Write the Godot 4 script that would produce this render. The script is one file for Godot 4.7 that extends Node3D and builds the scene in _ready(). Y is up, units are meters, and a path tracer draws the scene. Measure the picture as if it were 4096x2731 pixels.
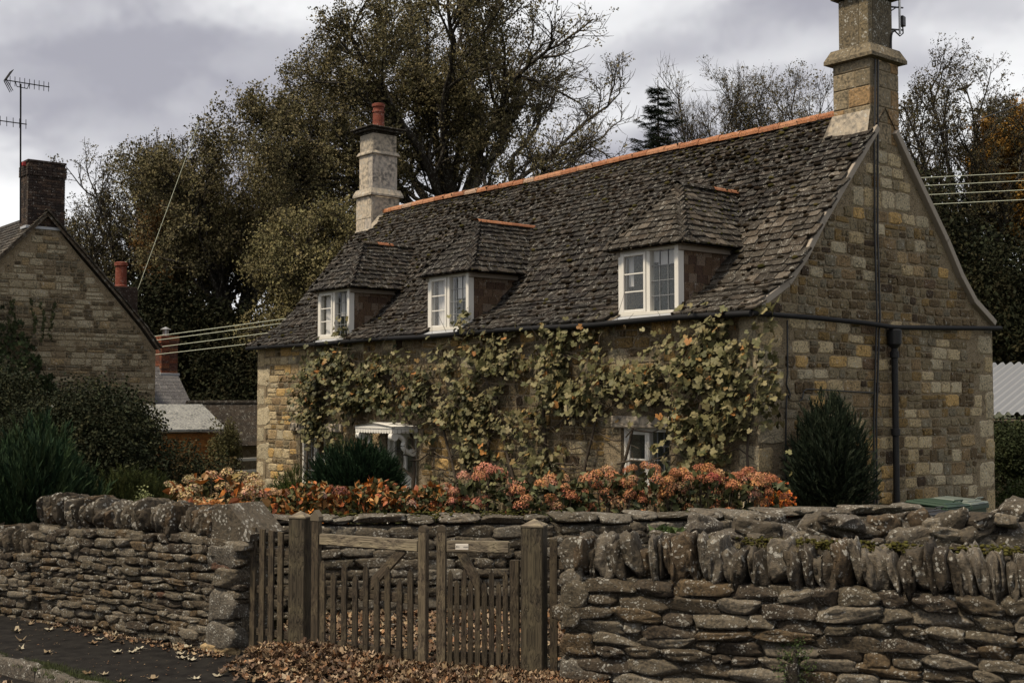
extends Node3D
# A stone cottage behind dry stone walls and a timber gate under an overcast autumn sky.
# House axes: x runs along the front of the cottage (0 = front right corner), z points out of the front, y is up.

const EYE := Vector3(11.52, 2.7, 14.03)
var rng := RandomNumberGenerator.new()
var noise := FastNoiseLite.new()
var M := {}
var TEX := {}
var taken := {}

func _ready():
	rng.seed = 4711
	camera_and_light()
	make_textures()
	make_materials()
	make_shared_meshes()
	build_ground()
	build_cottage()
	build_vine()
	build_left_cottage()
	build_outbuildings()
	build_walls()
	build_gate()
	build_trees()
	build_garden()
	build_small_things()
	build_leaves()

func camera_and_light():
	var cam := Camera3D.new()
	cam.name = "camera"
	add_child(cam)
	cam.position = EYE
	cam.rotation = Vector3(deg_to_rad(2.78), deg_to_rad(50.7), 0)
	cam.fov = 31.1
	cam.near = 0.1
	cam.far = 900.0
	cam.current = true
	var env := Environment.new()
	env.background_mode = Environment.BG_SKY
	env.sky = Sky.new()
	env.sky.sky_material = make_sky()
	env.background_energy_multiplier = 1.0
	env.tonemap_mode = Environment.TONE_MAPPER_LINEAR
	env.tonemap_exposure = 1.5
	env.sdfgi_enabled = true
	env.ssao_enabled = true
	env.ssil_enabled = true
	var we := WorldEnvironment.new()
	we.name = "world_environment"
	we.environment = env
	add_child(we)
	var sun := DirectionalLight3D.new()
	sun.name = "sun"
	add_child(sun)
	sun.light_energy = 1.1
	sun.light_color = Color(1.0, 0.94, 0.84)
	sun.light_angular_distance = 9.0
	sun.shadow_enabled = true
	sun.look_at_from_position(Vector3(-0.3, 8.6, 5.2), Vector3.ZERO)

func make_sky() -> PanoramaSkyMaterial:
	var w := 2048
	var h := 1024
	var a := FastNoiseLite.new()
	a.seed = 21
	a.noise_type = FastNoiseLite.TYPE_SIMPLEX_SMOOTH
	a.fractal_octaves = 5
	a.fractal_gain = 0.5
	a.frequency = 0.62
	a.domain_warp_enabled = true
	a.domain_warp_amplitude = 0.5
	a.domain_warp_frequency = 0.7
	var b := FastNoiseLite.new()
	b.seed = 5
	b.fractal_octaves = 3
	b.frequency = 2.2
	var dark := Color(0.275, 0.275, 0.315)
	var pale := Color(0.70, 0.704, 0.706)
	var data := PackedByteArray()
	data.resize(w * h * 3)
	var at := 0
	for j in h:
		var el := PI / 2.0 - PI * (j + 0.5) / h
		if el < -0.02:
			for i in w:
				data[at] = 105
				data[at + 1] = 103
				data[at + 2] = 100
				at += 3
			continue
		var y := sin(el)
		var ce := cos(el)
		var k := 1.0 / (maxf(y, 0.0) + 0.22)
		for i in w:
			var az := TAU * ((i + 0.5) / w - 0.5)
			var x := sin(az) * ce * k
			var z := -cos(az) * ce * k
			var t := a.get_noise_2d(x, z) * 1.05
			t += b.get_noise_2d(x, z) * 0.30
			t = clampf(0.62 + t, 0.0, 1.0)
			t = t * t * (3.0 - 2.0 * t)
			var c := dark.lerp(pale, t).linear_to_srgb()
			data[at] = int(c.r * 255.0)
			data[at + 1] = int(c.g * 255.0)
			data[at + 2] = int(c.b * 255.0)
			at += 3
	var im := Image.create_from_data(w, h, false, Image.FORMAT_RGB8, data)
	var m := PanoramaSkyMaterial.new()
	m.panorama = ImageTexture.create_from_image(im)
	return m

# ------------------------------------------------------------------ naming and placing

func numbered(called: String) -> String:
	var n: int = taken.get(called, 0)
	taken[called] = n + 1
	return called if n == 0 else "%s_%03d" % [called, n]

func thing(called: String, label: String, category: String, at := Vector3.ZERO, group := "") -> Node3D:
	var o := Node3D.new()
	o.name = numbered(called)
	add_child(o)
	o.position = at
	tag(o, label, category, group)
	return o

func tag(o: Node, label: String, category: String, group := ""):
	o.set_meta("label", label)
	o.set_meta("category", category)
	if group != "":
		o.set_meta("group", group)

func part(called: String, mesh: Mesh, m: Material, parent: Node, t := Transform3D()) -> MeshInstance3D:
	var o := MeshInstance3D.new()
	o.name = called
	o.mesh = mesh
	o.material_override = m
	o.transform = t
	parent.add_child(o, true)
	return o

func holder(called: String, parent: Node) -> Node3D:
	var o := Node3D.new()
	o.name = called
	parent.add_child(o, true)
	return o

func solid(called: String, label: String, category: String, mesh: Mesh, m: Material, t := Transform3D(), group := "") -> MeshInstance3D:
	var o := part(numbered(called), mesh, m, self, t)
	tag(o, label, category, group)
	return o

func structure(called: String, mesh: Mesh, m: Material) -> MeshInstance3D:
	var o := part(called, mesh, m, self)
	o.set_meta("kind", "structure")
	return o

# scatter: many copies of one small mesh as one object
func scatter(called: String, mesh: Mesh, m: Material, parent: Node, places: Array, tints: PackedColorArray) -> MultiMeshInstance3D:
	var mm := MultiMesh.new()
	mm.transform_format = MultiMesh.TRANSFORM_3D
	mm.use_colors = true
	mm.mesh = mesh
	mm.instance_count = places.size()
	for i in places.size():
		mm.set_instance_transform(i, places[i])
		mm.set_instance_color(i, tints[i])
	var o := MultiMeshInstance3D.new()
	o.name = called
	o.multimesh = mm
	o.material_override = m
	o.set_meta("kind", "stuff")
	parent.add_child(o, true)
	return o

func r(a: float, b: float) -> float:
	return rng.randf_range(a, b)

func pick(a: Array):
	return a[rng.randi() % a.size()]

func dirv() -> Vector3:
	var z := r(-1, 1)
	var p := r(0, TAU)
	var q := sqrt(maxf(0.0, 1.0 - z * z))
	return Vector3(q * cos(p), z, q * sin(p))

func frame(x: Vector3, y: Vector3, z: Vector3, at: Vector3) -> Transform3D:
	return Transform3D(Basis(x, y, z), at)

func aim(d: Vector3, roll: float, s: float, at: Vector3) -> Transform3D:
	# local y along d
	var y := d.normalized()
	var ref := Vector3.UP if absf(y.y) < 0.93 else Vector3.RIGHT
	var x := ref.cross(y).normalized()
	var z := x.cross(y)
	return Transform3D(Basis(x, y, z).rotated(y, roll).scaled(Vector3.ONE * s), at)

func vary(c: Color, amount: float) -> Color:
	var k := 1.0 + r(-amount, amount)
	return Color(c.r * k * (1.0 + r(-0.06, 0.06)), c.g * k, c.b * k * (1.0 + r(-0.08, 0.08)))

# ------------------------------------------------------------------ mesh building

class MB:
	var v := PackedVector3Array()
	var n := PackedVector3Array()
	var c := PackedColorArray()
	var u := PackedVector2Array()
	var ix := PackedInt32Array()
	var col := Color.WHITE

	func push(p: Vector3, nn: Vector3, uv := Vector2.ZERO) -> int:
		v.append(p)
		n.append(nn)
		c.append(col)
		u.append(uv)
		return v.size() - 1

	func tri(a: Vector3, b: Vector3, d: Vector3):
		var nn := (d - a).cross(b - a).normalized()
		var i := push(a, nn)
		push(b, nn)
		push(d, nn)
		ix.append_array(PackedInt32Array([i, i + 1, i + 2]))

	func quad(a: Vector3, b: Vector3, d: Vector3, e: Vector3, uva := Vector2.ZERO, uvb := Vector2.ZERO, uvd := Vector2.ZERO, uve := Vector2.ZERO):
		var nn := (d - a).cross(b - a).normalized()
		var i := push(a, nn, uva)
		push(b, nn, uvb)
		push(d, nn, uvd)
		push(e, nn, uve)
		ix.append_array(PackedInt32Array([i, i + 1, i + 2, i, i + 2, i + 3]))

	# a convex face turned away from the point it encloses
	func face(pts: Array, inside: Vector3, uvs := []):
		var a: Vector3 = pts[0]
		var b: Vector3 = pts[1]
		var d: Vector3 = pts[2]
		var nn := (d - a).cross(b - a)
		if nn.length_squared() < 1e-14 and pts.size() > 3:
			nn = (pts[3] - a).cross(d - a)
		nn = nn.normalized()
		var mid := Vector3.ZERO
		for p in pts:
			mid += p
		mid /= pts.size()
		var flip := nn.dot(mid - inside) < 0.0
		if flip:
			nn = -nn
		var i := v.size()
		for k in pts.size():
			push(pts[k], nn, uvs[k] if uvs.size() else Vector2.ZERO)
		for k in range(1, pts.size() - 1):
			if flip:
				ix.append_array(PackedInt32Array([i, i + k + 1, i + k]))
			else:
				ix.append_array(PackedInt32Array([i, i + k, i + k + 1]))

	func box(t: Transform3D, s: Vector3, off := Vector2.ZERO):
		cbox(t, s, 0.0, off)

	# a box with chamfered edges; the texture runs along its longest side
	func cbox(t: Transform3D, s: Vector3, ch: float, off := Vector2.ZERO):
		var h := s / 2.0
		var long := s.max_axis_index()
		var a1 := (long + 1) % 3
		var a2 := (long + 2) % 3
		var P := func(k: int, sg: Vector3) -> Array:
			var p := Vector3(sg.x * (h.x - ch), sg.y * (h.y - ch), sg.z * (h.z - ch))
			p[k] = sg[k] * h[k]
			return [t * p, Vector2(p[long], p[a1] + p[a2] + 0.31 * sg[a1] * float(k == a1)) + off]
		var o := t.origin
		for k in 3:
			for sk in [-1.0, 1.0]:
				var pts := []
				var uvs := []
				for q in [[-1.0, -1.0], [1.0, -1.0], [1.0, 1.0], [-1.0, 1.0]]:
					var sg := Vector3.ZERO
					sg[k] = sk
					sg[(k + 1) % 3] = q[0]
					sg[(k + 2) % 3] = q[1]
					var e: Array = P.call(k, sg)
					pts.append(e[0])
					uvs.append(e[1])
				face(pts, o, uvs)
		if ch <= 0.0:
			return
		for k in 3:
			var l := (k + 1) % 3
			var m := (k + 2) % 3
			for sk in [-1.0, 1.0]:
				for sl in [-1.0, 1.0]:
					var s1 := Vector3.ZERO
					s1[k] = sk
					s1[l] = sl
					s1[m] = -1.0
					var s2 := s1
					s2[m] = 1.0
					var e := [P.call(k, s1), P.call(k, s2), P.call(l, s2), P.call(l, s1)]
					face([e[0][0], e[1][0], e[2][0], e[3][0]], o, [e[0][1], e[1][1], e[2][1], e[3][1]])
		for sx in [-1.0, 1.0]:
			for sy in [-1.0, 1.0]:
				for sz in [-1.0, 1.0]:
					var sg := Vector3(sx, sy, sz)
					var e := [P.call(0, sg), P.call(1, sg), P.call(2, sg)]
					face([e[0][0], e[1][0], e[2][0]], o, [e[0][1], e[1][1], e[2][1]])

	func tube(pts: PackedVector3Array, rad: PackedFloat32Array, sides: int, cap := false):
		var m := pts.size()
		var base := v.size()
		var ref := Vector3.UP
		if absf((pts[1] - pts[0]).normalized().y) > 0.9:
			ref = Vector3.RIGHT
		var along := 0.0
		for i in m:
			var d: Vector3 = (pts[mini(i + 1, m - 1)] - pts[maxi(i - 1, 0)]).normalized()
			var x := ref.cross(d).normalized()
			if x.length_squared() < 0.5:
				x = Vector3.FORWARD.cross(d).normalized()
			var y := d.cross(x)
			ref = d.cross(x).cross(d) if false else ref
			if i > 0:
				along += (pts[i] - pts[i - 1]).length()
			for k in sides:
				var an := TAU * k / sides
				var nn := x * cos(an) + y * sin(an)
				push(pts[i] + nn * rad[i], nn, Vector2(along, float(k) / sides))
		for i in m - 1:
			for k in sides:
				var a := base + i * sides + k
				var b := base + i * sides + (k + 1) % sides
				ix.append_array(PackedInt32Array([a, a + sides, b, b, a + sides, b + sides]))
		if cap:
			for e in [0, m - 1]:
				var d: Vector3 = (pts[1] - pts[0]).normalized() if e == 0 else (pts[m - 1] - pts[m - 2]).normalized()
				var ring := []
				for k in sides:
					ring.append(v[base + e * sides + k])
				face(ring, pts[e] - (d if e else -d))

	# a profile of (radius, height) turned about the y axis
	func lathe(t: Transform3D, prof: Array, sides: int):
		for i in prof.size() - 1:
			var p: Vector2 = prof[i]
			var q: Vector2 = prof[i + 1]
			var nn2 := Vector2(q.y - p.y, p.x - q.x).normalized()
			for k in sides:
				var a0 := TAU * k / sides
				var a1 := TAU * (k + 1) / sides
				var d0 := Vector3(cos(a0), 0, sin(a0))
				var d1 := Vector3(cos(a1), 0, sin(a1))
				var i0 := push(t * (d0 * p.x + Vector3.UP * p.y), t.basis * (d0 * nn2.x + Vector3.UP * nn2.y))
				push(t * (d1 * p.x + Vector3.UP * p.y), t.basis * (d1 * nn2.x + Vector3.UP * nn2.y))
				push(t * (d1 * q.x + Vector3.UP * q.y), t.basis * (d1 * nn2.x + Vector3.UP * nn2.y))
				push(t * (d0 * q.x + Vector3.UP * q.y), t.basis * (d0 * nn2.x + Vector3.UP * nn2.y))
				ix.append_array(PackedInt32Array([i0, i0 + 1, i0 + 2, i0, i0 + 2, i0 + 3]))

	# an outline in the plane of t's x and y, thickened along its z from z0 to z1 (convex, or fanned safely from its first point)
	func slab(t: Transform3D, outline: PackedVector2Array, z0: float, z1: float):
		var idx := Geometry2D.triangulate_polygon(outline)
		var mid := Vector2.ZERO
		for p in outline:
			mid += p
		mid /= outline.size()
		var inside := Vector3(mid.x, mid.y, (z0 + z1) / 2.0)
		for k in range(0, idx.size(), 3):
			for z in [z0, z1]:
				var tr := []
				for j in 3:
					tr.append(t * Vector3(outline[idx[k + j]].x, outline[idx[k + j]].y, z))
				face(tr, t * Vector3((outline[idx[k]].x + outline[idx[k + 1]].x) / 2.0, (outline[idx[k]].y + outline[idx[k + 1]].y) / 2.0, inside.z))
		var ccw := not Geometry2D.is_polygon_clockwise(outline)
		for k in outline.size():
			var p := outline[k]
			var q := outline[(k + 1) % outline.size()]
			var out := Vector2(q.y - p.y, p.x - q.x) * (1.0 if ccw else -1.0)
			var m := (p + q) / 2.0 - out.normalized() * 0.05
			face([t * Vector3(p.x, p.y, z0), t * Vector3(q.x, q.y, z0), t * Vector3(q.x, q.y, z1), t * Vector3(p.x, p.y, z1)], t * Vector3(m.x, m.y, inside.z))

	func append(other: MB, t: Transform3D, tint: Color):
		var base := v.size()
		var nb := t.basis.inverse().transposed()
		for i in other.v.size():
			v.append(t * other.v[i])
			n.append((nb * other.n[i]).normalized())
			c.append(tint)
			u.append(other.u[i])
		for i in other.ix.size():
			ix.append(base + other.ix[i])

	func mesh() -> ArrayMesh:
		var a := []
		a.resize(Mesh.ARRAY_MAX)
		a[Mesh.ARRAY_VERTEX] = v
		a[Mesh.ARRAY_NORMAL] = n
		a[Mesh.ARRAY_COLOR] = c
		a[Mesh.ARRAY_TEX_UV] = u
		a[Mesh.ARRAY_INDEX] = ix
		var m := ArrayMesh.new()
		m.add_surface_from_arrays(Mesh.PRIMITIVE_TRIANGLES, a)
		return m

# a rough stone inside the unit cube: a rounded box with noise and a few flat breaks
func rock(sd: int, k: int, power: float, rough: float, cuts: int, lo := 0.82, hi := 1.15) -> MB:
	var g := RandomNumberGenerator.new()
	g.seed = sd
	var planes := []
	for i in cuts:
		var d := Vector3(g.randf_range(-1, 1), g.randf_range(-1, 1), g.randf_range(-1, 1)).normalized()
		planes.append([d, g.randf_range(lo, hi)])
	var ids := {}
	var pos := PackedVector3Array()
	var tris := PackedInt32Array()
	for ax in 3:
		for sg in [-1.0, 1.0]:
			var grid := []
			for j in k + 1:
				for i in k + 1:
					var p := Vector3.ZERO
					p[ax] = sg
					p[(ax + 1) % 3] = 2.0 * i / k - 1.0
					p[(ax + 2) % 3] = 2.0 * j / k - 1.0
					var key := Vector3i((p * 60.0).round())
					if not ids.has(key):
						ids[key] = pos.size()
						var l := pow(pow(absf(p.x), power) + pow(absf(p.y), power) + pow(absf(p.z), power), 1.0 / power)
						var q := p / l
						q *= 1.0 + rough * noise.get_noise_3d(q.x * 60.0 + sd * 37.0, q.y * 60.0, q.z * 60.0) + rough * 0.6 * noise.get_noise_3d(q.x * 190.0 + sd * 11.0, q.y * 190.0, q.z * 190.0)
						for pl in planes:
							var over: float = q.dot(pl[0]) - pl[1]
							if over > 0.0:
								q -= pl[0] * over * 0.9
						pos.append(q * 0.5)
					grid.append(ids[key])
			for j in k:
				for i in k:
					var a: int = grid[j * (k + 1) + i]
					var b: int = grid[j * (k + 1) + i + 1]
					var d: int = grid[(j + 1) * (k + 1) + i + 1]
					var e: int = grid[(j + 1) * (k + 1) + i]
					if sg > 0.0:
						tris.append_array(PackedInt32Array([a, d, b, a, e, d]))
					else:
						tris.append_array(PackedInt32Array([a, b, d, a, d, e]))
	var nor := PackedVector3Array()
	nor.resize(pos.size())
	for i in range(0, tris.size(), 3):
		var nn := (pos[tris[i + 2]] - pos[tris[i]]).cross(pos[tris[i + 1]] - pos[tris[i]])
		for j in 3:
			nor[tris[i + j]] += nn
	var m := MB.new()
	for i in pos.size():
		m.push(pos[i], nor[i].normalized())
	m.ix = tris
	return m

# the face of a bedded stone: a rounded rectangle in the unit square, standing out along z
func pillow(sd: int, corner: float, jag: float) -> MB:
	var g := RandomNumberGenerator.new()
	g.seed = sd
	var ring := []
	for q in [[1, 1], [-1, 1], [-1, -1], [1, -1]]:
		var cc: float = corner * g.randf_range(0.5, 1.6)
		var cx: float = q[0] * 0.5
		var cy: float = q[1] * 0.5
		var a := Vector2(cx, cy - q[1] * cc)
		var b := Vector2(cx - q[0] * cc * 0.35, cy - q[1] * cc * 0.35)
		var d := Vector2(cx - q[0] * cc, cy)
		ring.append_array([a, b, d] if q[0] * q[1] > 0 else [d, b, a])
		var w := Vector2(0.0, cy * (1.0 + g.randf_range(-jag, jag * 0.3))) if q[0] * q[1] > 0 else Vector2(cx * (1.0 + g.randf_range(-jag, jag * 0.3)), 0.0)
		ring.append(w)
	var m := MB.new()
	var outer := []
	var inner := []
	for p in ring:
		var pp: Vector2 = p + Vector2(g.randf_range(-jag, jag), g.randf_range(-jag, jag)) * 0.35
		outer.append(Vector3(pp.x, pp.y, 0))
		inner.append(Vector3(pp.x * 0.9, pp.y * 0.86, 0.75 + g.randf_range(-0.2, 0.25)))
	var mid := Vector3(g.randf_range(-0.1, 0.1), g.randf_range(-0.1, 0.1), 1.0)
	for i in outer.size():
		var j := (i + 1) % outer.size()
		m.face([outer[i], outer[j], inner[j], inner[i]], Vector3(0, 0, 0.2))
		m.face([inner[i], inner[j], mid], Vector3(0, 0, -2))
	return m

# ------------------------------------------------------------------ textures and materials

func noise_bytes(size: int, sd: int, freq: float, octaves: int, type := FastNoiseLite.TYPE_SIMPLEX_SMOOTH, cell := -1) -> PackedByteArray:
	var f := FastNoiseLite.new()
	f.seed = sd
	f.noise_type = type
	f.frequency = freq
	f.fractal_octaves = octaves
	if cell >= 0:
		f.cellular_return_type = cell
		f.fractal_type = FastNoiseLite.FRACTAL_NONE
		f.domain_warp_enabled = true
		f.domain_warp_amplitude = 12.0
		f.domain_warp_frequency = freq * 1.5
	var im := f.get_seamless_image(size, size, false, false, 0.12, true)
	im.convert(Image.FORMAT_L8)
	return im.get_data()

func image_rgb(size: int, d: PackedByteArray) -> ImageTexture:
	var im := Image.create_from_data(size, size, false, Image.FORMAT_RGB8, d)
	return ImageTexture.create_from_image(im)

func image_l(size: int, d: PackedByteArray) -> ImageTexture:
	var im := Image.create_from_data(size, size, false, Image.FORMAT_L8, d)
	return ImageTexture.create_from_image(im)

# weathered stone: blotches, grain, pits, pale lichen rings and a little orange lichen, as multipliers of the stone's own colour
func stone_texture(sd: int, size: int, lichen: float, orange: float, algae: float):
	var big := noise_bytes(size, sd, 0.006, 3)
	var mid := noise_bytes(size, sd + 1, 0.025, 4)
	var fine := noise_bytes(size, sd + 2, 0.16, 3)
	var cells := noise_bytes(size, sd + 3, 0.035, 1, FastNoiseLite.TYPE_CELLULAR, FastNoiseLite.RETURN_DISTANCE)
	var tiny := noise_bytes(size, sd + 4, 0.11, 1, FastNoiseLite.TYPE_CELLULAR, FastNoiseLite.RETURN_DISTANCE)
	var col := PackedByteArray()
	var hei := PackedByteArray()
	var lic := PackedByteArray()
	lic.resize(size * size * 4)
	col.resize(size * size * 3)
	hei.resize(size * size)
	for i in size * size:
		var b := big[i] / 255.0
		var m := mid[i] / 255.0
		var f := fine[i] / 255.0
		var ce := cells[i] / 255.0
		var t := tiny[i] / 255.0
		var k := 0.17 + 0.44 * m * (0.5 + m) + 0.26 * (f - 0.5) + 0.30 * (b - 0.5)
		k = maxf(k, 0.05)
		var al := clampf((b * 0.55 + m * 0.65 - 0.62) * 5.0, 0.0, 1.0) * algae
		k *= 1.0 - 0.55 * al
		var pr := k * (1.0 + 0.10 * (m - 0.5))
		var pg := k
		var pb := k * (1.0 - 0.16 * (m - 0.5))
		var spot := clampf((lichen * 1.1 - ce + 0.9 * (b - 0.58) + 0.20 * (f - 0.5)) * 12.0, 0.0, 1.0)
		var dot := clampf((lichen * 0.85 - t + 0.5 * (m - 0.55)) * 9.0, 0.0, 1.0) * smoothstep(0.42, 0.72, b)
		var l := maxf(spot, dot * 0.9)
		var lk := 0.30 + 0.22 * f
		var lr := lk
		var lg := lk * 0.97
		var lb := lk * 0.87
		var og := clampf((orange - (1.0 - b) - ce * 0.4) * 9.0, 0.0, 1.0)
		if og > 0.0:
			l = maxf(l, og)
			lr = lerpf(lr, 0.36, og)
			lg = lerpf(lg, 0.15, og)
			lb = lerpf(lb, 0.025, og)
		lic[i * 4] = int(clampf(pow(lr, 0.4545), 0.0, 1.0) * 255.0)
		lic[i * 4 + 1] = int(clampf(pow(lg, 0.4545), 0.0, 1.0) * 255.0)
		lic[i * 4 + 2] = int(clampf(pow(lb, 0.4545), 0.0, 1.0) * 255.0)
		lic[i * 4 + 3] = int(l * (0.5 + 0.35 * f) * 255.0)
		col[i * 3] = int(clampf(pow(pr, 0.4545), 0.0, 1.0) * 255.0)
		col[i * 3 + 1] = int(clampf(pow(pg, 0.4545), 0.0, 1.0) * 255.0)
		col[i * 3 + 2] = int(clampf(pow(pb, 0.4545), 0.0, 1.0) * 255.0)
		hei[i] = int(clampf(0.45 * m + 0.4 * f + 0.18 * b + 0.06 * l, 0.0, 1.0) * 255.0)
	var li := Image.create_from_data(size, size, false, Image.FORMAT_RGBA8, lic)
	return [image_rgb(size, col), image_l(size, hei), ImageTexture.create_from_image(li)]

func wood_texture(size: int):
	var fib := PackedByteArray()
	var a := FastNoiseLite.new()
	a.seed = 77
	a.fractal_octaves = 4
	a.frequency = 1.0
	var b := FastNoiseLite.new()
	b.seed = 78
	b.fractal_octaves = 2
	b.frequency = 1.0
	var col := PackedByteArray()
	var hei := PackedByteArray()
	col.resize(size * size * 3)
	hei.resize(size * size)
	for j in size:
		for i in size:
			var x := float(i) / size
			var y := float(j) / size
			# seamless along x by folding the ends together
			var wv := 0.5 - 0.5 * cos(TAU * x)
			var g := a.get_noise_2d(wv * 3.0, y * 46.0)
			var h := b.get_noise_2d(wv * 9.0 + 40.0, y * 150.0)
			var s := b.get_noise_2d(wv * 2.4 + 9.0, y * 5.0)
			var k := 0.5 + 0.34 * g + 0.22 * h + 0.3 * s
			var crack := clampf((absf(a.get_noise_2d(wv * 2.0 + 90.0, y * 17.0)) - 0.02) * 22.0, 0.0, 1.0)
			k = clampf(k, 0.08, 1.0) * (0.45 + 0.55 * crack)
			var green := clampf(0.5 + s * 1.4, 0.0, 1.0)
			var p := j * size + i
			col[p * 3] = int(clampf(pow(k * (0.97 - 0.02 * green), 0.4545), 0, 1) * 255.0)
			col[p * 3 + 1] = int(clampf(pow(k * (0.90 + 0.01 * green), 0.4545), 0, 1) * 255.0)
			col[p * 3 + 2] = int(clampf(pow(k * (0.80 - 0.04 * green), 0.4545), 0, 1) * 255.0)
			hei[p] = int(clampf((0.5 + 0.35 * g + 0.25 * h) * (0.3 + 0.7 * crack), 0, 1) * 255.0)
	return [image_rgb(size, col), image_l(size, hei)]

func asphalt_texture(size: int):
	var big := noise_bytes(size, 301, 0.008, 4)
	var fine := noise_bytes(size, 302, 0.35, 2)
	var grit := noise_bytes(size, 303, 0.16, 1, FastNoiseLite.TYPE_CELLULAR, FastNoiseLite.RETURN_DISTANCE)
	var col := PackedByteArray()
	var hei := PackedByteArray()
	col.resize(size * size * 3)
	hei.resize(size * size)
	for i in size * size:
		var b := big[i] / 255.0
		var f := fine[i] / 255.0
		var g := grit[i] / 255.0
		var k := 0.30 + 0.34 * (b - 0.35) + 0.34 * (f - 0.5)
		if g < 0.2:
			k += (0.2 - g) * 1.3
		k = clampf(k, 0.05, 1.0)
		col[i * 3] = int(pow(k, 0.4545) * 255.0)
		col[i * 3 + 1] = int(pow(k * 0.98, 0.4545) * 255.0)
		col[i * 3 + 2] = int(pow(k * (1.0 - 0.1 * b), 0.4545) * 255.0)
		hei[i] = int(clampf(0.6 * f + 0.4 * (1.0 - g), 0, 1) * 255.0)
	return [image_rgb(size, col), image_l(size, hei)]

func make_textures():
	TEX.rough = stone_texture(11, 1024, 0.135, 0.14, 0.9)
	TEX.house = stone_texture(51, 1024, 0.03, 0.0, 0.5)
	TEX.roof = stone_texture(91, 1024, 0.125, 0.05, 0.8)
	TEX.wood = wood_texture(512)
	TEX.asphalt = asphalt_texture(1024)

func textured(c: Color, tex, scale: float, relief: float, rough := 0.92, tri := true, gain := 2.0) -> StandardMaterial3D:
	# c is the mean real-world colour; the texture averages about half of full scale
	var m := StandardMaterial3D.new()
	var most := maxf(1.0, maxf(c.r, maxf(c.g, c.b)) * gain)
	m.albedo_color = Color(c.r * gain / most, c.g * gain / most, c.b * gain / most).linear_to_srgb()
	m.albedo_texture = tex[0]
	m.roughness = rough
	m.metallic_specular = 0.35
	if relief > 0.0:
		m.heightmap_enabled = true
		m.heightmap_texture = tex[1]
		m.heightmap_scale = relief
	if tex.size() > 2 and tri:
		m.detail_enabled = true
		m.detail_albedo = tex[2]
		m.detail_blend_mode = BaseMaterial3D.BLEND_MODE_MIX
		m.detail_uv_layer = BaseMaterial3D.DETAIL_UV_1
	if tri:
		m.uv1_triplanar = true
		m.uv1_world_triplanar = true
		m.uv1_triplanar_sharpness = 4.0
		m.uv1_scale = Vector3.ONE * scale
		m.uv1_offset = Vector3(r(0, 1), r(0, 1), r(0, 1))
	else:
		m.uv1_scale = Vector3(scale, scale, scale)
	return m

func plain(c: Color, rough := 0.7, spec := 0.5) -> StandardMaterial3D:
	var m := StandardMaterial3D.new()
	m.albedo_color = c.linear_to_srgb()
	m.roughness = rough
	m.metallic_specular = spec
	return m

func leafy(rough := 0.5, back := 0.3, spec := 0.5) -> StandardMaterial3D:
	var m := StandardMaterial3D.new()
	m.vertex_color_use_as_albedo = true
	m.albedo_color = Color.WHITE
	m.roughness = rough
	m.metallic_specular = spec
	if back > 0.0:
		m.backlight_enabled = true
		m.backlight = Color(back, back, back * 0.6)
	return m

func family(colors: Array, tex, scale: float, relief: float, rough := 0.92, gain := 2.2) -> Array:
	var out := []
	for c in colors:
		out.append(textured(c, tex, scale, relief, rough, true, gain))
	return out

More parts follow.
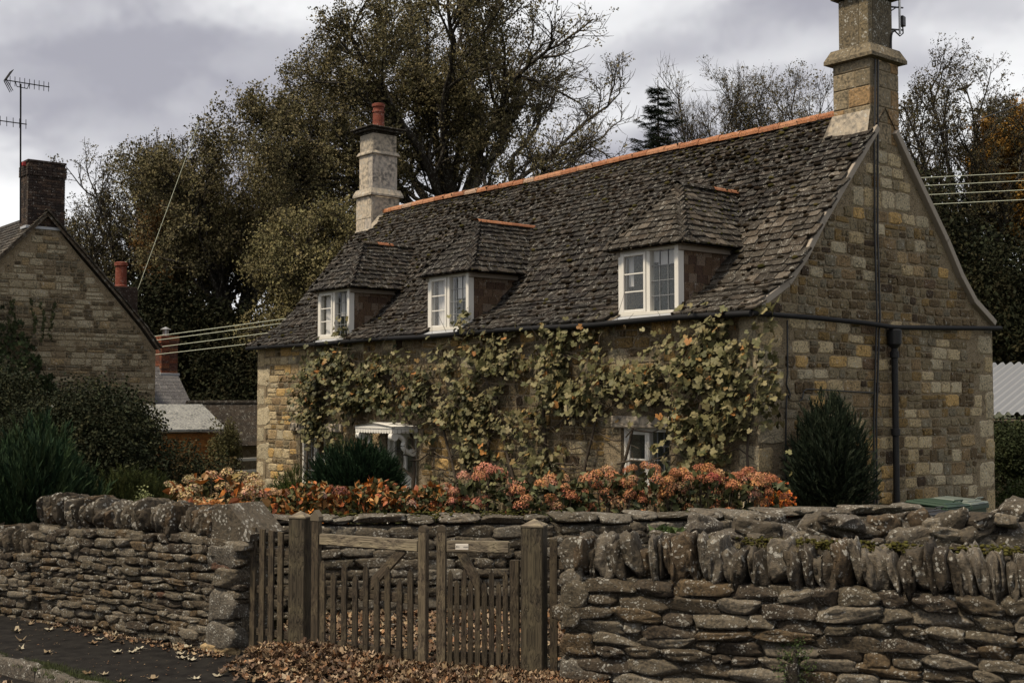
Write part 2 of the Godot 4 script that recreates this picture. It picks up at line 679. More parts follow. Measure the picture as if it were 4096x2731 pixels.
func make_materials():
	# limestone of the gable and front (honey, grey, brown, pale)
	var hc := [Color(0.391, 0.305, 0.174), Color(0.464, 0.374, 0.230), Color(0.319, 0.231, 0.123), Color(0.221, 0.153, 0.081), Color(0.443, 0.291, 0.115), Color(0.469, 0.394, 0.264), Color(0.129, 0.084, 0.049), Color(0.371, 0.315, 0.212)]
	M.house = family(hc, TEX.house, 0.8, 1.2)
	M.house_colors = hc
	M.house_vc = textured(Color(0.5, 0.5, 0.5), TEX.house, 0.8, 1.2)
	M.house_vc.vertex_color_use_as_albedo = true
	M.mortar = textured(Color(0.27, 0.212, 0.135), TEX.house, 1.1, 1.4)
	M.render_stone = family([Color(0.42, 0.36, 0.285), Color(0.34, 0.295, 0.235), Color(0.38, 0.335, 0.285)], TEX.house, 0.3, 0.3)
	M.old_chimney = family([Color(0.235, 0.19, 0.125), Color(0.165, 0.135, 0.09), Color(0.27, 0.215, 0.14), Color(0.28, 0.185, 0.095)], TEX.house, 0.55, 1.2)
	M.stained_chimney = family([Color(0.15, 0.122, 0.08), Color(0.12, 0.10, 0.068), Color(0.18, 0.145, 0.09)], TEX.rough, 0.6, 1.2)
	# left cottage: greyer
	var lc := [Color(0.268, 0.222, 0.145), Color(0.319, 0.271, 0.183), Color(0.227, 0.177, 0.111), Color(0.185, 0.143, 0.089), Color(0.360, 0.310, 0.217), Color(0.278, 0.207, 0.115)]
	M.far_house = family(lc, TEX.house, 0.7, 1.2)
	M.far_colors = lc
	# dry stone walls
	var wc := [Color(0.098, 0.08, 0.055), Color(0.128, 0.106, 0.076), Color(0.075, 0.058, 0.038), Color(0.105, 0.074, 0.042), Color(0.165, 0.139, 0.104), Color(0.06, 0.046, 0.032)]
	M.wall = family(wc, TEX.rough, 1.15, 2.2)
	var cc := [Color(0.064, 0.051, 0.036), Color(0.084, 0.069, 0.05), Color(0.05, 0.039, 0.027), Color(0.078, 0.055, 0.033), Color(0.12, 0.101, 0.077)]
	M.cope = family(cc, TEX.rough, 0.62, 2.8)
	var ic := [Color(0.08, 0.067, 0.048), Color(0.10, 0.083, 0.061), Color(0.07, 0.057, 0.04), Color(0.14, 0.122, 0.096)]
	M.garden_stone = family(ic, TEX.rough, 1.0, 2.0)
	M.red_stone = textured(Color(0.085, 0.045, 0.028), TEX.house, 1.0, 1.5)
	# roof slates
	var rc := [Color(0.046, 0.038, 0.029), Color(0.060, 0.050, 0.038), Color(0.034, 0.027, 0.020), Color(0.074, 0.058, 0.042), Color(0.052, 0.039, 0.027), Color(0.115, 0.094, 0.072)]
	M.slate = family(rc, TEX.roof, 1.1, 1.6, 0.88)
	M.slate_colors = rc
	M.slate_vc = textured(Color(0.5, 0.5, 0.5), TEX.roof, 1.1, 1.6, 0.88)
	M.slate_vc.vertex_color_use_as_albedo = true
	M.under_roof = textured(Color(0.13, 0.10, 0.07), TEX.roof, 1.0, 0.5)
	M.ridge = family([Color(0.33, 0.14, 0.065), Color(0.28, 0.115, 0.055), Color(0.36, 0.175, 0.095), Color(0.33, 0.22, 0.155), Color(0.24, 0.10, 0.05)], TEX.house, 1.3, 0.8, 0.85, 2.3)
	M.cheek = family([Color(0.13, 0.082, 0.05), Color(0.16, 0.105, 0.066), Color(0.10, 0.062, 0.042), Color(0.22, 0.165, 0.12)], TEX.roof, 1.2, 0.9, 0.9)
	for m in M.ridge + M.cheek:
		m.detail_enabled = rng.randf() < 0.4
	M.pot = textured(Color(0.20, 0.05, 0.028), TEX.house, 1.2, 0.4, 0.75)
	M.brick_dark = family([Color(0.034, 0.023, 0.019), Color(0.042, 0.028, 0.022), Color(0.028, 0.02, 0.017), Color(0.07, 0.045, 0.032)], TEX.house, 1.0, 0.6)
	M.brick_red = family([Color(0.22, 0.075, 0.04), Color(0.17, 0.06, 0.035), Color(0.26, 0.11, 0.055), Color(0.12, 0.055, 0.04)], TEX.house, 1.0, 0.6)
	M.brick_mortar = textured(Color(0.11, 0.095, 0.08), TEX.house, 1.0, 0.6)
	M.white_paint = textured(Color(0.66, 0.645, 0.60), TEX.house, 0.9, 0.12, 0.5, true, 1.0 / 0.47)
	M.white_paint.albedo_texture = null
	M.white_paint.albedo_color = Color(0.58, 0.56, 0.515).linear_to_srgb()
	M.cream_paint = plain(Color(0.50, 0.475, 0.42), 0.6)
	M.bargeboard = plain(Color(0.24, 0.205, 0.165), 0.75)
	M.black_iron = plain(Color(0.009, 0.009, 0.010), 0.7, 0.3)
	M.worn_iron = textured(Color(0.016, 0.016, 0.017), TEX.rough, 2.0, 0.5, 0.5)
	M.worn_iron.detail_enabled = false
	M.cable = plain(Color(0.01, 0.01, 0.011), 0.5)
	M.lead = plain(Color(0.30, 0.31, 0.33), 0.45)
	M.lead_cames = plain(Color(0.16, 0.165, 0.17), 0.5)
	M.steel = plain(Color(0.42, 0.42, 0.42), 0.4)
	M.steel.metallic = 0.7
	var g := StandardMaterial3D.new()
	g.transparency = BaseMaterial3D.TRANSPARENCY_ALPHA
	g.albedo_color = Color(0.5, 0.55, 0.55, 0.06)
	g.roughness = 0.03
	g.metallic_specular = 0.9
	M.glass = g
	M.curtain = plain(Color(0.62, 0.61, 0.60), 0.9)
	# timber
	var tc := [Color(0.078, 0.064, 0.049), Color(0.094, 0.078, 0.06), Color(0.06, 0.049, 0.037)]
	M.timber = []
	for c in tc:
		var m := textured(c, TEX.wood, 1.0, 0.5, 0.85, false, 2.0)
		M.timber.append(m)
	M.picket = []
	for c in [Color(0.047, 0.038, 0.028), Color(0.058, 0.047, 0.035), Color(0.041, 0.033, 0.025)]:
		M.picket.append(textured(c, TEX.wood, 1.0, 0.45, 0.85, false, 2.0))
	M.post_wood = textured(Color(0.055, 0.047, 0.035), TEX.wood, 0.8, 0.7, 0.85, false, 2.0)
	M.silver_wood = textured(Color(0.17, 0.148, 0.118), TEX.wood, 1.0, 0.6, 0.75, false, 2.0)
	M.orange_wood = textured(Color(0.26, 0.115, 0.035), TEX.wood, 1.0, 0.3, 0.7, false, 2.0)
	M.asphalt = textured(Color(0.0165, 0.0155, 0.015), TEX.asphalt, 0.55, 0.5, 0.95, true, 2.6)
	M.asphalt.metallic_specular = 0.15
	M.soil = textured(Color(0.045, 0.038, 0.026), TEX.rough, 0.7, 2.0, 0.95)
	M.meadow = textured(Color(0.05, 0.055, 0.022), TEX.asphalt, 0.3, 1.0, 0.95)
	M.kerb = family([Color(0.105, 0.09, 0.073), Color(0.115, 0.10, 0.08)], TEX.rough, 1.2, 1.5)
	M.slate_roof = family([Color(0.13, 0.125, 0.13), Color(0.15, 0.145, 0.15), Color(0.115, 0.11, 0.115)], TEX.house, 0.8, 0.4, 0.6)
	M.white_roof = textured(Color(0.25, 0.25, 0.238), TEX.house, 0.5, 0.2, 0.7)
	M.brown_tile = family([Color(0.055, 0.043, 0.032), Color(0.065, 0.05, 0.038), Color(0.046, 0.037, 0.029)], TEX.roof, 1.0, 0.8)
	M.metal_roof = plain(Color(0.21, 0.215, 0.225), 0.5)
	M.metal_roof.metallic = 0.35
	M.bark = textured(Color(0.045, 0.037, 0.028), TEX.rough, 0.9, 2.0, 0.95)
	M.stem = plain(Color(0.045, 0.032, 0.02), 0.85)
	M.leaf = leafy(0.55, 0.28, 0.3)
	M.leaf_matt = leafy(0.68, 0.2, 0.2)
	M.needle = leafy(0.7, 0.08, 0.15)
	M.petal = leafy(0.8, 0.3, 0.25)
	M.dry_leaf = leafy(0.7, 0.12, 0.4)
	M.moss_vc = leafy(0.98, 0.0, 0.1)
	M.grass_blade = leafy(0.6, 0.25, 0.35)
	M.bin_green = plain(Color(0.018, 0.04, 0.025), 0.45)
	M.bin_black = plain(Color(0.014, 0.014, 0.015), 0.42)
	M.bin_grey = plain(Color(0.10, 0.12, 0.105), 0.42)
	M.rubber = plain(Color(0.012, 0.012, 0.012), 0.8)
	M.plaque = plain(Color(0.58, 0.53, 0.46), 0.4)
	M.ink = plain(Color(0.03, 0.027, 0.024), 0.6)
	M.purple_iron = plain(Color(0.018, 0.016, 0.02), 0.5)
	M.wire = plain(Color(0.42, 0.44, 0.34), 0.5)
	M.feather = plain(Color(0.012, 0.012, 0.014), 0.5)
	M.red_plastic = plain(Color(0.30, 0.02, 0.02), 0.5)

var KERBS := []
var BLOCKS := []
var ROCKS := []
var ROCK_MESH := []
var SLABS := []
var SLAB_MESH := []
var PILLOWS := []
var PILLOW_MESH := []
var TILES := []
var TILE_MESH := []
var CLUMP: ArrayMesh
var TWIGLEAF: ArrayMesh
var SPRAY: ArrayMesh
var NEEDLES: ArrayMesh
var VINE_LEAF := []
var OVAL_LEAF: ArrayMesh
var CURL := []
var LUMP: ArrayMesh
var BLADES: ArrayMesh
var BLOOM := []

func make_shared_meshes():
	noise.seed = 9
	noise.frequency = 0.02
	noise.fractal_octaves = 3
	for i in 14:
		var m := rock(100 + i, 6, 9.0, 0.26, 9, 0.80, 1.15)
		ROCKS.append(m)
		ROCK_MESH.append(m.mesh())
	for i in 8:
		var m := rock(300 + i, 6, 12.0, 0.30, 9, 0.86, 1.3)
		SLABS.append(m)
		SLAB_MESH.append(m.mesh())
	for i in 12:
		BLOCKS.append(rock(600 + i, 5, 14.0, 0.20, 7, 0.92, 1.35).mesh())
	for i in 6:
		KERBS.append(rock(400 + i, 5, 12.0, 0.07, 3).mesh())
	for i in 14:
		var m := pillow(500 + i, 0.15, 0.11)
		PILLOWS.append(m)
		PILLOW_MESH.append(m.mesh())
	# stone slate: hanging edge towards +z, thickness along y, unit size with uneven corners
	for i in 8:
		var g := RandomNumberGenerator.new()
		g.seed = 700 + i
		var m := MB.new()
		var o := PackedVector2Array([Vector2(-0.5, -0.5), Vector2(0.5, -0.5), Vector2(0.5 - g.randf_range(0, 0.05), 0.42 + g.randf_range(-0.05, 0.05)), Vector2(0.38 - g.randf_range(0, 0.1), 0.5 + g.randf_range(-0.04, 0.02)), Vector2(-0.36 + g.randf_range(0, 0.1), 0.5 + g.randf_range(-0.04, 0.02)), Vector2(-0.5 + g.randf_range(0, 0.05), 0.43 + g.randf_range(-0.05, 0.05))])
		m.slab(Transform3D(Basis(Vector3.RIGHT, Vector3.BACK, Vector3.DOWN), Vector3.ZERO), o, -0.5, 0.5)
		TILES.append(m)
		TILE_MESH.append(m.mesh())
	CLUMP = leaf_clump(7, 31, 0.5, 0.30)
	TWIGLEAF = leaf_clump(5, 32, 0.5, 0.36)
	SPRAY = spray_mesh(15, 41, 0.22, 0.035)
	NEEDLES = spray_mesh(12, 43, 0.45, 0.03)
	for i in 4:
		VINE_LEAF.append(lobed_leaf(i))
	OVAL_LEAF = oval_leaf()
	for i in 3:
		CURL.append(curled_leaf(i))
	LUMP = rock(900, 3, 2.0, 0.35, 0).mesh()
	BLADES = blades_mesh()
	for i in 4:
		BLOOM.append(bloom_mesh(60 + i))

func leaf_clump(count: int, sd: int, spread: float, size: float) -> ArrayMesh:
	var g := RandomNumberGenerator.new()
	g.seed = sd
	var m := MB.new()
	for i in count:
		var at := Vector3(g.randf_range(-1, 1), g.randf_range(-1, 1), g.randf_range(-1, 1)) * spread
		var d := Vector3(g.randf_range(-1, 1), g.randf_range(-0.8, 0.5), g.randf_range(-1, 1)).normalized()
		var s := d.cross(Vector3(g.randf_range(-1, 1), g.randf_range(-1, 1), g.randf_range(-1, 1))).normalized()
		var up := d.cross(s)
		var l := size * g.randf_range(0.7, 1.2)
		var w := l * 0.36
		var tip := at + d * l
		var a := at + d * l * 0.45 + s * w + up * w * 0.3
		var b := at + d * l * 0.45 - s * w + up * w * 0.3
		m.tri(at, a, tip)
		m.tri(at, tip, b)
	return m.mesh()

# thin blades that rise from one point and fan out along y
func spray_mesh(count: int, sd: int, fan: float, width: float) -> ArrayMesh:
	var g := RandomNumberGenerator.new()
	g.seed = sd
	var m := MB.new()
	for i in count:
		var t := float(i) / count
		var an := g.randf_range(0, TAU)
		var base := Vector3(0, t * 0.75, 0)
		var d := Vector3(cos(an) * fan, 0.55, sin(an) * fan).normalized()
		var s := d.cross(Vector3(-sin(an + 0.6), 0.2, cos(an + 0.6))).normalized()
		var l := g.randf_range(0.24, 0.42)
		m.tri(base - s * width, base + d * l, base + s * width)
	m.tri(Vector3(-width, 0, 0), Vector3(0, 1, 0), Vector3(width, 0, 0))
	m.tri(Vector3(0, 0, -width), Vector3(0, 1, 0), Vector3(0, 0, width))
	return m.mesh()

# a vine leaf about one unit across, stalk at the origin, blade in +y, face towards +z
func lobed_leaf(v: int) -> ArrayMesh:
	var g := RandomNumberGenerator.new()
	g.seed = 40 + v
	var m := MB.new()
	var rim := []
	var spec := [[-150, 0.30], [-128, 0.46], [-96, 0.40], [-74, 0.56], [-46, 0.40], [-24, 0.56], [0, 0.68], [24, 0.56], [46, 0.40], [74, 0.56], [96, 0.40], [128, 0.46], [150, 0.30]]
	for e in spec:
		var an: float = deg_to_rad(e[0] + g.randf_range(-5, 5))
		var l: float = e[1] * g.randf_range(0.9, 1.1)
		var p := Vector2(sin(an), cos(an)) * l
		rim.append(Vector3(p.x, p.y + 0.18, -0.22 * l * l * (1.4 if v % 2 else 0.6) + 0.10 * absf(p.x) + g.randf_range(-0.03, 0.03)))
	var mid := Vector3(0, 0.18, 0.0)
	for i in rim.size() - 1:
		m.tri(mid, rim[i], rim[i + 1])
	return m.mesh()

func oval_leaf() -> ArrayMesh:
	var m := MB.new()
	var pts := []
	for i in 5:
		var t := i / 4.0
		pts.append([t, 0.30 * sin(PI * pow(t, 0.8)), -0.16 * t * t])
	for i in 4:
		var p = pts[i]
		var q = pts[i + 1]
		for s in [-1.0, 1.0]:
			var a := Vector3(0, p[0], p[2])
			var b := Vector3(s * p[1], p[0], p[2] + 0.35 * p[1])
			var d := Vector3(s * q[1], q[0], q[2] + 0.35 * q[1])
			var e := Vector3(0, q[0], q[2])
			if s > 0.0:
				m.quad(a, e, d, b)
			else:
				m.quad(a, b, d, e)
	return m.mesh()

# a dead leaf lying on the ground, curled up at its edges
func curled_leaf(v: int) -> ArrayMesh:
	var g := RandomNumberGenerator.new()
	g.seed = 80 + v
	var m := MB.new()
	var rim := []
	for i in 11:
		var an := TAU * i / 11.0
		var l := (0.5 if i % 2 == 0 else 0.30) * g.randf_range(0.8, 1.2)
		var x := cos(an) * l
		var z := sin(an) * l
		rim.append(Vector3(x, 0.05 + 1.3 * x * x * (1.5 if v == 1 else 0.5) + 0.9 * z * z * g.randf_range(0.2, 1.6), z))
	var mid := Vector3(0, 0.02, 0)
	for i in 11:
		m.tri(mid, rim[(i + 1) % 11], rim[i])
	if v != 2:
		var pts := PackedVector3Array([Vector3(0, 0.02, 0), Vector3(0.5, 0.05, 0.1), Vector3(0.85, 0.12, 0.25)])
		m.tube(pts, PackedFloat32Array([0.014, 0.012, 0.008]), 3)
	return m.mesh()

func blades_mesh() -> ArrayMesh:
	var g := RandomNumberGenerator.new()
	g.seed = 17
	var m := MB.new()
	for i in 9:
		var an := g.randf_range(0, TAU)
		var o := Vector3(g.randf_range(-0.3, 0.3), 0, g.randf_range(-0.3, 0.3))
		var s := Vector3(cos(an), 0, sin(an)) * 0.035
		var lean := Vector3(g.randf_range(-0.35, 0.35), 1, g.randf_range(-0.35, 0.35)) * g.randf_range(0.5, 1.0)
		m.tri(o - s, o + lean, o + s)
	return m.mesh()

# a mophead: a dome of small petals round the origin, radius one
func bloom_mesh(sd: int) -> ArrayMesh:
	var g := RandomNumberGenerator.new()
	g.seed = sd
	var m := MB.new()
	for i in 105:
		var t := (i + 0.5) / 105.0
		var y := 1.0 - 1.35 * t
		var q := sqrt(maxf(0.0, 1.0 - y * y))
		var an := i * 2.39996 + g.randf_range(-0.2, 0.2)
		var nn := Vector3(cos(an) * q, y, sin(an) * q)
		var at := nn * g.randf_range(0.78, 1.05)
		at.y *= 0.82
		nn = (nn + Vector3(g.randf_range(-0.5, 0.5), g.randf_range(-0.5, 0.5), g.randf_range(-0.5, 0.5))).normalized()
		var a := nn.cross(Vector3(g.randf_range(-1, 1), g.randf_range(-1, 1), g.randf_range(-1, 1))).normalized()
		var b := nn.cross(a)
		var s := g.randf_range(0.10, 0.18)
		var k := g.randf_range(0.65, 1.25)
		m.col = Color(k, k * g.randf_range(0.75, 1.1), k * g.randf_range(0.7, 1.1))
		# four petals
		for e in [[a, b], [-a, b], [-a, -b], [a, -b]]:
			var p: Vector3 = at + (e[0] + e[1]) * s * 0.75 + nn * s * g.randf_range(-0.1, 0.35)
			var f := [at, at + e[0] * s * 0.62, p, at + e[1] * s * 0.62]
			m.face(f, at - nn)
	return m.mesh()

# ------------------------------------------------------------------ ground

func build_ground():
	var m := MB.new()
	m.quad(Vector3(-420, -0.02, -420), Vector3(420, -0.02, -420), Vector3(420, -0.02, 420), Vector3(-420, -0.02, 420))
	structure("ground", m.mesh(), M.meadow)
	# the footpath in front of the walls, the road beyond its kerb, the path behind the gate
	var kerb := [Vector2(-16, 14.6), Vector2(-6, 11.75), Vector2(-2.5, 10.85), Vector2(-0.6, 10.37), Vector2(0.1, 10.24), Vector2(0.8, 10.17), Vector2(3.0, 9.55), Vector2(7.0, 7.35), Vector2(14.0, 3.4), Vector2(26, -3.2)]
	var back := [Vector2(-16, 13.2), Vector2(-6, 10.0), Vector2(-2.5, 8.7), Vector2(-0.6, 8.2), Vector2(0.1, 8.0), Vector2(1.2, 7.7), Vector2(3.0, 6.6), Vector2(7.0, 4.4), Vector2(14.0, 0.5), Vector2(26, -6.2)]
	m = MB.new()
	for i in kerb.size() - 1:
		var a := Vector3(kerb[i].x, 0.28, kerb[i].y)
		var b := Vector3(kerb[i + 1].x, 0.28, kerb[i + 1].y)
		var d := Vector3(back[i + 1].x, 0.28, back[i + 1].y)
		var e := Vector3(back[i].x, 0.28, back[i].y)
		m.quad(e, d, b, a)
		m.face([a, b, b - Vector3(0, 0.4, 0), a - Vector3(0, 0.4, 0)], (a + b) / 2.0 + (e - a) * 0.2)
	structure("pavement", m.mesh(), M.asphalt)
	m = MB.new()
	for i in kerb.size() - 1:
		var a := Vector3(kerb[i].x, 0.15, kerb[i].y)
		var b := Vector3(kerb[i + 1].x, 0.15, kerb[i + 1].y)
		var off := Vector3(16, 0, 26)
		m.quad(a, b, b + off, a + off)
	structure("road", m.mesh(), M.asphalt)
	m = MB.new()
	var gate_path := PackedVector2Array([Vector2(0.7, 8.0), Vector2(3.3, 6.6), Vector2(2.6, 4.2), Vector2(1.1, 4.0), Vector2(-0.9, 6.5)])
	m.slab(Transform3D(Basis(Vector3.RIGHT, Vector3.BACK, Vector3.DOWN), Vector3(0, 0.272, 0)), gate_path, 0.0, 0.35)
	structure("path", m.mesh(), M.soil)
	# the raised flower bed behind the inner wall
	m = MB.new()
	var bed := PackedVector2Array([Vector2(-4.2, 8.6), Vector2(-0.95, 6.5), Vector2(0.6, 4.3), Vector2(1.8, 1.8), Vector2(1.0, 0.6), Vector2(-2.5, 2.5), Vector2(-5.5, 6.0)])
	m.slab(Transform3D(Basis(Vector3.RIGHT, Vector3.BACK, Vector3.DOWN), Vector3(0, 0.62, 0)), bed, 0.0, 0.65)
	structure("flower_bed", m.mesh(), M.soil)
	# kerb stones along the edge of the footpath
	var kt := thing("kerb", "worn stone kerb along the edge of the asphalt footpath", "kerb")
	for i in range(1, 7):
		var a: Vector2 = kerb[i]
		var b: Vector2 = kerb[i + 1]
		var d := b - a
		var n := int(ceil(d.length() / 0.8))
		for k in n:
			var c := a + d * (k + 0.5) / n
			var dd := Vector3(d.x, 0, d.y).normalized()
			var w := d.length() / n
			var nn := Vector3(-dd.z, 0, dd.x)
			part("kerb_stone", pick(KERBS), pick(M.kerb), kt, frame(dd * (w * 1.02), Vector3(0, 0.34, 0), dd.cross(Vector3.UP) * 0.13, Vector3(c.x, 0.128 + r(-0.008, 0.008), c.y) - nn * 0.03))

# ------------------------------------------------------------------ the cottage

const LEFT := -15.35
const RIDGE_Y := 7.5
const MID_Z := -3.27
var PROF := [Vector2(0.25, 3.99), Vector2(-0.07, 4.19), Vector2(-0.63, 4.50), Vector2(-1.05, 4.92), Vector2(-1.49, 5.49), Vector2(-3.27, 7.5)]

func roof_z(y: float) -> float:
	for i in PROF.size() - 1:
		if y <= PROF[i + 1].y:
			return lerpf(PROF[i].x, PROF[i + 1].x, (y - PROF[i].y) / (PROF[i + 1].y - PROF[i].y))
	return MID_Z

func roof_at(s: float) -> Array:
	for i in PROF.size() - 1:
		var d: Vector2 = PROF[i + 1] - PROF[i]
		var l := d.length()
		if s <= l or i == PROF.size() - 2:
			return [PROF[i] + d * (s / l), d / l]
		s -= l
	return []

# stones laid in rough courses over a face; skip says where none belong. Gives [u, v, w, h]
func coursed(u0: float, u1: float, v0: float, v1: float, hs: Vector2, ws: Vector2, split: float, keep: Callable) -> Array:
	var out := []
	var v := v0
	while v < v1 - hs.x * 0.4:
		var h := minf(r(hs.x, hs.y), v1 - v)
		if v1 - v - h < hs.x * 0.6:
			h = v1 - v
		var u := u0 - r(0, ws.x)
		while u < u1:
			var w := r(ws.x, ws.y) * (0.65 + 0.5 * h / hs.y)
			var a := maxf(u, u0)
			var b := minf(u + w, u1)
			if b - a > 0.05:
				if h > hs.x * 1.5 and rng.randf() < split:
					var k := r(0.4, 0.6)
					for e in [[v, h * k], [v + h * k, h * (1.0 - k)]]:
						if rng.randf() < 0.45:
							var c := r(0.35, 0.65)
							out.append([a + (b - a) * c / 2.0, e[0] + e[1] / 2.0, (b - a) * c, e[1]])
							out.append([a + (b - a) * (1.0 + c) / 2.0, e[0] + e[1] / 2.0, (b - a) * (1.0 - c), e[1]])
						else:
							out.append([(a + b) / 2.0, e[0] + e[1] / 2.0, b - a, e[1]])
				else:
					out.append([(a + b) / 2.0, v + h / 2.0, b - a, h])
			u += w
		v += h
	var kept := []
	for s in out:
		if keep.call(s):
			kept.append(s)
	return kept

var tile_jobs := []
var stone_jobs := []

func tile_job(t: Transform3D, holder_node: Node3D):
	tile_jobs.append([t, rng.randi() % TILES.size(), pick([0, 0, 0, 1, 1, 2, 2, 2, 3, 4, 4, 5]), holder_node, t.origin.distance_to(EYE)])

func lay_tile(at: Vector3, x: Vector3, down: Vector3, w: float, l: float, holder_node: Node3D):
	var nn := down.cross(x).normalized()
	var th := r(0.02, 0.042)
	var lift := 0.036 / l + r(-0.03, 0.05)
	var d := (down + nn * lift).normalized()
	var b := Basis(x, d.cross(x), d).rotated(nn, r(-0.05, 0.05)).rotated(d, r(-0.045, 0.045))
	b = Basis(b.x * w, b.y * th, b.z * l)
	tile_job(Transform3D(b, at - down * l / 2.0 + nn * (0.03 + r(-0.004, 0.01))), holder_node)

func build_cottage():
	var c := thing("stone_cottage", "long honey stone cottage with mossy slate roof and three dormer windows", "cottage")
	var DX := [-11.74, -7.50, -2.14]
	# ---- walls
	var gable := PackedVector2Array()
	for e in [[0.0, 0.0], [0.0, 4.05], [0.63, 4.38], [1.05, 4.78], [1.49, 5.36], [3.27, 7.36], [5.05, 5.36], [5.49, 4.78], [5.91, 4.38], [6.54, 4.05], [6.54, 0.0]]:
		gable.append(Vector2(e[0], e[1]))
	var gt := Transform3D(Basis(Vector3(0, 0, -1), Vector3.UP, Vector3.RIGHT), Vector3(0, 0, 0))
	var m := MB.new()
	m.slab(gt, gable, -0.45, -0.014)
	var gw := part("gable_wall", m.mesh(), M.mortar, c)
	gw.set_meta("label", "right gable of squared limestone rubble under the tall chimney")
	m = MB.new()
	m.slab(gt, gable, LEFT, LEFT + 0.45)
	part("gable_wall", m.mesh(), M.mortar, c)
	m = MB.new()
	m.box(Transform3D(Basis(), Vector3(LEFT / 2.0, 2.0, -6.3)), Vector3(-LEFT - 0.9, 4.0, 0.45))
	part("rear_wall", m.mesh(), M.mortar, c)
	# front wall with its openings
	var holes := [[-13.3, -11.75, 0.80, 2.02], [-9.75, -8.65, 0.0, 2.06], [-2.84, -1.76, 1.25, 2.27]]
	m = MB.new()
	var xs := [LEFT + 0.45]
	for h in holes:
		xs.append_array([h[0], h[1]])
	xs.append(-0.45)
	for i in xs.size() - 1:
		var x0: float = xs[i]
		var x1: float = xs[i + 1]
		var bands := [[0.0, 4.0]]
		if i % 2 == 1:
			var h = holes[i / 2]
			bands = [[0.0, h[2]], [h[3], 4.0]]
		for b in bands:
			if b[1] - b[0] > 0.01:
				m.box(Transform3D(Basis(), Vector3((x0 + x1) / 2.0, (b[0] + b[1]) / 2.0, -0.239)), Vector3(x1 - x0, b[1] - b[0], 0.45))
	var fw := part("front_wall", m.mesh(), M.mortar, c)
	# stones of the gable
	var quoin := []
	var y := 0.0
	var k := 0
	while y < 4.0:
		var h := minf(r(0.30, 0.55), 4.02 - y)
		quoin.append([y, h, 0.62 if k % 2 else 0.36])
		y += h
		k += 1
	var in_gable := func(s: Array) -> bool:
		for cx in [-1.0, 1.0]:
			for cy in [-1.0, 1.0]:
				var p := Vector2(s[0] + cx * s[2] * 0.46, s[1] + cy * s[3] * 0.46)
				if p.y > 4.0:
					var zz := minf(p.x, 6.54 - p.x)
					if -roof_z(p.y + 0.13) > zz:
						return false
				else:
					for q in quoin:
						if p.y > q[0] and p.y < q[0] + q[1] and (p.x < q[2] or p.x > 6.54 - q[2] * 0.8):
							return false
		return true
	var big := coursed(0.0, 6.54, 0.0, 1.9, Vector2(0.15, 0.29), Vector2(0.18, 0.46), 0.3, in_gable)
	big += coursed(0.0, 6.54, 1.9, 4.0, Vector2(0.13, 0.25), Vector2(0.16, 0.44), 0.38, in_gable)
	big += coursed(0.0, 6.54, 4.0, 5.6, Vector2(0.11, 0.22), Vector2(0.15, 0.38), 0.42, in_gable)
	big += coursed(0.9, 5.64, 5.6, 7.3, Vector2(0.18, 0.34), Vector2(0.2, 0.44), 0.2, in_gable)
	for q in quoin:
		big.append([q[2] / 2.0, q[0] + q[1] / 2.0, q[2], q[1], 1])
		big.append([6.54 - q[2] * 0.4, q[0] + q[1] / 2.0, q[2] * 0.8, q[1], 1])
	for s in big:
		# honey low down by the downpipe and in patches, greyer and darker in the band above the gutter
		var tone: int = pick([0, 1, 1, 2, 3, 3, 5, 5, 7, 4])
		if s[1] > 4.0 and s[1] < 5.3:
			tone = pick([2, 2, 3, 3, 6, 7, 7, 0, 1, 4])
		elif s[1] > 5.3:
			tone = pick([1, 5, 5, 1, 5, 7, 7, 0, 4, 3])
		elif s[0] > 2.6 and s[0] < 4.3:
			tone = pick([4, 4, 2, 0, 1, 3, 6, 0])
		if s.size() > 4:
			tone = pick([7, 7, 5, 0])
		stone_jobs.append([gt * Transform3D(Basis(Vector3.RIGHT * (s[2] - 0.022), Vector3.UP * (s[3] - 0.02), Vector3(0, 0, r(0.016, 0.032))).rotated(Vector3(0, 0, 1), r(-0.035, 0.035)), Vector3(s[0], s[1] + 0.015 * sin(s[0] * 2.3 + s[1] * 3.0), -0.016)), tone, gw, s[2] * s[3]])
	# stones of the front
	var in_front := func(s: Array) -> bool:
		if s[0] - s[2] / 2.0 < LEFT + 0.3 or s[0] + s[2] / 2.0 > -0.36:
			return false
		for h in holes:
			if s[0] + s[2] / 2.0 > h[0] - 0.03 and s[0] - s[2] / 2.0 < h[1] + 0.03 and s[1] + s[3] / 2.0 > h[2] - 0.08 and s[1] - s[3] / 2.0 < h[3] + 0.2:
				return false
		return true
	for s in coursed(LEFT, 0.0, 0.3, 4.0, Vector2(0.11, 0.25), Vector2(0.16, 0.46), 0.4, in_front):
		var tone: int = pick([0, 0, 2, 4, 4, 1, 3, 7])
		if rng.randf() < 0.03:
			tone = 6
		stone_jobs.append([Transform3D(Basis(Vector3.RIGHT * (s[2] - 0.02), Vector3.UP * (s[3] - 0.018), Vector3(0, 0, r(0.014, 0.026))), Vector3(s[0], s[1], -0.016)), tone, fw, s[2] * s[3] * (1.6 if s[0] < -12.6 else 0.55)])
	y = 0.0
	k = 0
	while y < 3.95:
		var h := minf(r(0.28, 0.5), 4.0 - y)
		var w := 0.62 if k % 2 else 0.36
		stone_jobs.append([Transform3D(Basis(Vector3.RIGHT * w, Vector3.UP * (h - 0.015), Vector3(0, 0, 0.03)), Vector3(LEFT + w / 2.0, y + h / 2.0, -0.018)), pick([7, 7, 0, 5]), fw, 1.0])
		stone_jobs.append([Transform3D(Basis(Vector3.RIGHT * w, Vector3.UP * (h - 0.015), Vector3(0, 0, 0.03)), Vector3(-w / 2.0, y + h / 2.0, -0.018)), pick([7, 7, 5]), fw, 0.8])
		y += h
		k += 1
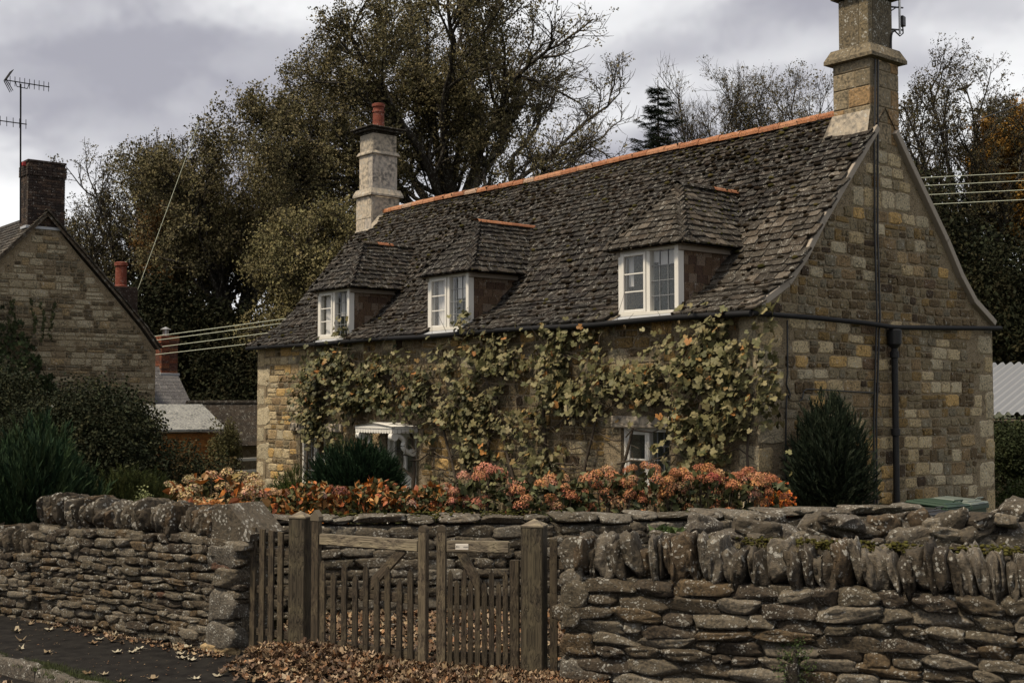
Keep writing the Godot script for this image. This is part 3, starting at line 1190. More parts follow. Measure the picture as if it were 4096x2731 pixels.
	stone_jobs.sort_custom(func(a, b): return a[3] > b[3])
	var rest := {gw: MB.new(), fw: MB.new()}
	for i in stone_jobs.size():
		var j: Array = stone_jobs[i]
		var sh := rng.randi() % PILLOWS.size()
		if i < 300:
			part("stone", PILLOW_MESH[sh], M.house[j[1]], j[2], j[0])
		else:
			rest[j[2]].append(PILLOWS[sh], j[0], M.house_colors[j[1]])
	for w in rest:
		part("small_stonework", rest[w].mesh(), M.house_vc, w).set_meta("kind", "stuff")
	# ---- roof deck, open where the dormers stand
	m = MB.new()
	var edges := [LEFT - 0.06]
	for d in DX:
		edges.append_array([d - 0.62, d + 0.62])
	edges.append(0.03)
	for i in edges.size() - 1:
		var pts := []
		for q in PROF:
			pts.append(q)
		if i % 2 == 1:
			pts = [Vector2(roof_z(5.12), 5.12), PROF[4], PROF[5]]
		for q in pts.size() - 1:
			var a := Vector3(edges[i], pts[q].y, pts[q].x)
			var b := Vector3(edges[i + 1], pts[q].y, pts[q].x)
			var d := Vector3(edges[i + 1], pts[q + 1].y, pts[q + 1].x)
			var e := Vector3(edges[i], pts[q + 1].y, pts[q + 1].x)
			m.face([a, b, d, e], (a + d) / 2.0 - Vector3(0, 1, 0))
			m.face([a - Vector3(0, 0.05, 0), b - Vector3(0, 0.05, 0), d - Vector3(0, 0.05, 0), e - Vector3(0, 0.05, 0)], (a + d) / 2.0 + Vector3(0, 1, 0))
	for q in PROF.size() - 1:
		var a := Vector3(LEFT - 0.06, PROF[q].y, 2.0 * MID_Z - PROF[q].x)
		var b := Vector3(0.03, PROF[q].y, 2.0 * MID_Z - PROF[q].x)
		var d := Vector3(0.03, PROF[q + 1].y, 2.0 * MID_Z - PROF[q + 1].x)
		var e := Vector3(LEFT - 0.06, PROF[q + 1].y, 2.0 * MID_Z - PROF[q + 1].x)
		m.face([a, b, d, e], (a + d) / 2.0 - Vector3(0, 1, 0))
	var roof := part("roof", m.mesh(), M.under_roof, c)
	roof.set_meta("label", "steep stone slate roof with moss and white lichen")
	# slates in courses that shrink towards the ridge
	var total := 0.0
	for i in PROF.size() - 1:
		total += (PROF[i + 1] - PROF[i]).length()
	var s := -0.03
	var moss_places := []
	var moss_tints := PackedColorArray()
	while s < total - 0.05:
		var f := s / total
		var e := lerpf(0.175, 0.10, f)
		var q: Array = roof_at(maxf(s + e * 0.4, 0.0))
		var p0: Array = roof_at(maxf(s, 0.0))
		var d2: Vector2 = -q[1]
		var down := Vector3(0, d2.y, d2.x)
		var base := Vector3(0, p0[0].y, p0[0].x)
		if s < 0.0:
			base += down * 0.03
		var x := LEFT - 0.1
		while x < 0.06:
			var w := lerpf(r(0.16, 0.36), r(0.11, 0.23), f)
			var xc := x + w / 2.0
			x += w
			var yy := base.y
			var skip := xc > 0.07
			for dx in DX:
				var hw := 0.66 if yy < 5.16 else lerpf(0.84, 0.0, (yy - 5.16) / 1.04) - 0.10
				if yy < 6.1 and absf(xc - dx) < hw:
					skip = true
			if (xc < -14.72 and yy > 6.93) or (xc > -0.72 and yy > 6.98):
				skip = true
			if skip:
				continue
			var wob := down * (0.018 * sin(xc * 1.7 + s * 9.0) + r(-0.014, 0.014)) + Vector3(0, 0.02 * sin(xc * 0.9 + 1.0) * f, 0)
			lay_tile(base + Vector3(xc, 0, 0) + wob, Vector3.RIGHT, down, w - 0.008, e * 1.7, roof)
			# cushions of dark moss on the edges
			if rng.randf() < lerpf(0.55, 0.85, f) * clampf(0.85 + 0.9 * noise.get_noise_2d(xc * 25.0, s * 40.0), 0.15, 1.0):
				var up := down.cross(Vector3.RIGHT)
				var g := r(0.04, 0.095)
				moss_places.append(Transform3D(Basis(Vector3.UP, r(0, TAU)).scaled(Vector3(g * r(0.9, 1.8), g * 0.8, g * r(0.8, 1.3))), base + Vector3(xc + r(-w, w) * 0.5, 0, 0) - down * r(-0.01, 0.05) + up * 0.062))
				moss_tints.append(vary(Color(0.017, 0.013, 0.009) if rng.randf() < 0.9 else Color(0.04, 0.035, 0.013), 0.4))
			if f > 0.86 and rng.randf() < 0.45:
				var up := down.cross(Vector3.RIGHT)
				moss_places.append(Transform3D(Basis().scaled(Vector3(r(0.05, 0.1), 0.03, r(0.04, 0.07))), base + Vector3(xc, 0, 0) + up * 0.05))
				moss_tints.append(vary(Color(0.05, 0.042, 0.013), 0.4))
		s += e
	# ridge tiles
	var rx := -0.78
	while rx > -14.68:
		var l := r(0.36, 0.5)
		m = MB.new()
		var ring := 7
		var bow := 0.02 * sin(rx * 0.9) - 0.008
		for i in ring:
			var a0 := lerpf(-0.15, PI + 0.15, float(i) / ring)
			var a1 := lerpf(-0.15, PI + 0.15, float(i + 1) / ring)
			var P := func(an: float, rad: float, xx: float) -> Vector3:
				return Vector3(xx, sin(an) * rad, cos(an) * rad)
			var r0 := 0.115
			var r1 := 0.104
			m.face([P.call(a0, r0, 0.0), P.call(a1, r0, 0.0), P.call(a1, r1, -l), P.call(a0, r1, -l)], Vector3(-l / 2, -0.02, 0))
			m.face([P.call(a0, r0, 0.0), P.call(a1, r0, 0.0), P.call(a1, r0 - 0.02, 0.0), P.call(a0, r0 - 0.02, 0.0)], Vector3(-1, 0, 0))
		var tone = M.ridge[rng.randi() % 3] if rx > -8.5 else pick(M.ridge)
		part("ridge_tile", m.mesh(), tone, c, Transform3D(Basis(Vector3.FORWARD, r(-0.012, 0.012)), Vector3(rx, RIDGE_Y + 0.035 + bow, MID_Z)))
		for q in 2:
			if rng.randf() < 0.6:
				var g := r(0.02, 0.05)
				moss_places.append(Transform3D(Basis().scaled(Vector3(g * 0.6, g, g * 1.2)), Vector3(rx - r(0, 0.06), RIDGE_Y + 0.05 + r(0, 0.07), MID_Z + r(0.06, 0.12))))
				moss_tints.append(vary(Color(0.035, 0.028, 0.014), 0.4))
		rx -= l
	# mortared verges
	for side in [[0.055, 0.11], [LEFT - 0.05, 0.1]]:
		for mir in [false, true]:
			m = MB.new()
			for i in PROF.size() - 1:
				var a: Vector2 = PROF[i]
				var b: Vector2 = PROF[i + 1]
				if i == PROF.size() - 2:
					b = a.lerp(b, 0.83)
				if i == 0:
					a = a.lerp(b, 0.75)
				if mir:
					a.x = 2.0 * MID_Z - a.x
					b.x = 2.0 * MID_Z - b.x
				var dd := Vector3(0, b.y - a.y, b.x - a.x)
				var l := dd.length()
				dd /= l
				var nn := dd.cross(Vector3.RIGHT)
				if nn.y < 0.0:
					nn = -nn
				m.cbox(Transform3D(Basis(dd.cross(nn), nn, dd), Vector3(side[0] - 0.03, (a.y + b.y) / 2.0, (a.x + b.x) / 2.0) - nn * 0.055), Vector3(side[1], 0.11, l + 0.02), 0.008)
			part("verge", m.mesh(), M.bargeboard, c)
	# ---- gutters and pipes
	m = MB.new()
	var gp := PackedVector3Array()
	var gr := PackedFloat32Array()
	for i in 33:
		gp.append(Vector3(lerpf(LEFT - 0.05, 0.12, i / 32.0), 3.96 + 0.012 * sin(i * 0.7), 0.27))
		gr.append(0.048)
	m.tube(gp, gr, 8, true)
	part("gutter", m.mesh(), M.black_iron, c)
	m = MB.new()
	gp = PackedVector3Array([Vector3(0.12, 3.96, 0.25), Vector3(0.12, 3.955, -1.2), Vector3(0.11, 3.93, -2.5), Vector3(0.11, 3.89, -3.3), Vector3(0.11, 3.93, -4.6), Vector3(0.11, 4.0, -6.62)])
	gr = PackedFloat32Array([0.04, 0.04, 0.04, 0.04, 0.04, 0.04])
	m.tube(gp, gr, 8, true)
	part("gutter", m.mesh(), M.black_iron, c)
	m = MB.new()
	m.lathe(Transform3D(Basis(), Vector3(0.10, 0, -3.32)), [Vector2(0.052, 0.0), Vector2(0.052, 3.55), Vector2(0.11, 3.62), Vector2(0.12, 3.84), Vector2(0.10, 3.86)], 10)
	var pipe := part("downpipe", m.mesh(), M.worn_iron, c)
	for yy in [0.95, 2.2, 3.45]:
		m = MB.new()
		m.lathe(Transform3D(Basis(), Vector3(0.10, yy, -3.32)), [Vector2(0.05, -0.06), Vector2(0.072, -0.05), Vector2(0.072, 0.05), Vector2(0.05, 0.06)], 10)
		part("collar", m.mesh(), M.worn_iron, pipe)
	# ---- chimneys
	chimney_right(c)
	chimney_left(c)
	# ---- dormers
	for i in 3:
		dormer(c, DX[i], i, moss_places, moss_tints)
	# ---- tiles: the nearest three hundred one by one, the rest together
	tile_jobs.sort_custom(func(a, b): return a[4] < b[4])
	var more := {}
	for i in tile_jobs.size():
		var j: Array = tile_jobs[i]
		if i < 300:
			part("roof_tile", TILE_MESH[j[1]], M.slate[j[2]], j[3], j[0])
		else:
			if not more.has(j[3]):
				more[j[3]] = MB.new()
			more[j[3]].append(TILES[j[1]], j[0], M.slate_colors[j[2]])
	for h in more:
		part("slating", more[h].mesh(), M.slate_vc, h).set_meta("kind", "stuff")
	scatter("moss", LUMP, M.moss_vc, roof, moss_places, moss_tints)
	# ---- ground floor windows and door
	casement(c, -2.84, -1.76, 1.25, 2.27, [0, 1], 2)
	casement(c, -13.3, -11.75, 0.80, 2.02, [1, 0, 1], 2)
	for e in [[-3.0, -1.62, 2.27, 2.46], [-13.62, -11.4, 2.02, 2.2]]:
		m = MB.new()
		m.cbox(Transform3D(Basis(), Vector3((e[0] + e[1]) / 2.0, (e[2] + e[3]) / 2.0, -0.08)), Vector3(e[1] - e[0], e[3] - e[2], 0.3), 0.015)
		part("lintel", m.mesh(), M.render_stone[0], c)
	door(c)
	# ---- cables on the gable
	for e in [[0.028, -2.96, -2.80], [0.034, -3.03, -2.86]]:
		var cp := PackedVector3Array([Vector3(e[0], 8.25, e[1] - 0.05), Vector3(e[0] + 0.02, 7.6, e[1]), Vector3(e[0], 7.0, e[1] + r(-0.02, 0.02)), Vector3(e[0], 5.4, e[1] + 0.03), Vector3(e[0] + 0.04, 4.02, e[1] + 0.06), Vector3(e[0] + 0.03, 3.85, e[1] + 0.07), Vector3(e[0], 2.4, e[2] - 0.03), Vector3(e[0], 0.4, e[2])])
		m = MB.new()
		var rr := PackedFloat32Array()
		for q in cp:
			rr.append(0.016)
		m.tube(cp, rr, 5)
		part("cable", m.mesh(), M.cable, c)
	m = MB.new()
	var lp := PackedVector3Array([Vector3(0.03, 3.9, -0.67), Vector3(0.03, 3.1, -0.66), Vector3(0.03, 2.95, -0.63), Vector3(0.03, 2.8, -0.72), Vector3(0.04, 2.74, -0.69), Vector3(0.03, 2.8, -0.64), Vector3(0.03, 2.6, -0.62), Vector3(0.03, 0.3, -0.54)])
	var lr := PackedFloat32Array()
	for q in lp:
		lr.append(0.014)
	m.tube(lp, lr, 5)
	part("cable", m.mesh(), M.cable, c)
	m = MB.new()
	m.tube(PackedVector3Array([Vector3(0.03, 2.70, -0.93), Vector3(0.03, 2.73, -1.0), Vector3(0.03, 2.85, -1.04), Vector3(0.03, 2.88, -1.12), Vector3(0.03, 2.87, -1.6), Vector3(0.03, 2.83, -2.84)]), taper(6, 0.011, 0.011), 5)
	part("cable", m.mesh(), M.cable, c)

func stack_box(parent: Node3D, called: String, mat: Material, x0: float, x1: float, y0: float, y1: float, z0: float, z1: float, ch := 0.012):
	var m := MB.new()
	m.cbox(Transform3D(Basis(), Vector3((x0 + x1) / 2.0, (y0 + y1) / 2.0, (z0 + z1) / 2.0)), Vector3(x1 - x0, y1 - y0, absf(z1 - z0)), ch)
	part(called, m.mesh(), mat, parent)

# a string course with a weathered, sloping top
func cornice(parent: Node3D, mat: Material, x0: float, x1: float, z0: float, z1: float, y: float, out: float, h: float):
	var m := MB.new()
	var a := [Vector3(x0, 0, z1), Vector3(x1, 0, z1), Vector3(x1, 0, z0), Vector3(x0, 0, z0)]
	var grow := [Vector3(-1, 0, 1), Vector3(1, 0, 1), Vector3(1, 0, -1), Vector3(-1, 0, -1)]
	var mid := Vector3((x0 + x1) / 2, y + h * 0.4, (z0 + z1) / 2)
	var rings := [[0.0, 0.0], [out, 0.04 * h], [out, 0.28 * h], [0.01, h]]
	for i in rings.size() - 1:
		for k in 4:
			var j := (k + 1) % 4
			var p := Vector3(0, y + rings[i][1], 0)
			var q := Vector3(0, y + rings[i + 1][1], 0)
			m.face([a[k] + grow[k] * rings[i][0] + p, a[j] + grow[j] * rings[i][0] + p, a[j] + grow[j] * rings[i + 1][0] + q, a[k] + grow[k] * rings[i + 1][0] + q], mid)
	part("string_course", m.mesh(), mat, parent)

func chimney_right(c: Node3D):
	var ch := holder("chimney", c)
	ch.set_meta("label", "tall weathered stone chimney on the right gable")
	# lower stage of squared blocks
	var y := 6.9
	var k := 0
	stack_box(ch, "core", M.mortar, -0.715, -0.005, 6.6, 8.28, -3.695, -2.905, 0.0)
	for h in [0.34, 0.26, 0.32, 0.28, 0.17]:
		var cut: float = [0.52, 0.3, 0.42, 0.6, 0.0][k]
		# front face (z = -2.9) and gable face (x = 0), each course one or two blocks
		var xs := [-0.72, -0.72 + 0.72 * cut, 0.0] if cut > 0.0 else [-0.72, 0.0]
		for i in xs.size() - 1:
			stack_box(ch, "stone", pick(M.old_chimney), xs[i] + 0.004, xs[i + 1] - 0.004, y + 0.004, y + h - 0.004, -3.1, -2.893, 0.014)
		var zs := [-3.108, -3.108 - 0.6 * (0.45 if k % 2 else 0.62), -3.705]
		for i in 2:
			stack_box(ch, "stone", pick(M.old_chimney), -0.3, 0.008, y + 0.004, y + h - 0.004, zs[i + 1] + 0.004, zs[i] - 0.004, 0.014)
		y += h
		k += 1
	cornice(ch, M.old_chimney[1], -0.73, 0.012, -3.71, -2.89, 8.27, 0.095, 0.24)
	# upper stage of two tall slabs a face, then the crowning course
	stack_box(ch, "shaft", M.stained_chimney[1], -0.62, -0.07, 8.45, 9.36, -3.62, -2.96, 0.03)
	stack_box(ch, "shaft_slab", M.stained_chimney[0], -0.632, -0.235, 8.47, 9.35, -3.08, -2.948, 0.012)
	stack_box(ch, "shaft_slab", M.stained_chimney[2], -0.232, -0.058, 8.47, 9.35, -3.08, -2.946, 0.012)
	stack_box(ch, "shaft_slab", M.stained_chimney[1], -0.2, -0.055, 8.47, 9.35, -3.632, -3.084, 0.012)
	var m := MB.new()
	cornice(ch, M.stained_chimney[1], -0.63, -0.06, -3.63, -2.95, 9.36, 0.09, 0.14)
	stack_box(ch, "cap_stone", M.stained_chimney[1], -0.66, -0.03, 9.5, 9.72, -3.66, -2.92, 0.03)
	# mortar skirt where it meets the roof
	m = MB.new()
	var o := Vector3(-0.4, 7.0, -3.2)
	m.face([Vector3(-0.80, 7.0, -2.80), Vector3(0.0, 7.0, -2.80), Vector3(0.0, 7.42, -2.89), Vector3(-0.735, 7.42, -2.89)], o)
	m.face([Vector3(-0.86, 6.93, -2.72), Vector3(-0.02, 6.93, -2.72), Vector3(0.0, 7.0, -2.80), Vector3(-0.80, 7.0, -2.80)], o)
	m.face([Vector3(-0.86, 6.93, -2.72), Vector3(-0.80, 7.0, -2.80), Vector3(-0.735, 7.42, -2.89), Vector3(-0.735, 7.6, -3.3), Vector3(-0.84, 7.5, -3.27)], o)
	part("flaunching", m.mesh(), M.render_stone[1], ch)

func chimney_left(c: Node3D):
	var ch := holder("chimney", c)
	ch.set_meta("label", "pale square chimney with a red pot on the far gable")
	var x0 := -15.5
	var x1 := -14.76
	stack_box(ch, "base_stage", M.render_stone[1], x0, x1, 6.4, 7.94, -3.72, -2.86, 0.02)
	stack_box(ch, "face_slab", M.render_stone[0], x0 + 0.01, x1 - 0.33, 6.9, 7.36, -3.0, -2.848, 0.01)
	stack_box(ch, "face_slab", M.render_stone[2], x1 - 0.326, x1 - 0.01, 6.9, 7.36, -3.0, -2.846, 0.01)
	stack_box(ch, "face_slab", M.render_stone[0], x0 + 0.01, x1 - 0.01, 7.366, 7.93, -3.0, -2.847, 0.01)
	cornice(ch, M.render_stone[1], x0, x1, -3.72, -2.86, 7.94, 0.07, 0.2)
	stack_box(ch, "shaft", M.render_stone[1], x0 + 0.06, x1 - 0.06, 8.1, 9.05, -3.66, -2.92, 0.03)
	stack_box(ch, "face_slab", M.render_stone[0], x0 + 0.055, x1 - 0.26, 8.12, 9.03, -3.1, -2.908, 0.01)
	stack_box(ch, "face_slab", M.render_stone[2], x1 - 0.256, x1 - 0.052, 8.12, 9.03, -3.1, -2.906, 0.01)
	stack_box(ch, "face_slab", M.render_stone[2], x1 - 0.3, x1 - 0.05, 8.12, 9.03, -3.668, -3.106, 0.01)
	cornice(ch, M.render_stone[1], x0 + 0.05, x1 - 0.05, -3.67, -2.91, 9.03, 0.05, 0.1)
	stack_box(ch, "shaft", M.render_stone[1], x0 + 0.06, x1 - 0.06, 9.12, 9.58, -3.66, -2.92, 0.02)
	for e in [[0.02, 9.58, 9.63], [0.13, 9.632, 9.69], [0.19, 9.692, 9.735]]:
		stack_box(ch, "cap_slab", M.slate[2], x0 + 0.06 - e[0], x1 - 0.06 + e[0], e[1], e[2], -3.66 - e[0], -2.92 + e[0], 0.014)
	var m := MB.new()
	m.lathe(Transform3D(Basis(), Vector3(-15.13, 9.70, -3.29)), [Vector2(0.24, 0.0), Vector2(0.17, 0.09), Vector2(0.125, 0.11)], 14)
	part("flaunching", m.mesh(), M.slate[2], ch)
	m = MB.new()
	m.lathe(Transform3D(Basis(), Vector3(-15.13, 9.76, -3.29)), [Vector2(0.155, 0.0), Vector2(0.145, 0.42), Vector2(0.165, 0.43), Vector2(0.165, 0.47), Vector2(0.142, 0.48), Vector2(0.142, 0.56), Vector2(0.17, 0.58), Vector2(0.17, 0.65), Vector2(0.15, 0.66), Vector2(0.13, 0.62), Vector2(0.12, 0.3)], 18)
	var pot := part("chimney_pot", m.mesh(), M.pot, ch)
	pot.set_meta("label", "red clay chimney pot with a rolled rim")
	m = MB.new()
	var o := Vector3(-15.1, 7.0, -3.2)
	m.face([Vector3(-15.45, 6.85, -2.72), Vector3(-14.7, 6.85, -2.72), Vector3(-14.75, 7.1, -2.85), Vector3(-15.5, 7.1, -2.85)], o)
	m.face([Vector3(-14.62, 6.88, -2.76), Vector3(-14.6, 7.55, -3.3), Vector3(-14.755, 7.72, -3.3), Vector3(-14.755, 7.2, -2.85)], o)
	part("flaunching", m.mesh(), M.render_stone[1], ch)

func bar(parent: Node, called: String, mat: Material, a: Vector3, b: Vector3, ch := 0.006):
	# a box between two opposite corners
	var m := MB.new()
	m.cbox(Transform3D(Basis(), (a + b) / 2.0), (b - a).abs(), ch)
	return part(called, m.mesh(), mat, parent)

# glazing between x0..x1, y0..y1 at depth z: a timber sash with bars, or leaded lights
func glazing(parent: Node3D, x0: float, x1: float, y0: float, y1: float, z: float, leaded: bool, cols: int, rows: int):
	if not leaded:
		var t := 0.05
		bar(parent, "sash", M.white_paint, Vector3(x0, y0, z), Vector3(x0 + t, y1, z + 0.045))
		bar(parent, "sash", M.white_paint, Vector3(x1 - t, y0, z), Vector3(x1, y1, z + 0.045))
		bar(parent, "sash", M.white_paint, Vector3(x0 + t, y0, z + 0.002), Vector3(x1 - t, y0 + t, z + 0.043))
		bar(parent, "sash", M.white_paint, Vector3(x0 + t, y1 - t, z + 0.002), Vector3(x1 - t, y1, z + 0.043))
		x0 += t
		x1 -= t
		y0 += t
		y1 -= t
	var pw := (x1 - x0) / cols
	var ph := (y1 - y0) / rows
	var half := 0.006 if leaded else 0.011
	var mt = M.lead_cames if leaded else M.white_paint
	for i in range(1, cols):
		bar(parent, "glazing_bar", mt, Vector3(x0 + pw * i - half, y0, z + 0.006), Vector3(x0 + pw * i + half, y1, z + 0.03), 0.003)
	for j in range(1, rows):
		bar(parent, "glazing_bar", mt, Vector3(x0, y0 + ph * j - half, z + 0.008), Vector3(x1, y0 + ph * j + half, z + 0.028), 0.003)
	for i in cols:
		for j in rows:
			var m := MB.new()
			var cx := x0 + pw * (i + 0.5)
			var cy := y0 + ph * (j + 0.5)
			var w := pw / 2.0 - half * 0.8
			var h := ph / 2.0 - half * 0.8
			var tx := r(-0.012, 0.012) if leaded else r(-0.003, 0.003)
			var ty := r(-0.012, 0.012) if leaded else r(-0.003, 0.003)
			m.quad(Vector3(cx - w, cy - h, z + 0.016 - tx * w - ty * h), Vector3(cx - w, cy + h, z + 0.016 - tx * w + ty * h), Vector3(cx + w, cy + h, z + 0.016 + tx * w + ty * h), Vector3(cx + w, cy - h, z + 0.016 + tx * w - ty * h))
			part("pane", m.mesh(), M.glass, parent)

func curtain(parent: Node3D, x0: float, x1: float, y0: float, y1: float, z: float, waves: float):
	var m := MB.new()
	var n := 18
	for i in n:
		var a := float(i) / n
		var b := float(i + 1) / n
		var za := z + 0.018 * sin(a * waves * TAU)
		var zb := z + 0.018 * sin(b * waves * TAU)
		m.quad(Vector3(lerpf(x0, x1, a), y0, za), Vector3(lerpf(x0, x1, a), y1, za), Vector3(lerpf(x0, x1, b), y1, zb), Vector3(lerpf(x0, x1, b), y0, zb))
	part("curtain", m.mesh(), M.curtain, parent)

func casement(c: Node3D, x0: float, x1: float, y0: float, y1: float, lights: Array, rows: int):
	var w := holder("window", c)
	var t := 0.06
	var z := -0.14
	bar(w, "frame", M.white_paint, Vector3(x0, y0, z - 0.05), Vector3(x0 + t, y1, z + 0.06))
	bar(w, "frame", M.white_paint, Vector3(x1 - t, y0, z - 0.05), Vector3(x1, y1, z + 0.06))
	bar(w, "frame", M.white_paint, Vector3(x0 + t, y1 - t, z - 0.048), Vector3(x1 - t, y1, z + 0.058))
	bar(w, "sill", M.white_paint, Vector3(x0 + t, y0, z - 0.05), Vector3(x1 - t, y0 + t, z + 0.10))
	var n := lights.size()
	var lw := (x1 - x0 - 2 * t) / n
	for i in n:
		var a := x0 + t + lw * i
		var b := a + lw
		if i > 0:
			bar(w, "mullion", M.white_paint, Vector3(a - 0.03, y0 + t, z - 0.045), Vector3(a + 0.03, y1 - t, z + 0.055))
			a += 0.031
		if i < n - 1:
			b -= 0.031
		glazing(w, a + 0.002, b - 0.002, y0 + t + 0.002, y1 - t - 0.002, z, lights[i] == 1, 3 if lights[i] == 1 else 1, rows + (2 if lights[i] == 1 else 0))

func door(c: Node3D):
	var d := holder("door", c)
	bar(d, "frame", M.white_paint, Vector3(-9.75, 0, -0.2), Vector3(-9.66, 2.06, -0.05))
	bar(d, "frame", M.white_paint, Vector3(-8.74, 0, -0.2), Vector3(-8.65, 2.06, -0.05))
	bar(d, "frame", M.white_paint, Vector3(-9.66, 1.98, -0.198), Vector3(-8.74, 2.06, -0.052))
	bar(d, "leaf", M.white_paint, Vector3(-9.655, 0.05, -0.16), Vector3(-8.745, 1.2, -0.11))
	bar(d, "leaf", M.white_paint, Vector3(-9.655, 1.2, -0.16), Vector3(-9.56, 1.975, -0.11))
	bar(d, "leaf", M.white_paint, Vector3(-8.84, 1.2, -0.16), Vector3(-8.745, 1.975, -0.11))
	bar(d, "leaf", M.white_paint, Vector3(-9.25, 1.2, -0.158), Vector3(-9.15, 1.975, -0.112))
	bar(d, "panel", M.cream_paint, Vector3(-9.1, 0.3, -0.112), Vector3(-8.84, 1.0, -0.10))
	bar(d, "panel", M.cream_paint, Vector3(-9.55, 0.3, -0.112), Vector3(-9.25, 1.0, -0.10))
	for e in [[-9.56, -9.25], [-9.15, -8.84]]:
		var m := MB.new()
		m.quad(Vector3(e[0], 1.2, -0.13), Vector3(e[0], 1.975, -0.13), Vector3(e[1], 1.975, -0.13), Vector3(e[1], 1.2, -0.13))
		part("pane", m.mesh(), M.glass, d)
	# canopy with a scalloped valance on scrolled brackets
	var k := holder("door_canopy", c)
	k.set_meta("label", "white wooden door canopy with scalloped edge and scroll brackets")
	var x0 := -9.95
	var x1 := -8.6
	var zf := 0.58
	var m := MB.new()
	var mid := Vector3((x0 + x1) / 2.0, 2.2, 0.3)
	var px := (x0 + x1) / 2.0
	m.face([Vector3(x0 - 0.04, 2.2, zf + 0.05), Vector3(px, 2.275, zf + 0.05), Vector3(px, 2.275, 0.0), Vector3(x0 - 0.04, 2.2, 0.0)], mid)
	m.face([Vector3(x1 + 0.04, 2.2, zf + 0.05), Vector3(px, 2.275, zf + 0.05), Vector3(px, 2.275, 0.0), Vector3(x1 + 0.04, 2.2, 0.0)], mid)
	m.face([Vector3(x0 - 0.04, 2.19, zf + 0.05), Vector3(px, 2.26, zf + 0.05), Vector3(px, 2.26, 0.0), Vector3(x0 - 0.04, 2.19, 0.0)], mid + Vector3(0, 2, 0))
	m.face([Vector3(x1 + 0.04, 2.19, zf + 0.05), Vector3(px, 2.26, zf + 0.05), Vector3(px, 2.26, 0.0), Vector3(x1 + 0.04, 2.19, 0.0)], mid + Vector3(0, 2, 0))
	m.face([Vector3(x0, 2.19, zf), Vector3(x1, 2.19, zf), Vector3(px, 2.265, zf)], mid)
	part("roof_board", m.mesh(), M.white_paint, k)
	bar(k, "fascia", M.white_paint, Vector3(x0, 2.15, zf - 0.02), Vector3(x1, 2.195, zf + 0.03))
	bar(k, "fascia", M.white_paint, Vector3(x1 - 0.02, 2.15, 0.0), Vector3(x1 + 0.03, 2.193, zf - 0.022))
	for e in [[Vector3(x0, 0, zf + 0.01), Vector3.RIGHT, x1 - x0], [Vector3(x1 + 0.012, 0, zf), Vector3.FORWARD, zf]]:
		var n := int(e[2] / 0.095)
		for i in n:
			var o := PackedVector2Array()
			for q in 9:
				var an := PI + PI * q / 8.0
				o.append(Vector2(cos(an) * 0.044, 2.09 + sin(an) * 0.03))
			o.append_array(PackedVector2Array([Vector2(0.044, 2.15), Vector2(-0.044, 2.15)]))
			m = MB.new()
			m.slab(Transform3D(Basis(e[1], Vector3.UP, e[1].cross(Vector3.UP)), e[0] + e[1] * (i + 0.5) * e[2] / n), o, -0.008, 0.008)
			part("scallop", m.mesh(), M.white_paint, k)
	for bx in [x0 + 0.08, x1 - 0.06]:
		m = MB.new()
		var pts := PackedVector3Array()
		var rad := PackedFloat32Array()
		for i in 25:
			var t := i / 24.0
			var yy := lerpf(2.04, 1.66, t)
			var zz := lerpf(0.46, 0.12, t) - 0.07 * sin(t * TAU)
			pts.append(Vector3(bx, yy, zz))
			rad.append(0.052)
		m.tube(pts, rad, 8, true)
		m.lathe(Transform3D(Basis(Vector3.FORWARD, PI / 2.0), Vector3(bx + 0.06, 2.0, 0.53)), [Vector2(0.0, -0.12), Vector2(0.085, -0.12), Vector2(0.085, 0.0), Vector2(0.0, 0.0)], 14)
		m.lathe(Transform3D(Basis(Vector3.FORWARD, PI / 2.0), Vector3(bx + 0.06, 1.68, 0.1)), [Vector2(0.0, -0.12), Vector2(0.06, -0.12), Vector2(0.075, 0.0), Vector2(0.0, 0.0)], 14)
		part("scroll_bracket", m.mesh(), M.white_paint, k)

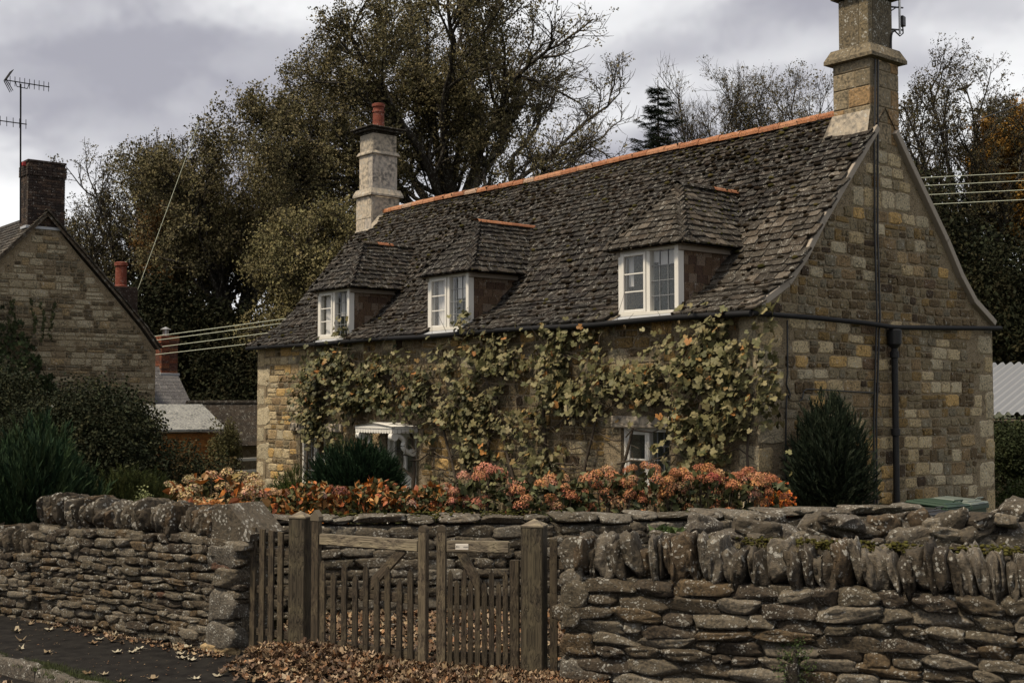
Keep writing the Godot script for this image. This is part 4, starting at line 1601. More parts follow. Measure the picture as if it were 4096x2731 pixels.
func dormer(c: Node3D, xc: float, idx: int, moss_places: Array, moss_tints: PackedColorArray):
	var d := holder("dormer", c)
	d.set_meta("label", ["hipped dormer over the door side with ivy at its sill and plain blinds", "hipped middle dormer with an orange ridge tile", "hipped dormer nearest the right gable with curtains tied back"][idx])
	var y0 := 4.06
	var y1 := 5.14
	var hw := 0.67
	# posts, head, sill
	bar(d, "post", M.white_paint, Vector3(xc - hw, y0, -0.06), Vector3(xc - hw + 0.085, y1, 0.06))
	bar(d, "post", M.white_paint, Vector3(xc + hw - 0.085, y0 + 0.06, -0.06), Vector3(xc + hw, y1, 0.075))
	bar(d, "head", M.cream_paint, Vector3(xc - hw + 0.086, y1 - 0.055, -0.058), Vector3(xc + hw - 0.086, y1, 0.058))
	bar(d, "sill", M.cream_paint, Vector3(xc - hw + 0.086, y0, -0.06), Vector3(xc + hw - 0.086, y0 + 0.055, 0.095))
	bar(d, "mullion", M.white_paint, Vector3(xc - 0.04, y0 + 0.056, -0.05), Vector3(xc + 0.04, y1 - 0.056, 0.055))
	glazing(d, xc - hw + 0.088, xc - 0.042, y0 + 0.058, y1 - 0.058, 0.03, false, 1, 3)
	glazing(d, xc + 0.043, xc + hw - 0.088, y0 + 0.06, y1 - 0.06, -0.01, true, 3, 4)
	if idx == 0:
		curtain(d, xc - hw + 0.1, xc - 0.05, y0 + 0.06, y1 - 0.06, -0.09, 2.0)
		curtain(d, xc + 0.05, xc + 0.42, y0 + 0.5, y1 - 0.06, -0.12, 3.0)
	elif idx == 1:
		curtain(d, xc - hw + 0.1, xc - 0.05, y0 + 0.06, y1 - 0.06, -0.13, 4.0)
		curtain(d, xc + 0.05, xc + 0.55, y0 + 0.62, y1 - 0.06, -0.15, 5.0)
	else:
		curtain(d, xc - hw + 0.1, xc - hw + 0.2, y0 + 0.5, y1 - 0.06, -0.1, 2.0)
		curtain(d, xc - 0.17, xc + 0.1, y0 + 0.85, y1 - 0.06, -0.1, 2.0)
		curtain(d, xc + 0.05, xc + 0.58, y0 + 0.8, y1 - 0.06, -0.14, 5.0)
	# lead flashing under the sill
	var m := MB.new()
	m.quad(Vector3(xc - hw + 0.02, 3.99, 0.27), Vector3(xc - hw + 0.02, y0 + 0.0, 0.09), Vector3(xc + hw - 0.02, y0 + 0.0, 0.09), Vector3(xc + hw - 0.02, 3.99, 0.27))
	part("flashing", m.mesh(), M.lead, d)
	# cheeks
	for sg in [-1.0, 1.0]:
		var o := PackedVector2Array([Vector2(0.055, y0), Vector2(0.055, y1)])
		for q in [y1, 4.92, 4.5, 4.19]:
			o.append(Vector2(-(-roof_z(q)) - 0.12, q - 0.02))
		m = MB.new()
		m.slab(Transform3D(Basis(Vector3.BACK, Vector3.UP, Vector3.LEFT), Vector3(xc + sg * (hw - 0.05), 0, 0)), o, -0.03, 0.03)
		var ck := part("cheek", m.mesh(), M.mortar, d)
		if sg > 0.0:
			var y := y0 + 0.06
			var row := 0
			while y < y1 - 0.06:
				var zb := roof_z(y) - 0.06
				var z := -0.075 - (0.1 if row % 2 else 0.0)
				if row % 2:
					cheek_tile(ck, xc + hw - 0.012, y, -0.064, -0.17)
					z = -0.172
				while z - 0.06 > zb:
					var w := r(0.17, 0.24)
					cheek_tile(ck, xc + hw - 0.012, y, z, maxf(z - w, zb))
					z -= w + 0.004
				y += 0.142
				row += 1
	bar(d, "eaves_board", M.bargeboard, Vector3(xc + hw - 0.05, y1 - 0.10, -1.15), Vector3(xc + hw + 0.05, y1 - 0.005, 0.07))
	bar(d, "eaves_board", M.bargeboard, Vector3(xc - hw - 0.05, y1 - 0.10, -1.15), Vector3(xc - hw + 0.05, y1 - 0.005, 0.07))
	# hipped roof deck and its slates
	var e := 0.86
	var ye := 5.14
	var ya := 6.20
	var za := -0.68
	var zf := 0.17
	var back := roof_z(ya) - 0.15
	var A := Vector3(xc - e, ye, zf)
	var B := Vector3(xc + e, ye, zf)
	var T := Vector3(xc, ya, za)
	var U := Vector3(xc, ya, back)
	var A2 := Vector3(xc - e, ye, roof_z(ye) - 0.15)
	var B2 := Vector3(xc + e, ye, roof_z(ye) - 0.15)
	var inn := Vector3(xc, 5.4, -0.6)
	m = MB.new()
	m.face([A, B, T], inn)
	m.face([B, B2, U, T], inn)
	m.face([A, A2, U, T], inn)
	m.face([A - Vector3(0, 0.02, 0), B - Vector3(0, 0.02, 0), B2 - Vector3(0, 0.02, 0), A2 - Vector3(0, 0.02, 0)], inn)
	var deck := part("dormer_roof", m.mesh(), M.under_roof, d)
	var rise := ya - ye
	var slope := sqrt(rise * rise + (zf - za) * (zf - za))
	var slope_s := sqrt(rise * rise + e * e)
	# front hip
	var s := -0.03
	while s < slope - 0.04:
		var f := clampf(s / slope, 0, 1)
		var ex := lerpf(0.135, 0.105, f)
		var down := Vector3(0, -rise, zf - za) / slope
		var p := A.lerp(T, 0.0) + Vector3(0, rise * s / slope, -(zf - za) * s / slope)
		var half := e * (1.0 - f) + 0.015
		var x := xc - half
		while x < xc + half - 0.03:
			var w := minf(r(0.13, 0.26), xc + half - x)
			lay_tile(Vector3(x + w / 2.0, p.y, p.z) + down * r(-0.012, 0.012), Vector3.RIGHT, down, w - 0.006, minf(ex * 1.7, slope - s + 0.05), deck)
			if rng.randf() < 0.16:
				moss_places.append(Transform3D(Basis().scaled(Vector3(r(0.03, 0.05), 0.025, 0.035)), Vector3(x, p.y + 0.05, p.z + 0.03)))
				moss_tints.append(vary(Color(0.03, 0.026, 0.014), 0.4))
			x += w
		s += ex
	# sides
	for sg in [-1.0, 1.0]:
		s = -0.03
		while s < slope_s - 0.04:
			var f := clampf(s / slope_s, 0, 1)
			var ex := lerpf(0.135, 0.105, f)
			var down := Vector3(sg * e, -rise, 0) / slope_s
			var y := ye + rise * s / slope_s
			var x: float = xc + sg * e * (1.0 - s / slope_s)
			var z0 := lerpf(zf, za, f) + 0.01
			var z1 := roof_z(maxf(y, 4.0)) - 0.08
			var z := z0
			while z > z1:
				var w := r(0.13, 0.26)
				lay_tile(Vector3(x, y, z - w / 2.0) + down * r(-0.012, 0.012), Vector3(0, 0, -sg), down, w - 0.006, minf(ex * 1.7, slope_s - s + 0.04), deck)
				if rng.randf() < (0.75 if sg > 0.0 else 0.2):
					moss_places.append(Transform3D(Basis(Vector3.UP, r(0, 3)).scaled(Vector3(r(0.03, 0.06), 0.03, r(0.03, 0.07))), Vector3(x + sg * 0.04, y + 0.035, z - r(0, w))))
					moss_tints.append(vary(Color(0.045, 0.042, 0.012) if idx == 2 and rng.randf() < 0.6 else Color(0.03, 0.025, 0.012), 0.4))
				z -= w
			s += ex
	# ridge tiles of the dormer
	var z := za + 0.06
	var n := 0
	while z > roof_z(ya) + 0.05:
		m = MB.new()
		var l := 0.42
		for i in 6:
			var a0 := lerpf(0.1, PI - 0.1, i / 6.0)
			var a1 := lerpf(0.1, PI - 0.1, (i + 1) / 6.0)
			m.face([Vector3(cos(a0) * 0.10, sin(a0) * 0.08, 0), Vector3(cos(a1) * 0.10, sin(a1) * 0.08, 0), Vector3(cos(a1) * 0.095, sin(a1) * 0.075, -l), Vector3(cos(a0) * 0.095, sin(a0) * 0.075, -l)], Vector3(0, -0.05, -l / 2))
		var tone = [M.slate[4], M.ridge[0], M.slate[2]][idx] if n < 1 else ([M.ridge[1], M.ridge[0], M.slate[2]][idx] if n < 2 else [M.slate[2], M.ridge[4], M.ridge[1]][idx])
		part("ridge_tile", m.mesh(), tone, d, Transform3D(Basis(Vector3.UP, r(-0.03, 0.03)), Vector3(xc, ya + 0.01, z)))
		for q in 5:
			moss_places.append(Transform3D(Basis().scaled(Vector3(r(0.02, 0.05), 0.03, r(0.02, 0.05))), Vector3(xc + r(-0.1, 0.1), ya + r(0.02, 0.07), z - r(0, l))))
			moss_tints.append(vary(Color(0.04, 0.034, 0.014), 0.4))
		z -= l
		n += 1

func cheek_tile(parent: Node, x: float, y: float, z0: float, z1: float):
	var m := MB.new()
	m.cbox(Transform3D(Basis(Vector3.BACK, r(-0.05, -0.02)), Vector3(x, y + 0.07, (z0 + z1) / 2.0)), Vector3(0.02, 0.15, absf(z1 - z0) - 0.008), 0.003)
	part("cheek_tile", m.mesh(), pick(M.cheek), parent)

# ------------------------------------------------------------------ the grape vine on the front

func stem_tube(parent: Node, called: String, pts: Array, r0: float, r1: float, mat: Material, sides := 6):
	var m := MB.new()
	var p := PackedVector3Array(pts)
	var rad := PackedFloat32Array()
	for i in p.size():
		rad.append(lerpf(r0, r1, float(i) / (p.size() - 1)))
	m.tube(p, rad, sides)
	return part(called, m.mesh(), mat, parent)

func build_vine():
	var v := thing("grape_vine", "grape vine with pale autumn leaves trained over the cottage front", "vine", Vector3.ZERO)
	# gnarled stems up the wall
	for e in [[-8.52, 3.3, -9.4, 0.05], [-6.3, 3.6, -5.6, 0.045], [-4.4, 3.7, -4.9, 0.05], [-2.98, 2.9, -2.3, 0.04], [-1.15, 3.4, -0.7, 0.05], [-12.9, 3.5, -12.0, 0.035], [-0.05, 3.0, 0.0, 0.03], [-5.3, 3.2, -6.4, 0.04], [-3.6, 3.3, -3.2, 0.035], [-7.2, 3.0, -7.7, 0.04]]:
		var pts := []
		var n := 9
		for i in n:
			var t := float(i) / (n - 1)
			pts.append(Vector3(lerpf(e[0], e[2], t * t) + 0.10 * sin(t * 7.0 + e[0]), lerpf(0.1, e[1], t), 0.09 + 0.05 * sin(t * 5.0 + e[0] * 2.0)))
		stem_tube(v, "stem", pts, e[3], e[3] * 0.45, M.stem, 6)
		for q in 7:
			var t := r(0.3, 1.0)
			var o := Vector3(lerpf(e[0], e[2], t * t), lerpf(0.1, e[1], t), 0.1)
			var l := r(0.5, 1.6)
			var sg: float = pick([-1.0, 1.0]) if o.x + l < 0.1 else -1.0
			var b := []
			for i in 6:
				var u := i / 5.0
				b.append(o + Vector3(sg * l * u, l * (0.35 * u - 0.25 * u * u) + 0.05 * sin(u * 9.0 + q), 0.05 * sin(u * 6.0 + q)))
			stem_tube(v, "branch", b, e[3] * 0.4, 0.006, M.stem, 4)
	# fine bare tendrils
	var tw := MB.new()
	for i in 620:
		var o := Vector3(r(-12.8, -0.3), r(1.2, 3.95), r(0.05, 0.35))
		var d := Vector3(r(-1, 1), r(-0.7, 1), r(-0.2, 0.35)).normalized()
		var l := r(0.2, 0.7)
		var bend := Vector3(r(-0.2, 0.2), r(-0.3, 0.1), 0)
		tw.tube(PackedVector3Array([o, o + d * l * 0.5 + bend * 0.3, o + d * l + bend]), PackedFloat32Array([0.006, 0.0045, 0.003]), 3)
	var tend := part("tendril", tw.mesh(), M.stem, v)
	tend.set_meta("kind", "stuff")
	# where the leaves hang: [x, y, half width, half height, number, depth]
	var masses := [
		[-11.7, 3.35, 1.0, 0.55, 300, 0.34], [-12.4, 2.8, 0.8, 0.5, 240, 0.3], [-10.7, 3.2, 1.3, 0.55, 380, 0.36], [-10.4, 2.75, 1.2, 0.4, 260, 0.34], [-9.4, 3.0, 1.0, 0.6, 260, 0.3], [-8.6, 2.75, 0.9, 0.5, 150, 0.25], [-12.1, 2.1, 0.8, 0.4, 120, 0.3], [-11.4, 1.65, 0.5, 0.35, 70, 0.3], [-12.7, 2.3, 0.5, 0.4, 90, 0.25],
		[-7.3, 3.1, 0.9, 0.55, 200, 0.3], [-6.4, 3.4, 0.9, 0.45, 220, 0.35], [-7.4, 2.3, 0.8, 0.6, 190, 0.3], [-6.4, 2.5, 0.9, 0.7, 260, 0.3], [-5.4, 3.2, 0.9, 0.6, 250, 0.34], [-6.6, 1.6, 0.9, 0.45, 150, 0.28], [-5.0, 2.6, 0.8, 0.6, 190, 0.3], [-7.2, 1.5, 0.5, 0.4, 70, 0.25],
		[-4.2, 3.3, 0.8, 0.5, 210, 0.34], [-4.0, 2.75, 1.0, 0.35, 220, 0.35], [-3.2, 2.95, 0.9, 0.4, 200, 0.36], [-2.2, 2.9, 0.9, 0.35, 190, 0.34], [-4.6, 1.7, 0.6, 0.4, 70, 0.24], [-3.5, 3.75, 1.2, 0.25, 110, 0.25],
		[-1.2, 3.2, 0.8, 0.5, 230, 0.36], [-0.5, 3.4, 0.6, 0.5, 190, 0.38], [-0.6, 2.6, 0.7, 0.5, 220, 0.36], [0.0, 2.9, 0.35, 0.6, 110, 0.35], [-1.4, 2.3, 0.5, 0.4, 90, 0.3], [-0.5, 1.8, 0.7, 0.5, 120, 0.3], [-0.1, 2.1, 0.4, 0.5, 70, 0.3], [-1.2, 1.5, 0.4, 0.35, 30, 0.2], [-0.2, 3.85, 0.5, 0.2, 40, 0.3], [0.1, 4.1, 0.3, 0.15, 14, 0.3], [-1.0, 4.1, 0.5, 0.12, 10, 0.35], [-6.2, 3.95, 0.8, 0.15, 36, 0.3], [-4.6, 3.95, 0.6, 0.15, 26, 0.3], [-11.2, 4.2, 0.2, 0.28, 22, 0.3], [-6.85, 4.25, 0.16, 0.22, 14, 0.3]]
	var tones := [Color(0.105, 0.096, 0.042), Color(0.135, 0.118, 0.056), Color(0.078, 0.074, 0.030), Color(0.155, 0.132, 0.066), Color(0.050, 0.051, 0.020), Color(0.19, 0.125, 0.045), Color(0.23, 0.105, 0.03), Color(0.030, 0.033, 0.014)]
	var mats := []
	for t in tones:
		var m := plain(t, 0.55, 0.3)
		m.backlight_enabled = true
		m.backlight = Color(0.28, 0.28, 0.16)
		mats.append(m)
	var all := []
	for q in masses:
		for i in int(q[4] * 2.0):
			var p := Vector2(rng.randfn(0, 0.48), rng.randfn(0, 0.48))
			var x: float = q[0] + p.x * q[2] * 1.1
			var y: float = q[1] + p.y * q[3] * 1.1
			if noise.get_noise_2d(x * 40.0, y * 40.0) + 0.5 * noise.get_noise_2d(x * 110.0, y * 110.0) < (-0.17 if y > 2.3 else -0.02):
				continue
			# windows and the door stay clear
			if (x > -2.75 and x < -1.85 and y < 2.25 and rng.randf() < 0.85) or (x > -9.8 and x < -8.6 and y < 2.3):
				continue
			var d: float = absf(rng.randfn(0.0, 0.6)) * q[5]
			var z := 0.07 + minf(d, 0.55)
			if x > -0.05:
				z -= r(0.0, 0.45)
				if x < 0.10:
					x += 0.10
			var nn := Vector3(r(-0.8, 0.7), r(-0.2, 1.15), r(0.2, 1.0)).normalized()
			var hang := Vector3(r(-0.6, 0.6), r(-1.0, -0.1), r(-0.1, 0.3))
			var yy := (hang - nn * hang.dot(nn)).normalized()
			var s := r(0.075, 0.15)
			var t := Transform3D(Basis(yy.cross(nn), yy, nn).scaled(Vector3.ONE * s), Vector3(x, y, z))
			var tone: int = pick([0, 0, 0, 1, 1, 1, 2, 2, 3, 4]) if x > -8.0 else pick([0, 1, 2, 2, 2, 4, 4, 3, 7])
			if x < -8.0 and x > -10.5 and y < 2.7:
				tone = pick([7, 4, 4, 2])
			if rng.randf() < 0.055:
				tone = pick([5, 5, 6])
			all.append([t, tone, z + s * 2.0 + 0.02 * x])
	all.sort_custom(func(a, b): return a[2] > b[2])
	var places := [[], [], [], []]
	var tints := [PackedColorArray(), PackedColorArray(), PackedColorArray(), PackedColorArray()]
	for i in all.size():
		var k := i % 4
		if i < 300:
			part("leaf", VINE_LEAF[k], mats[all[i][1]], v, all[i][0])
		else:
			places[k].append(all[i][0])
			tints[k].append(vary(tones[all[i][1]], 0.28))
	for k in 4:
		scatter("leaf_mass", VINE_LEAF[k], M.leaf, v, places[k], tints[k])

# ------------------------------------------------------------------ the neighbouring cottage

func build_left_cottage():
	var c := thing("grey_cottage", "grey stone cottage gable with dark brick chimney and ivy beyond the bushes", "cottage")
	var X := -20.0
	var zm := 3.55
	var prof := [[0.5, 4.02], [0.95, 4.62], [1.6, 5.35], [2.6, 6.42], [3.55, 7.42]]
	var gt := Transform3D(Basis(Vector3(0, 0, -1), Vector3.UP, Vector3.RIGHT), Vector3(X, 0, 0))
	var o := PackedVector2Array([Vector2(-6.5, 0.0), Vector2(-6.5, 4.1)])
	for i in range(prof.size()):
		o.append(Vector2(-(2.0 * zm - prof[i][0]), prof[i][1]))
	for i in range(prof.size() - 2, -1, -1):
		o.append(Vector2(-prof[i][0] - 0.08, prof[i][1]))
	o.append(Vector2(-0.6, 4.0))
	o.append(Vector2(-0.6, 0.0))
	var m := MB.new()
	m.slab(gt, o, -0.45, -0.015)
	var g := part("gable_wall", m.mesh(), M.mortar, c)
	m = MB.new()
	m.box(Transform3D(Basis(), Vector3(X - 5.0, 2.0, 0.9)), Vector3(9.0, 4.0, 0.45))
	m.box(Transform3D(Basis(), Vector3(X - 5.0, 2.0, 6.2)), Vector3(9.0, 4.0, 0.45))
	part("side_wall", m.mesh(), M.mortar, c)
	var zmax := func(y: float) -> float:
		for i in prof.size() - 1:
			if y <= prof[i + 1][1]:
				return lerpf(prof[i][0], prof[i + 1][0], (y - prof[i][1]) / (prof[i + 1][1] - prof[i][1]))
		return zm
	var keep := func(s: Array) -> bool:
		for cx in [-1.0, 1.0]:
			for cy in [-1.0, 1.0]:
				var z: float = -(s[0] + cx * s[2] * 0.46)
				var y: float = s[1] + cy * s[3] * 0.46
				var lim: float = 0.62 if y < 4.02 else zmax.call(y) + 0.10
				if z < lim or z > 2.0 * zm - lim:
					return false
		return true
	var list := coursed(-5.3, -0.6, 1.6, 7.3, Vector2(0.08, 0.24), Vector2(0.13, 0.50), 0.45, keep)
	list.sort_custom(func(a, b): return a[2] * a[3] > b[2] * b[3])
	var mb := MB.new()
	for i in list.size():
		var s: Array = list[i]
		var t := gt * Transform3D(Basis(Vector3.RIGHT * (s[2] - 0.02), Vector3.UP * (s[3] - 0.018), Vector3(0, 0, r(0.015, 0.03))), Vector3(s[0], s[1], -0.016))
		var tone: int = pick([0, 0, 1, 1, 2, 3, 4, 5])
		var k := rng.randi() % PILLOWS.size()
		if i < 290:
			part("stone", PILLOW_MESH[k], M.far_house[tone], g, t)
		else:
			mb.append(PILLOWS[k], t, M.far_colors[tone])
	part("small_stonework", mb.mesh(), M.house_vc, g).set_meta("kind", "stuff")
	# roof: deck with a tiled edge over the gable
	m = MB.new()
	for sg in [0, 1]:
		for i in prof.size() - 1:
			var a: float = prof[i][0] if sg == 0 else 2.0 * zm - prof[i][0]
			var b: float = prof[i + 1][0] if sg == 0 else 2.0 * zm - prof[i + 1][0]
			var P := [Vector3(X + 0.1, prof[i][1] + 0.06, a), Vector3(X - 9.5, prof[i][1] + 0.06, a), Vector3(X - 9.5, prof[i + 1][1] + 0.06, b), Vector3(X + 0.1, prof[i + 1][1] + 0.06, b)]
			m.face(P, Vector3(X - 4, 3, zm))
			m.face([P[0] - Vector3(0, 0.09, 0), P[3] - Vector3(0, 0.09, 0), P[3], P[0]], Vector3(X - 4, P[0].y, P[0].z))
	var rf := part("roof", m.mesh(), M.under_roof, c)
	for sg in [0, 1]:
		for i in prof.size() - 1:
			var a := Vector3(0, prof[i][1], prof[i][0])
			var b := Vector3(0, prof[i + 1][1], prof[i + 1][0])
			if sg == 1:
				a.z = 2.0 * zm - a.z
				b.z = 2.0 * zm - b.z
			var d := a - b
			var l := d.length()
			d /= l
			var n := int(l / 0.14)
			for k in n:
				for row in 3:
					var at := b.lerp(a, (k + 1.0) / n) + Vector3(X + 0.06 - row * 0.24 - r(0, 0.03), 0.075, 0)
					var x: Vector3 = Vector3.RIGHT * (1.0 if sg == 1 else -1.0)
					var nn := d.cross(x)
					var dd := (d + nn * 0.12).normalized()
					part("roof_tile", pick(TILE_MESH), pick(M.slate), rf, Transform3D(Basis(x * 0.25, dd.cross(x) * 0.025, dd * 0.24), at - d * 0.12 + nn * 0.02))
	# the rest of the slope that faces the lane, slated as one sheet
	var sl := MB.new()
	var tone_count: int = M.slate_colors.size()
	for i in prof.size() - 1:
		var a := Vector3(0, prof[i][1], 2.0 * zm - prof[i][0])
		var b := Vector3(0, prof[i + 1][1], 2.0 * zm - prof[i + 1][0])
		var d := (a - b).normalized()
		var n := int((a - b).length() / 0.14)
		for k in n:
			var x := X - 0.55 - r(0, 0.2)
			while x > X - 9.3:
				var w := r(0.2, 0.32)
				var nn := d.cross(Vector3.RIGHT)
				var dd := (d + nn * 0.12).normalized()
				var at := b.lerp(a, (k + 1.0) / n) + Vector3(x - w / 2.0, 0.075, 0)
				sl.append(TILES[rng.randi() % TILES.size()], Transform3D(Basis(Vector3.RIGHT * (w - 0.006), dd.cross(Vector3.RIGHT) * 0.025, dd * 0.24), at - d * 0.12 + nn * 0.02), M.slate_colors[rng.randi() % tone_count])
				x -= w
	part("slating", sl.mesh(), M.slate_vc, rf).set_meta("kind", "stuff")
	# brick chimney
	var ch := holder("chimney", c)
	ch.set_meta("label", "square stack of dark brown bricks with a projecting head")
	var z0 := 3.09
	var z1 := 4.03
	stack_box(ch, "core", M.brick_mortar, X - 0.62, X - 0.03, 6.9, 8.74, z0 + 0.006, z1 - 0.006, 0.0)
	var rows := 24
	var rh := 1.62 / rows
	for i in rows:
		var out := 0.03 if i >= rows - 5 and i < rows - 1 else 0.0
		var y := 7.13 + i * rh
		var z := z1 + out
		var n := 4 if i % 2 == 0 else 5
		for k in n:
			var w := (z1 - z0 + 2 * out) / 4.0
			if n == 5 and (k == 0 or k == 4):
				w *= 0.5
			stack_box(ch, "brick", pick(M.brick_dark), X - 0.12, X + out, y + 0.004, y + rh - 0.004, z - w + 0.005, z - 0.005, 0.003)
			z -= w
		for k in 2:
			var xa := X - 0.62 - out + k * 0.25
			stack_box(ch, "brick", pick(M.brick_dark), xa + 0.004, xa + 0.245, y + 0.004, y + rh - 0.004, z1 + out - 0.1, z1 + out, 0.003)
	stack_box(ch, "coping", M.brick_dark[0], X - 0.64, X + 0.02, 8.75, 8.81, z0 - 0.02, z1 + 0.02, 0.008)
	stack_box(ch, "flashing", M.lead, X - 0.4, X + 0.025, 7.05, 7.125, z0 - 0.04, z1 + 0.05, 0.01)
	# ivy on the gable
	var iv := thing("ivy", "dark ivy climbing the left side of the grey cottage gable", "ivy", Vector3(X + 0.1, 0, 4.6))
	var pl := []
	var tn := PackedColorArray()
	for i in 2600:
		var z := r(-1.7, 1.6)
		var top := 4.9 + 0.35 * z + noise.get_noise_1d(z * 90.0) * 0.9
		if z < -0.4:
			top = 4.6 + (z + 0.4) * 1.6 + noise.get_noise_1d(z * 90.0) * 0.5
		var y := r(1.0, maxf(top, 1.2))
		var nn := Vector3(1, r(-0.1, 0.7), r(-0.5, 0.5)).normalized()
		pl.append(aim(Vector3(r(-0.2, 0.2), -1, r(-0.7, 0.7)), 0, r(0.08, 0.14), Vector3(r(0.0, 0.35) * clampf((top - y) / 1.5, 0.1, 1.0), y, z)))
		tn.append(vary(Color(0.022, 0.03, 0.012), 0.5))
	for q in 9:
		# runners above the main mass
		var z := -1.2 + q * 0.28
		var y := 4.2
		for i in 34:
			y += r(0.01, 0.05)
			z += r(-0.03, 0.03)
			pl.append(aim(Vector3(r(-0.2, 0.2), -1, r(-0.7, 0.7)), 0, r(0.06, 0.1), Vector3(r(0.0, 0.05), y, z)))
			tn.append(vary(Color(0.03, 0.034, 0.014), 0.4))
	scatter("foliage", VINE_LEAF[1], M.leaf_matt, iv, pl, tn)
	stem_tube(iv, "stem", [Vector3(0, 0, 0.2), Vector3(0.02, 1.5, 0.1), Vector3(0.0, 3.0, 0.3), Vector3(0, 4.2, -0.2)], 0.05, 0.015, M.stem)
	# aerials on the brick stack
	var ae := thing("television_aerial", "black television aerial mast with two yagi arrays on the brick chimney", "aerial", Vector3(X - 0.25, 7.2, 4.12))
	m = MB.new()
	m.tube(PackedVector3Array([Vector3(0, 0, 0), Vector3(0, 3.55, 0.06)]), PackedFloat32Array([0.022, 0.022]), 8, true)
	part("mast", m.mesh(), M.black_iron, ae)
	for e in [[3.5, 0.45, -0.65, true], [2.45, 1.3, -0.1, false]]:
		m = MB.new()
		m.tube(PackedVector3Array([Vector3(0.03, e[0] + 0.08, e[1]), Vector3(0.03, e[0] + 0.08, e[2])]), PackedFloat32Array([0.014, 0.014]), 6, true)
		var n := 9
		for i in n:
			var z := lerpf(e[1] - 0.12, e[2] + 0.02, float(i) / (n - 1))
			m.tube(PackedVector3Array([Vector3(-0.06, e[0] - 0.02, z - 0.03), Vector3(0.12, e[0] + 0.18, z + 0.03)]), PackedFloat32Array([0.008, 0.008]), 4)
		if e[3]:
			for s in [-1.0, 1.0]:
				for k in 3:
					m.tube(PackedVector3Array([Vector3(0.03 + (k - 1) * 0.1, e[0] + 0.08, e[1]), Vector3(0.03 + (k - 1) * 0.12, e[0] + 0.08 + s * 0.27, e[1] - 0.16)]), PackedFloat32Array([0.014, 0.01]), 4)
			m.tube(PackedVector3Array([Vector3(0.03, e[0] + 0.07, 0.2), Vector3(0.03, e[0] - 0.04, 0.16), Vector3(0.02, e[0] - 0.05, -0.1), Vector3(0.03, e[0] + 0.07, -0.14)]), PackedFloat32Array([0.012, 0.012, 0.012, 0.012]), 5)
		part("yagi_array", m.mesh(), M.black_iron, ae)
	m = MB.new()
	m.cbox(Transform3D(Basis(), Vector3(0.06, 1.5, -0.04)), Vector3(0.08, 0.1, 0.09), 0.01)
	part("bracket", m.mesh(), M.red_plastic, ae)

# ------------------------------------------------------------------ sheds and roofs beyond

func tile_rows(parent: Node, a: Vector3, b: Vector3, up: Vector3, rows: int, cols: int, mats: Array, th: float):
	# a: lower left, b: lower right, up: to the top edge
	var x: Vector3 = (b - a) / cols
	var u := up / rows
	var xn := x.normalized()
	var un := u.normalized()
	var nn := xn.cross(un)
	if nn.y < 0.0:
		nn = -nn
	for j in rows:
		for i in cols:
			var m := MB.new()
			var at := a + x * (i + 0.5 + (0.5 if j % 2 and i < cols - 1 else 0.0)) + u * (j + 0.55)
			m.cbox(Transform3D(Basis(xn, un, xn.cross(un)).rotated(xn, 0.10 if nn == xn.cross(un) else -0.10), at + nn * th), Vector3(x.length() - 0.006, u.length() * 1.12, th), 0.003)
			part("roof_tile", m.mesh(), pick(mats), parent)

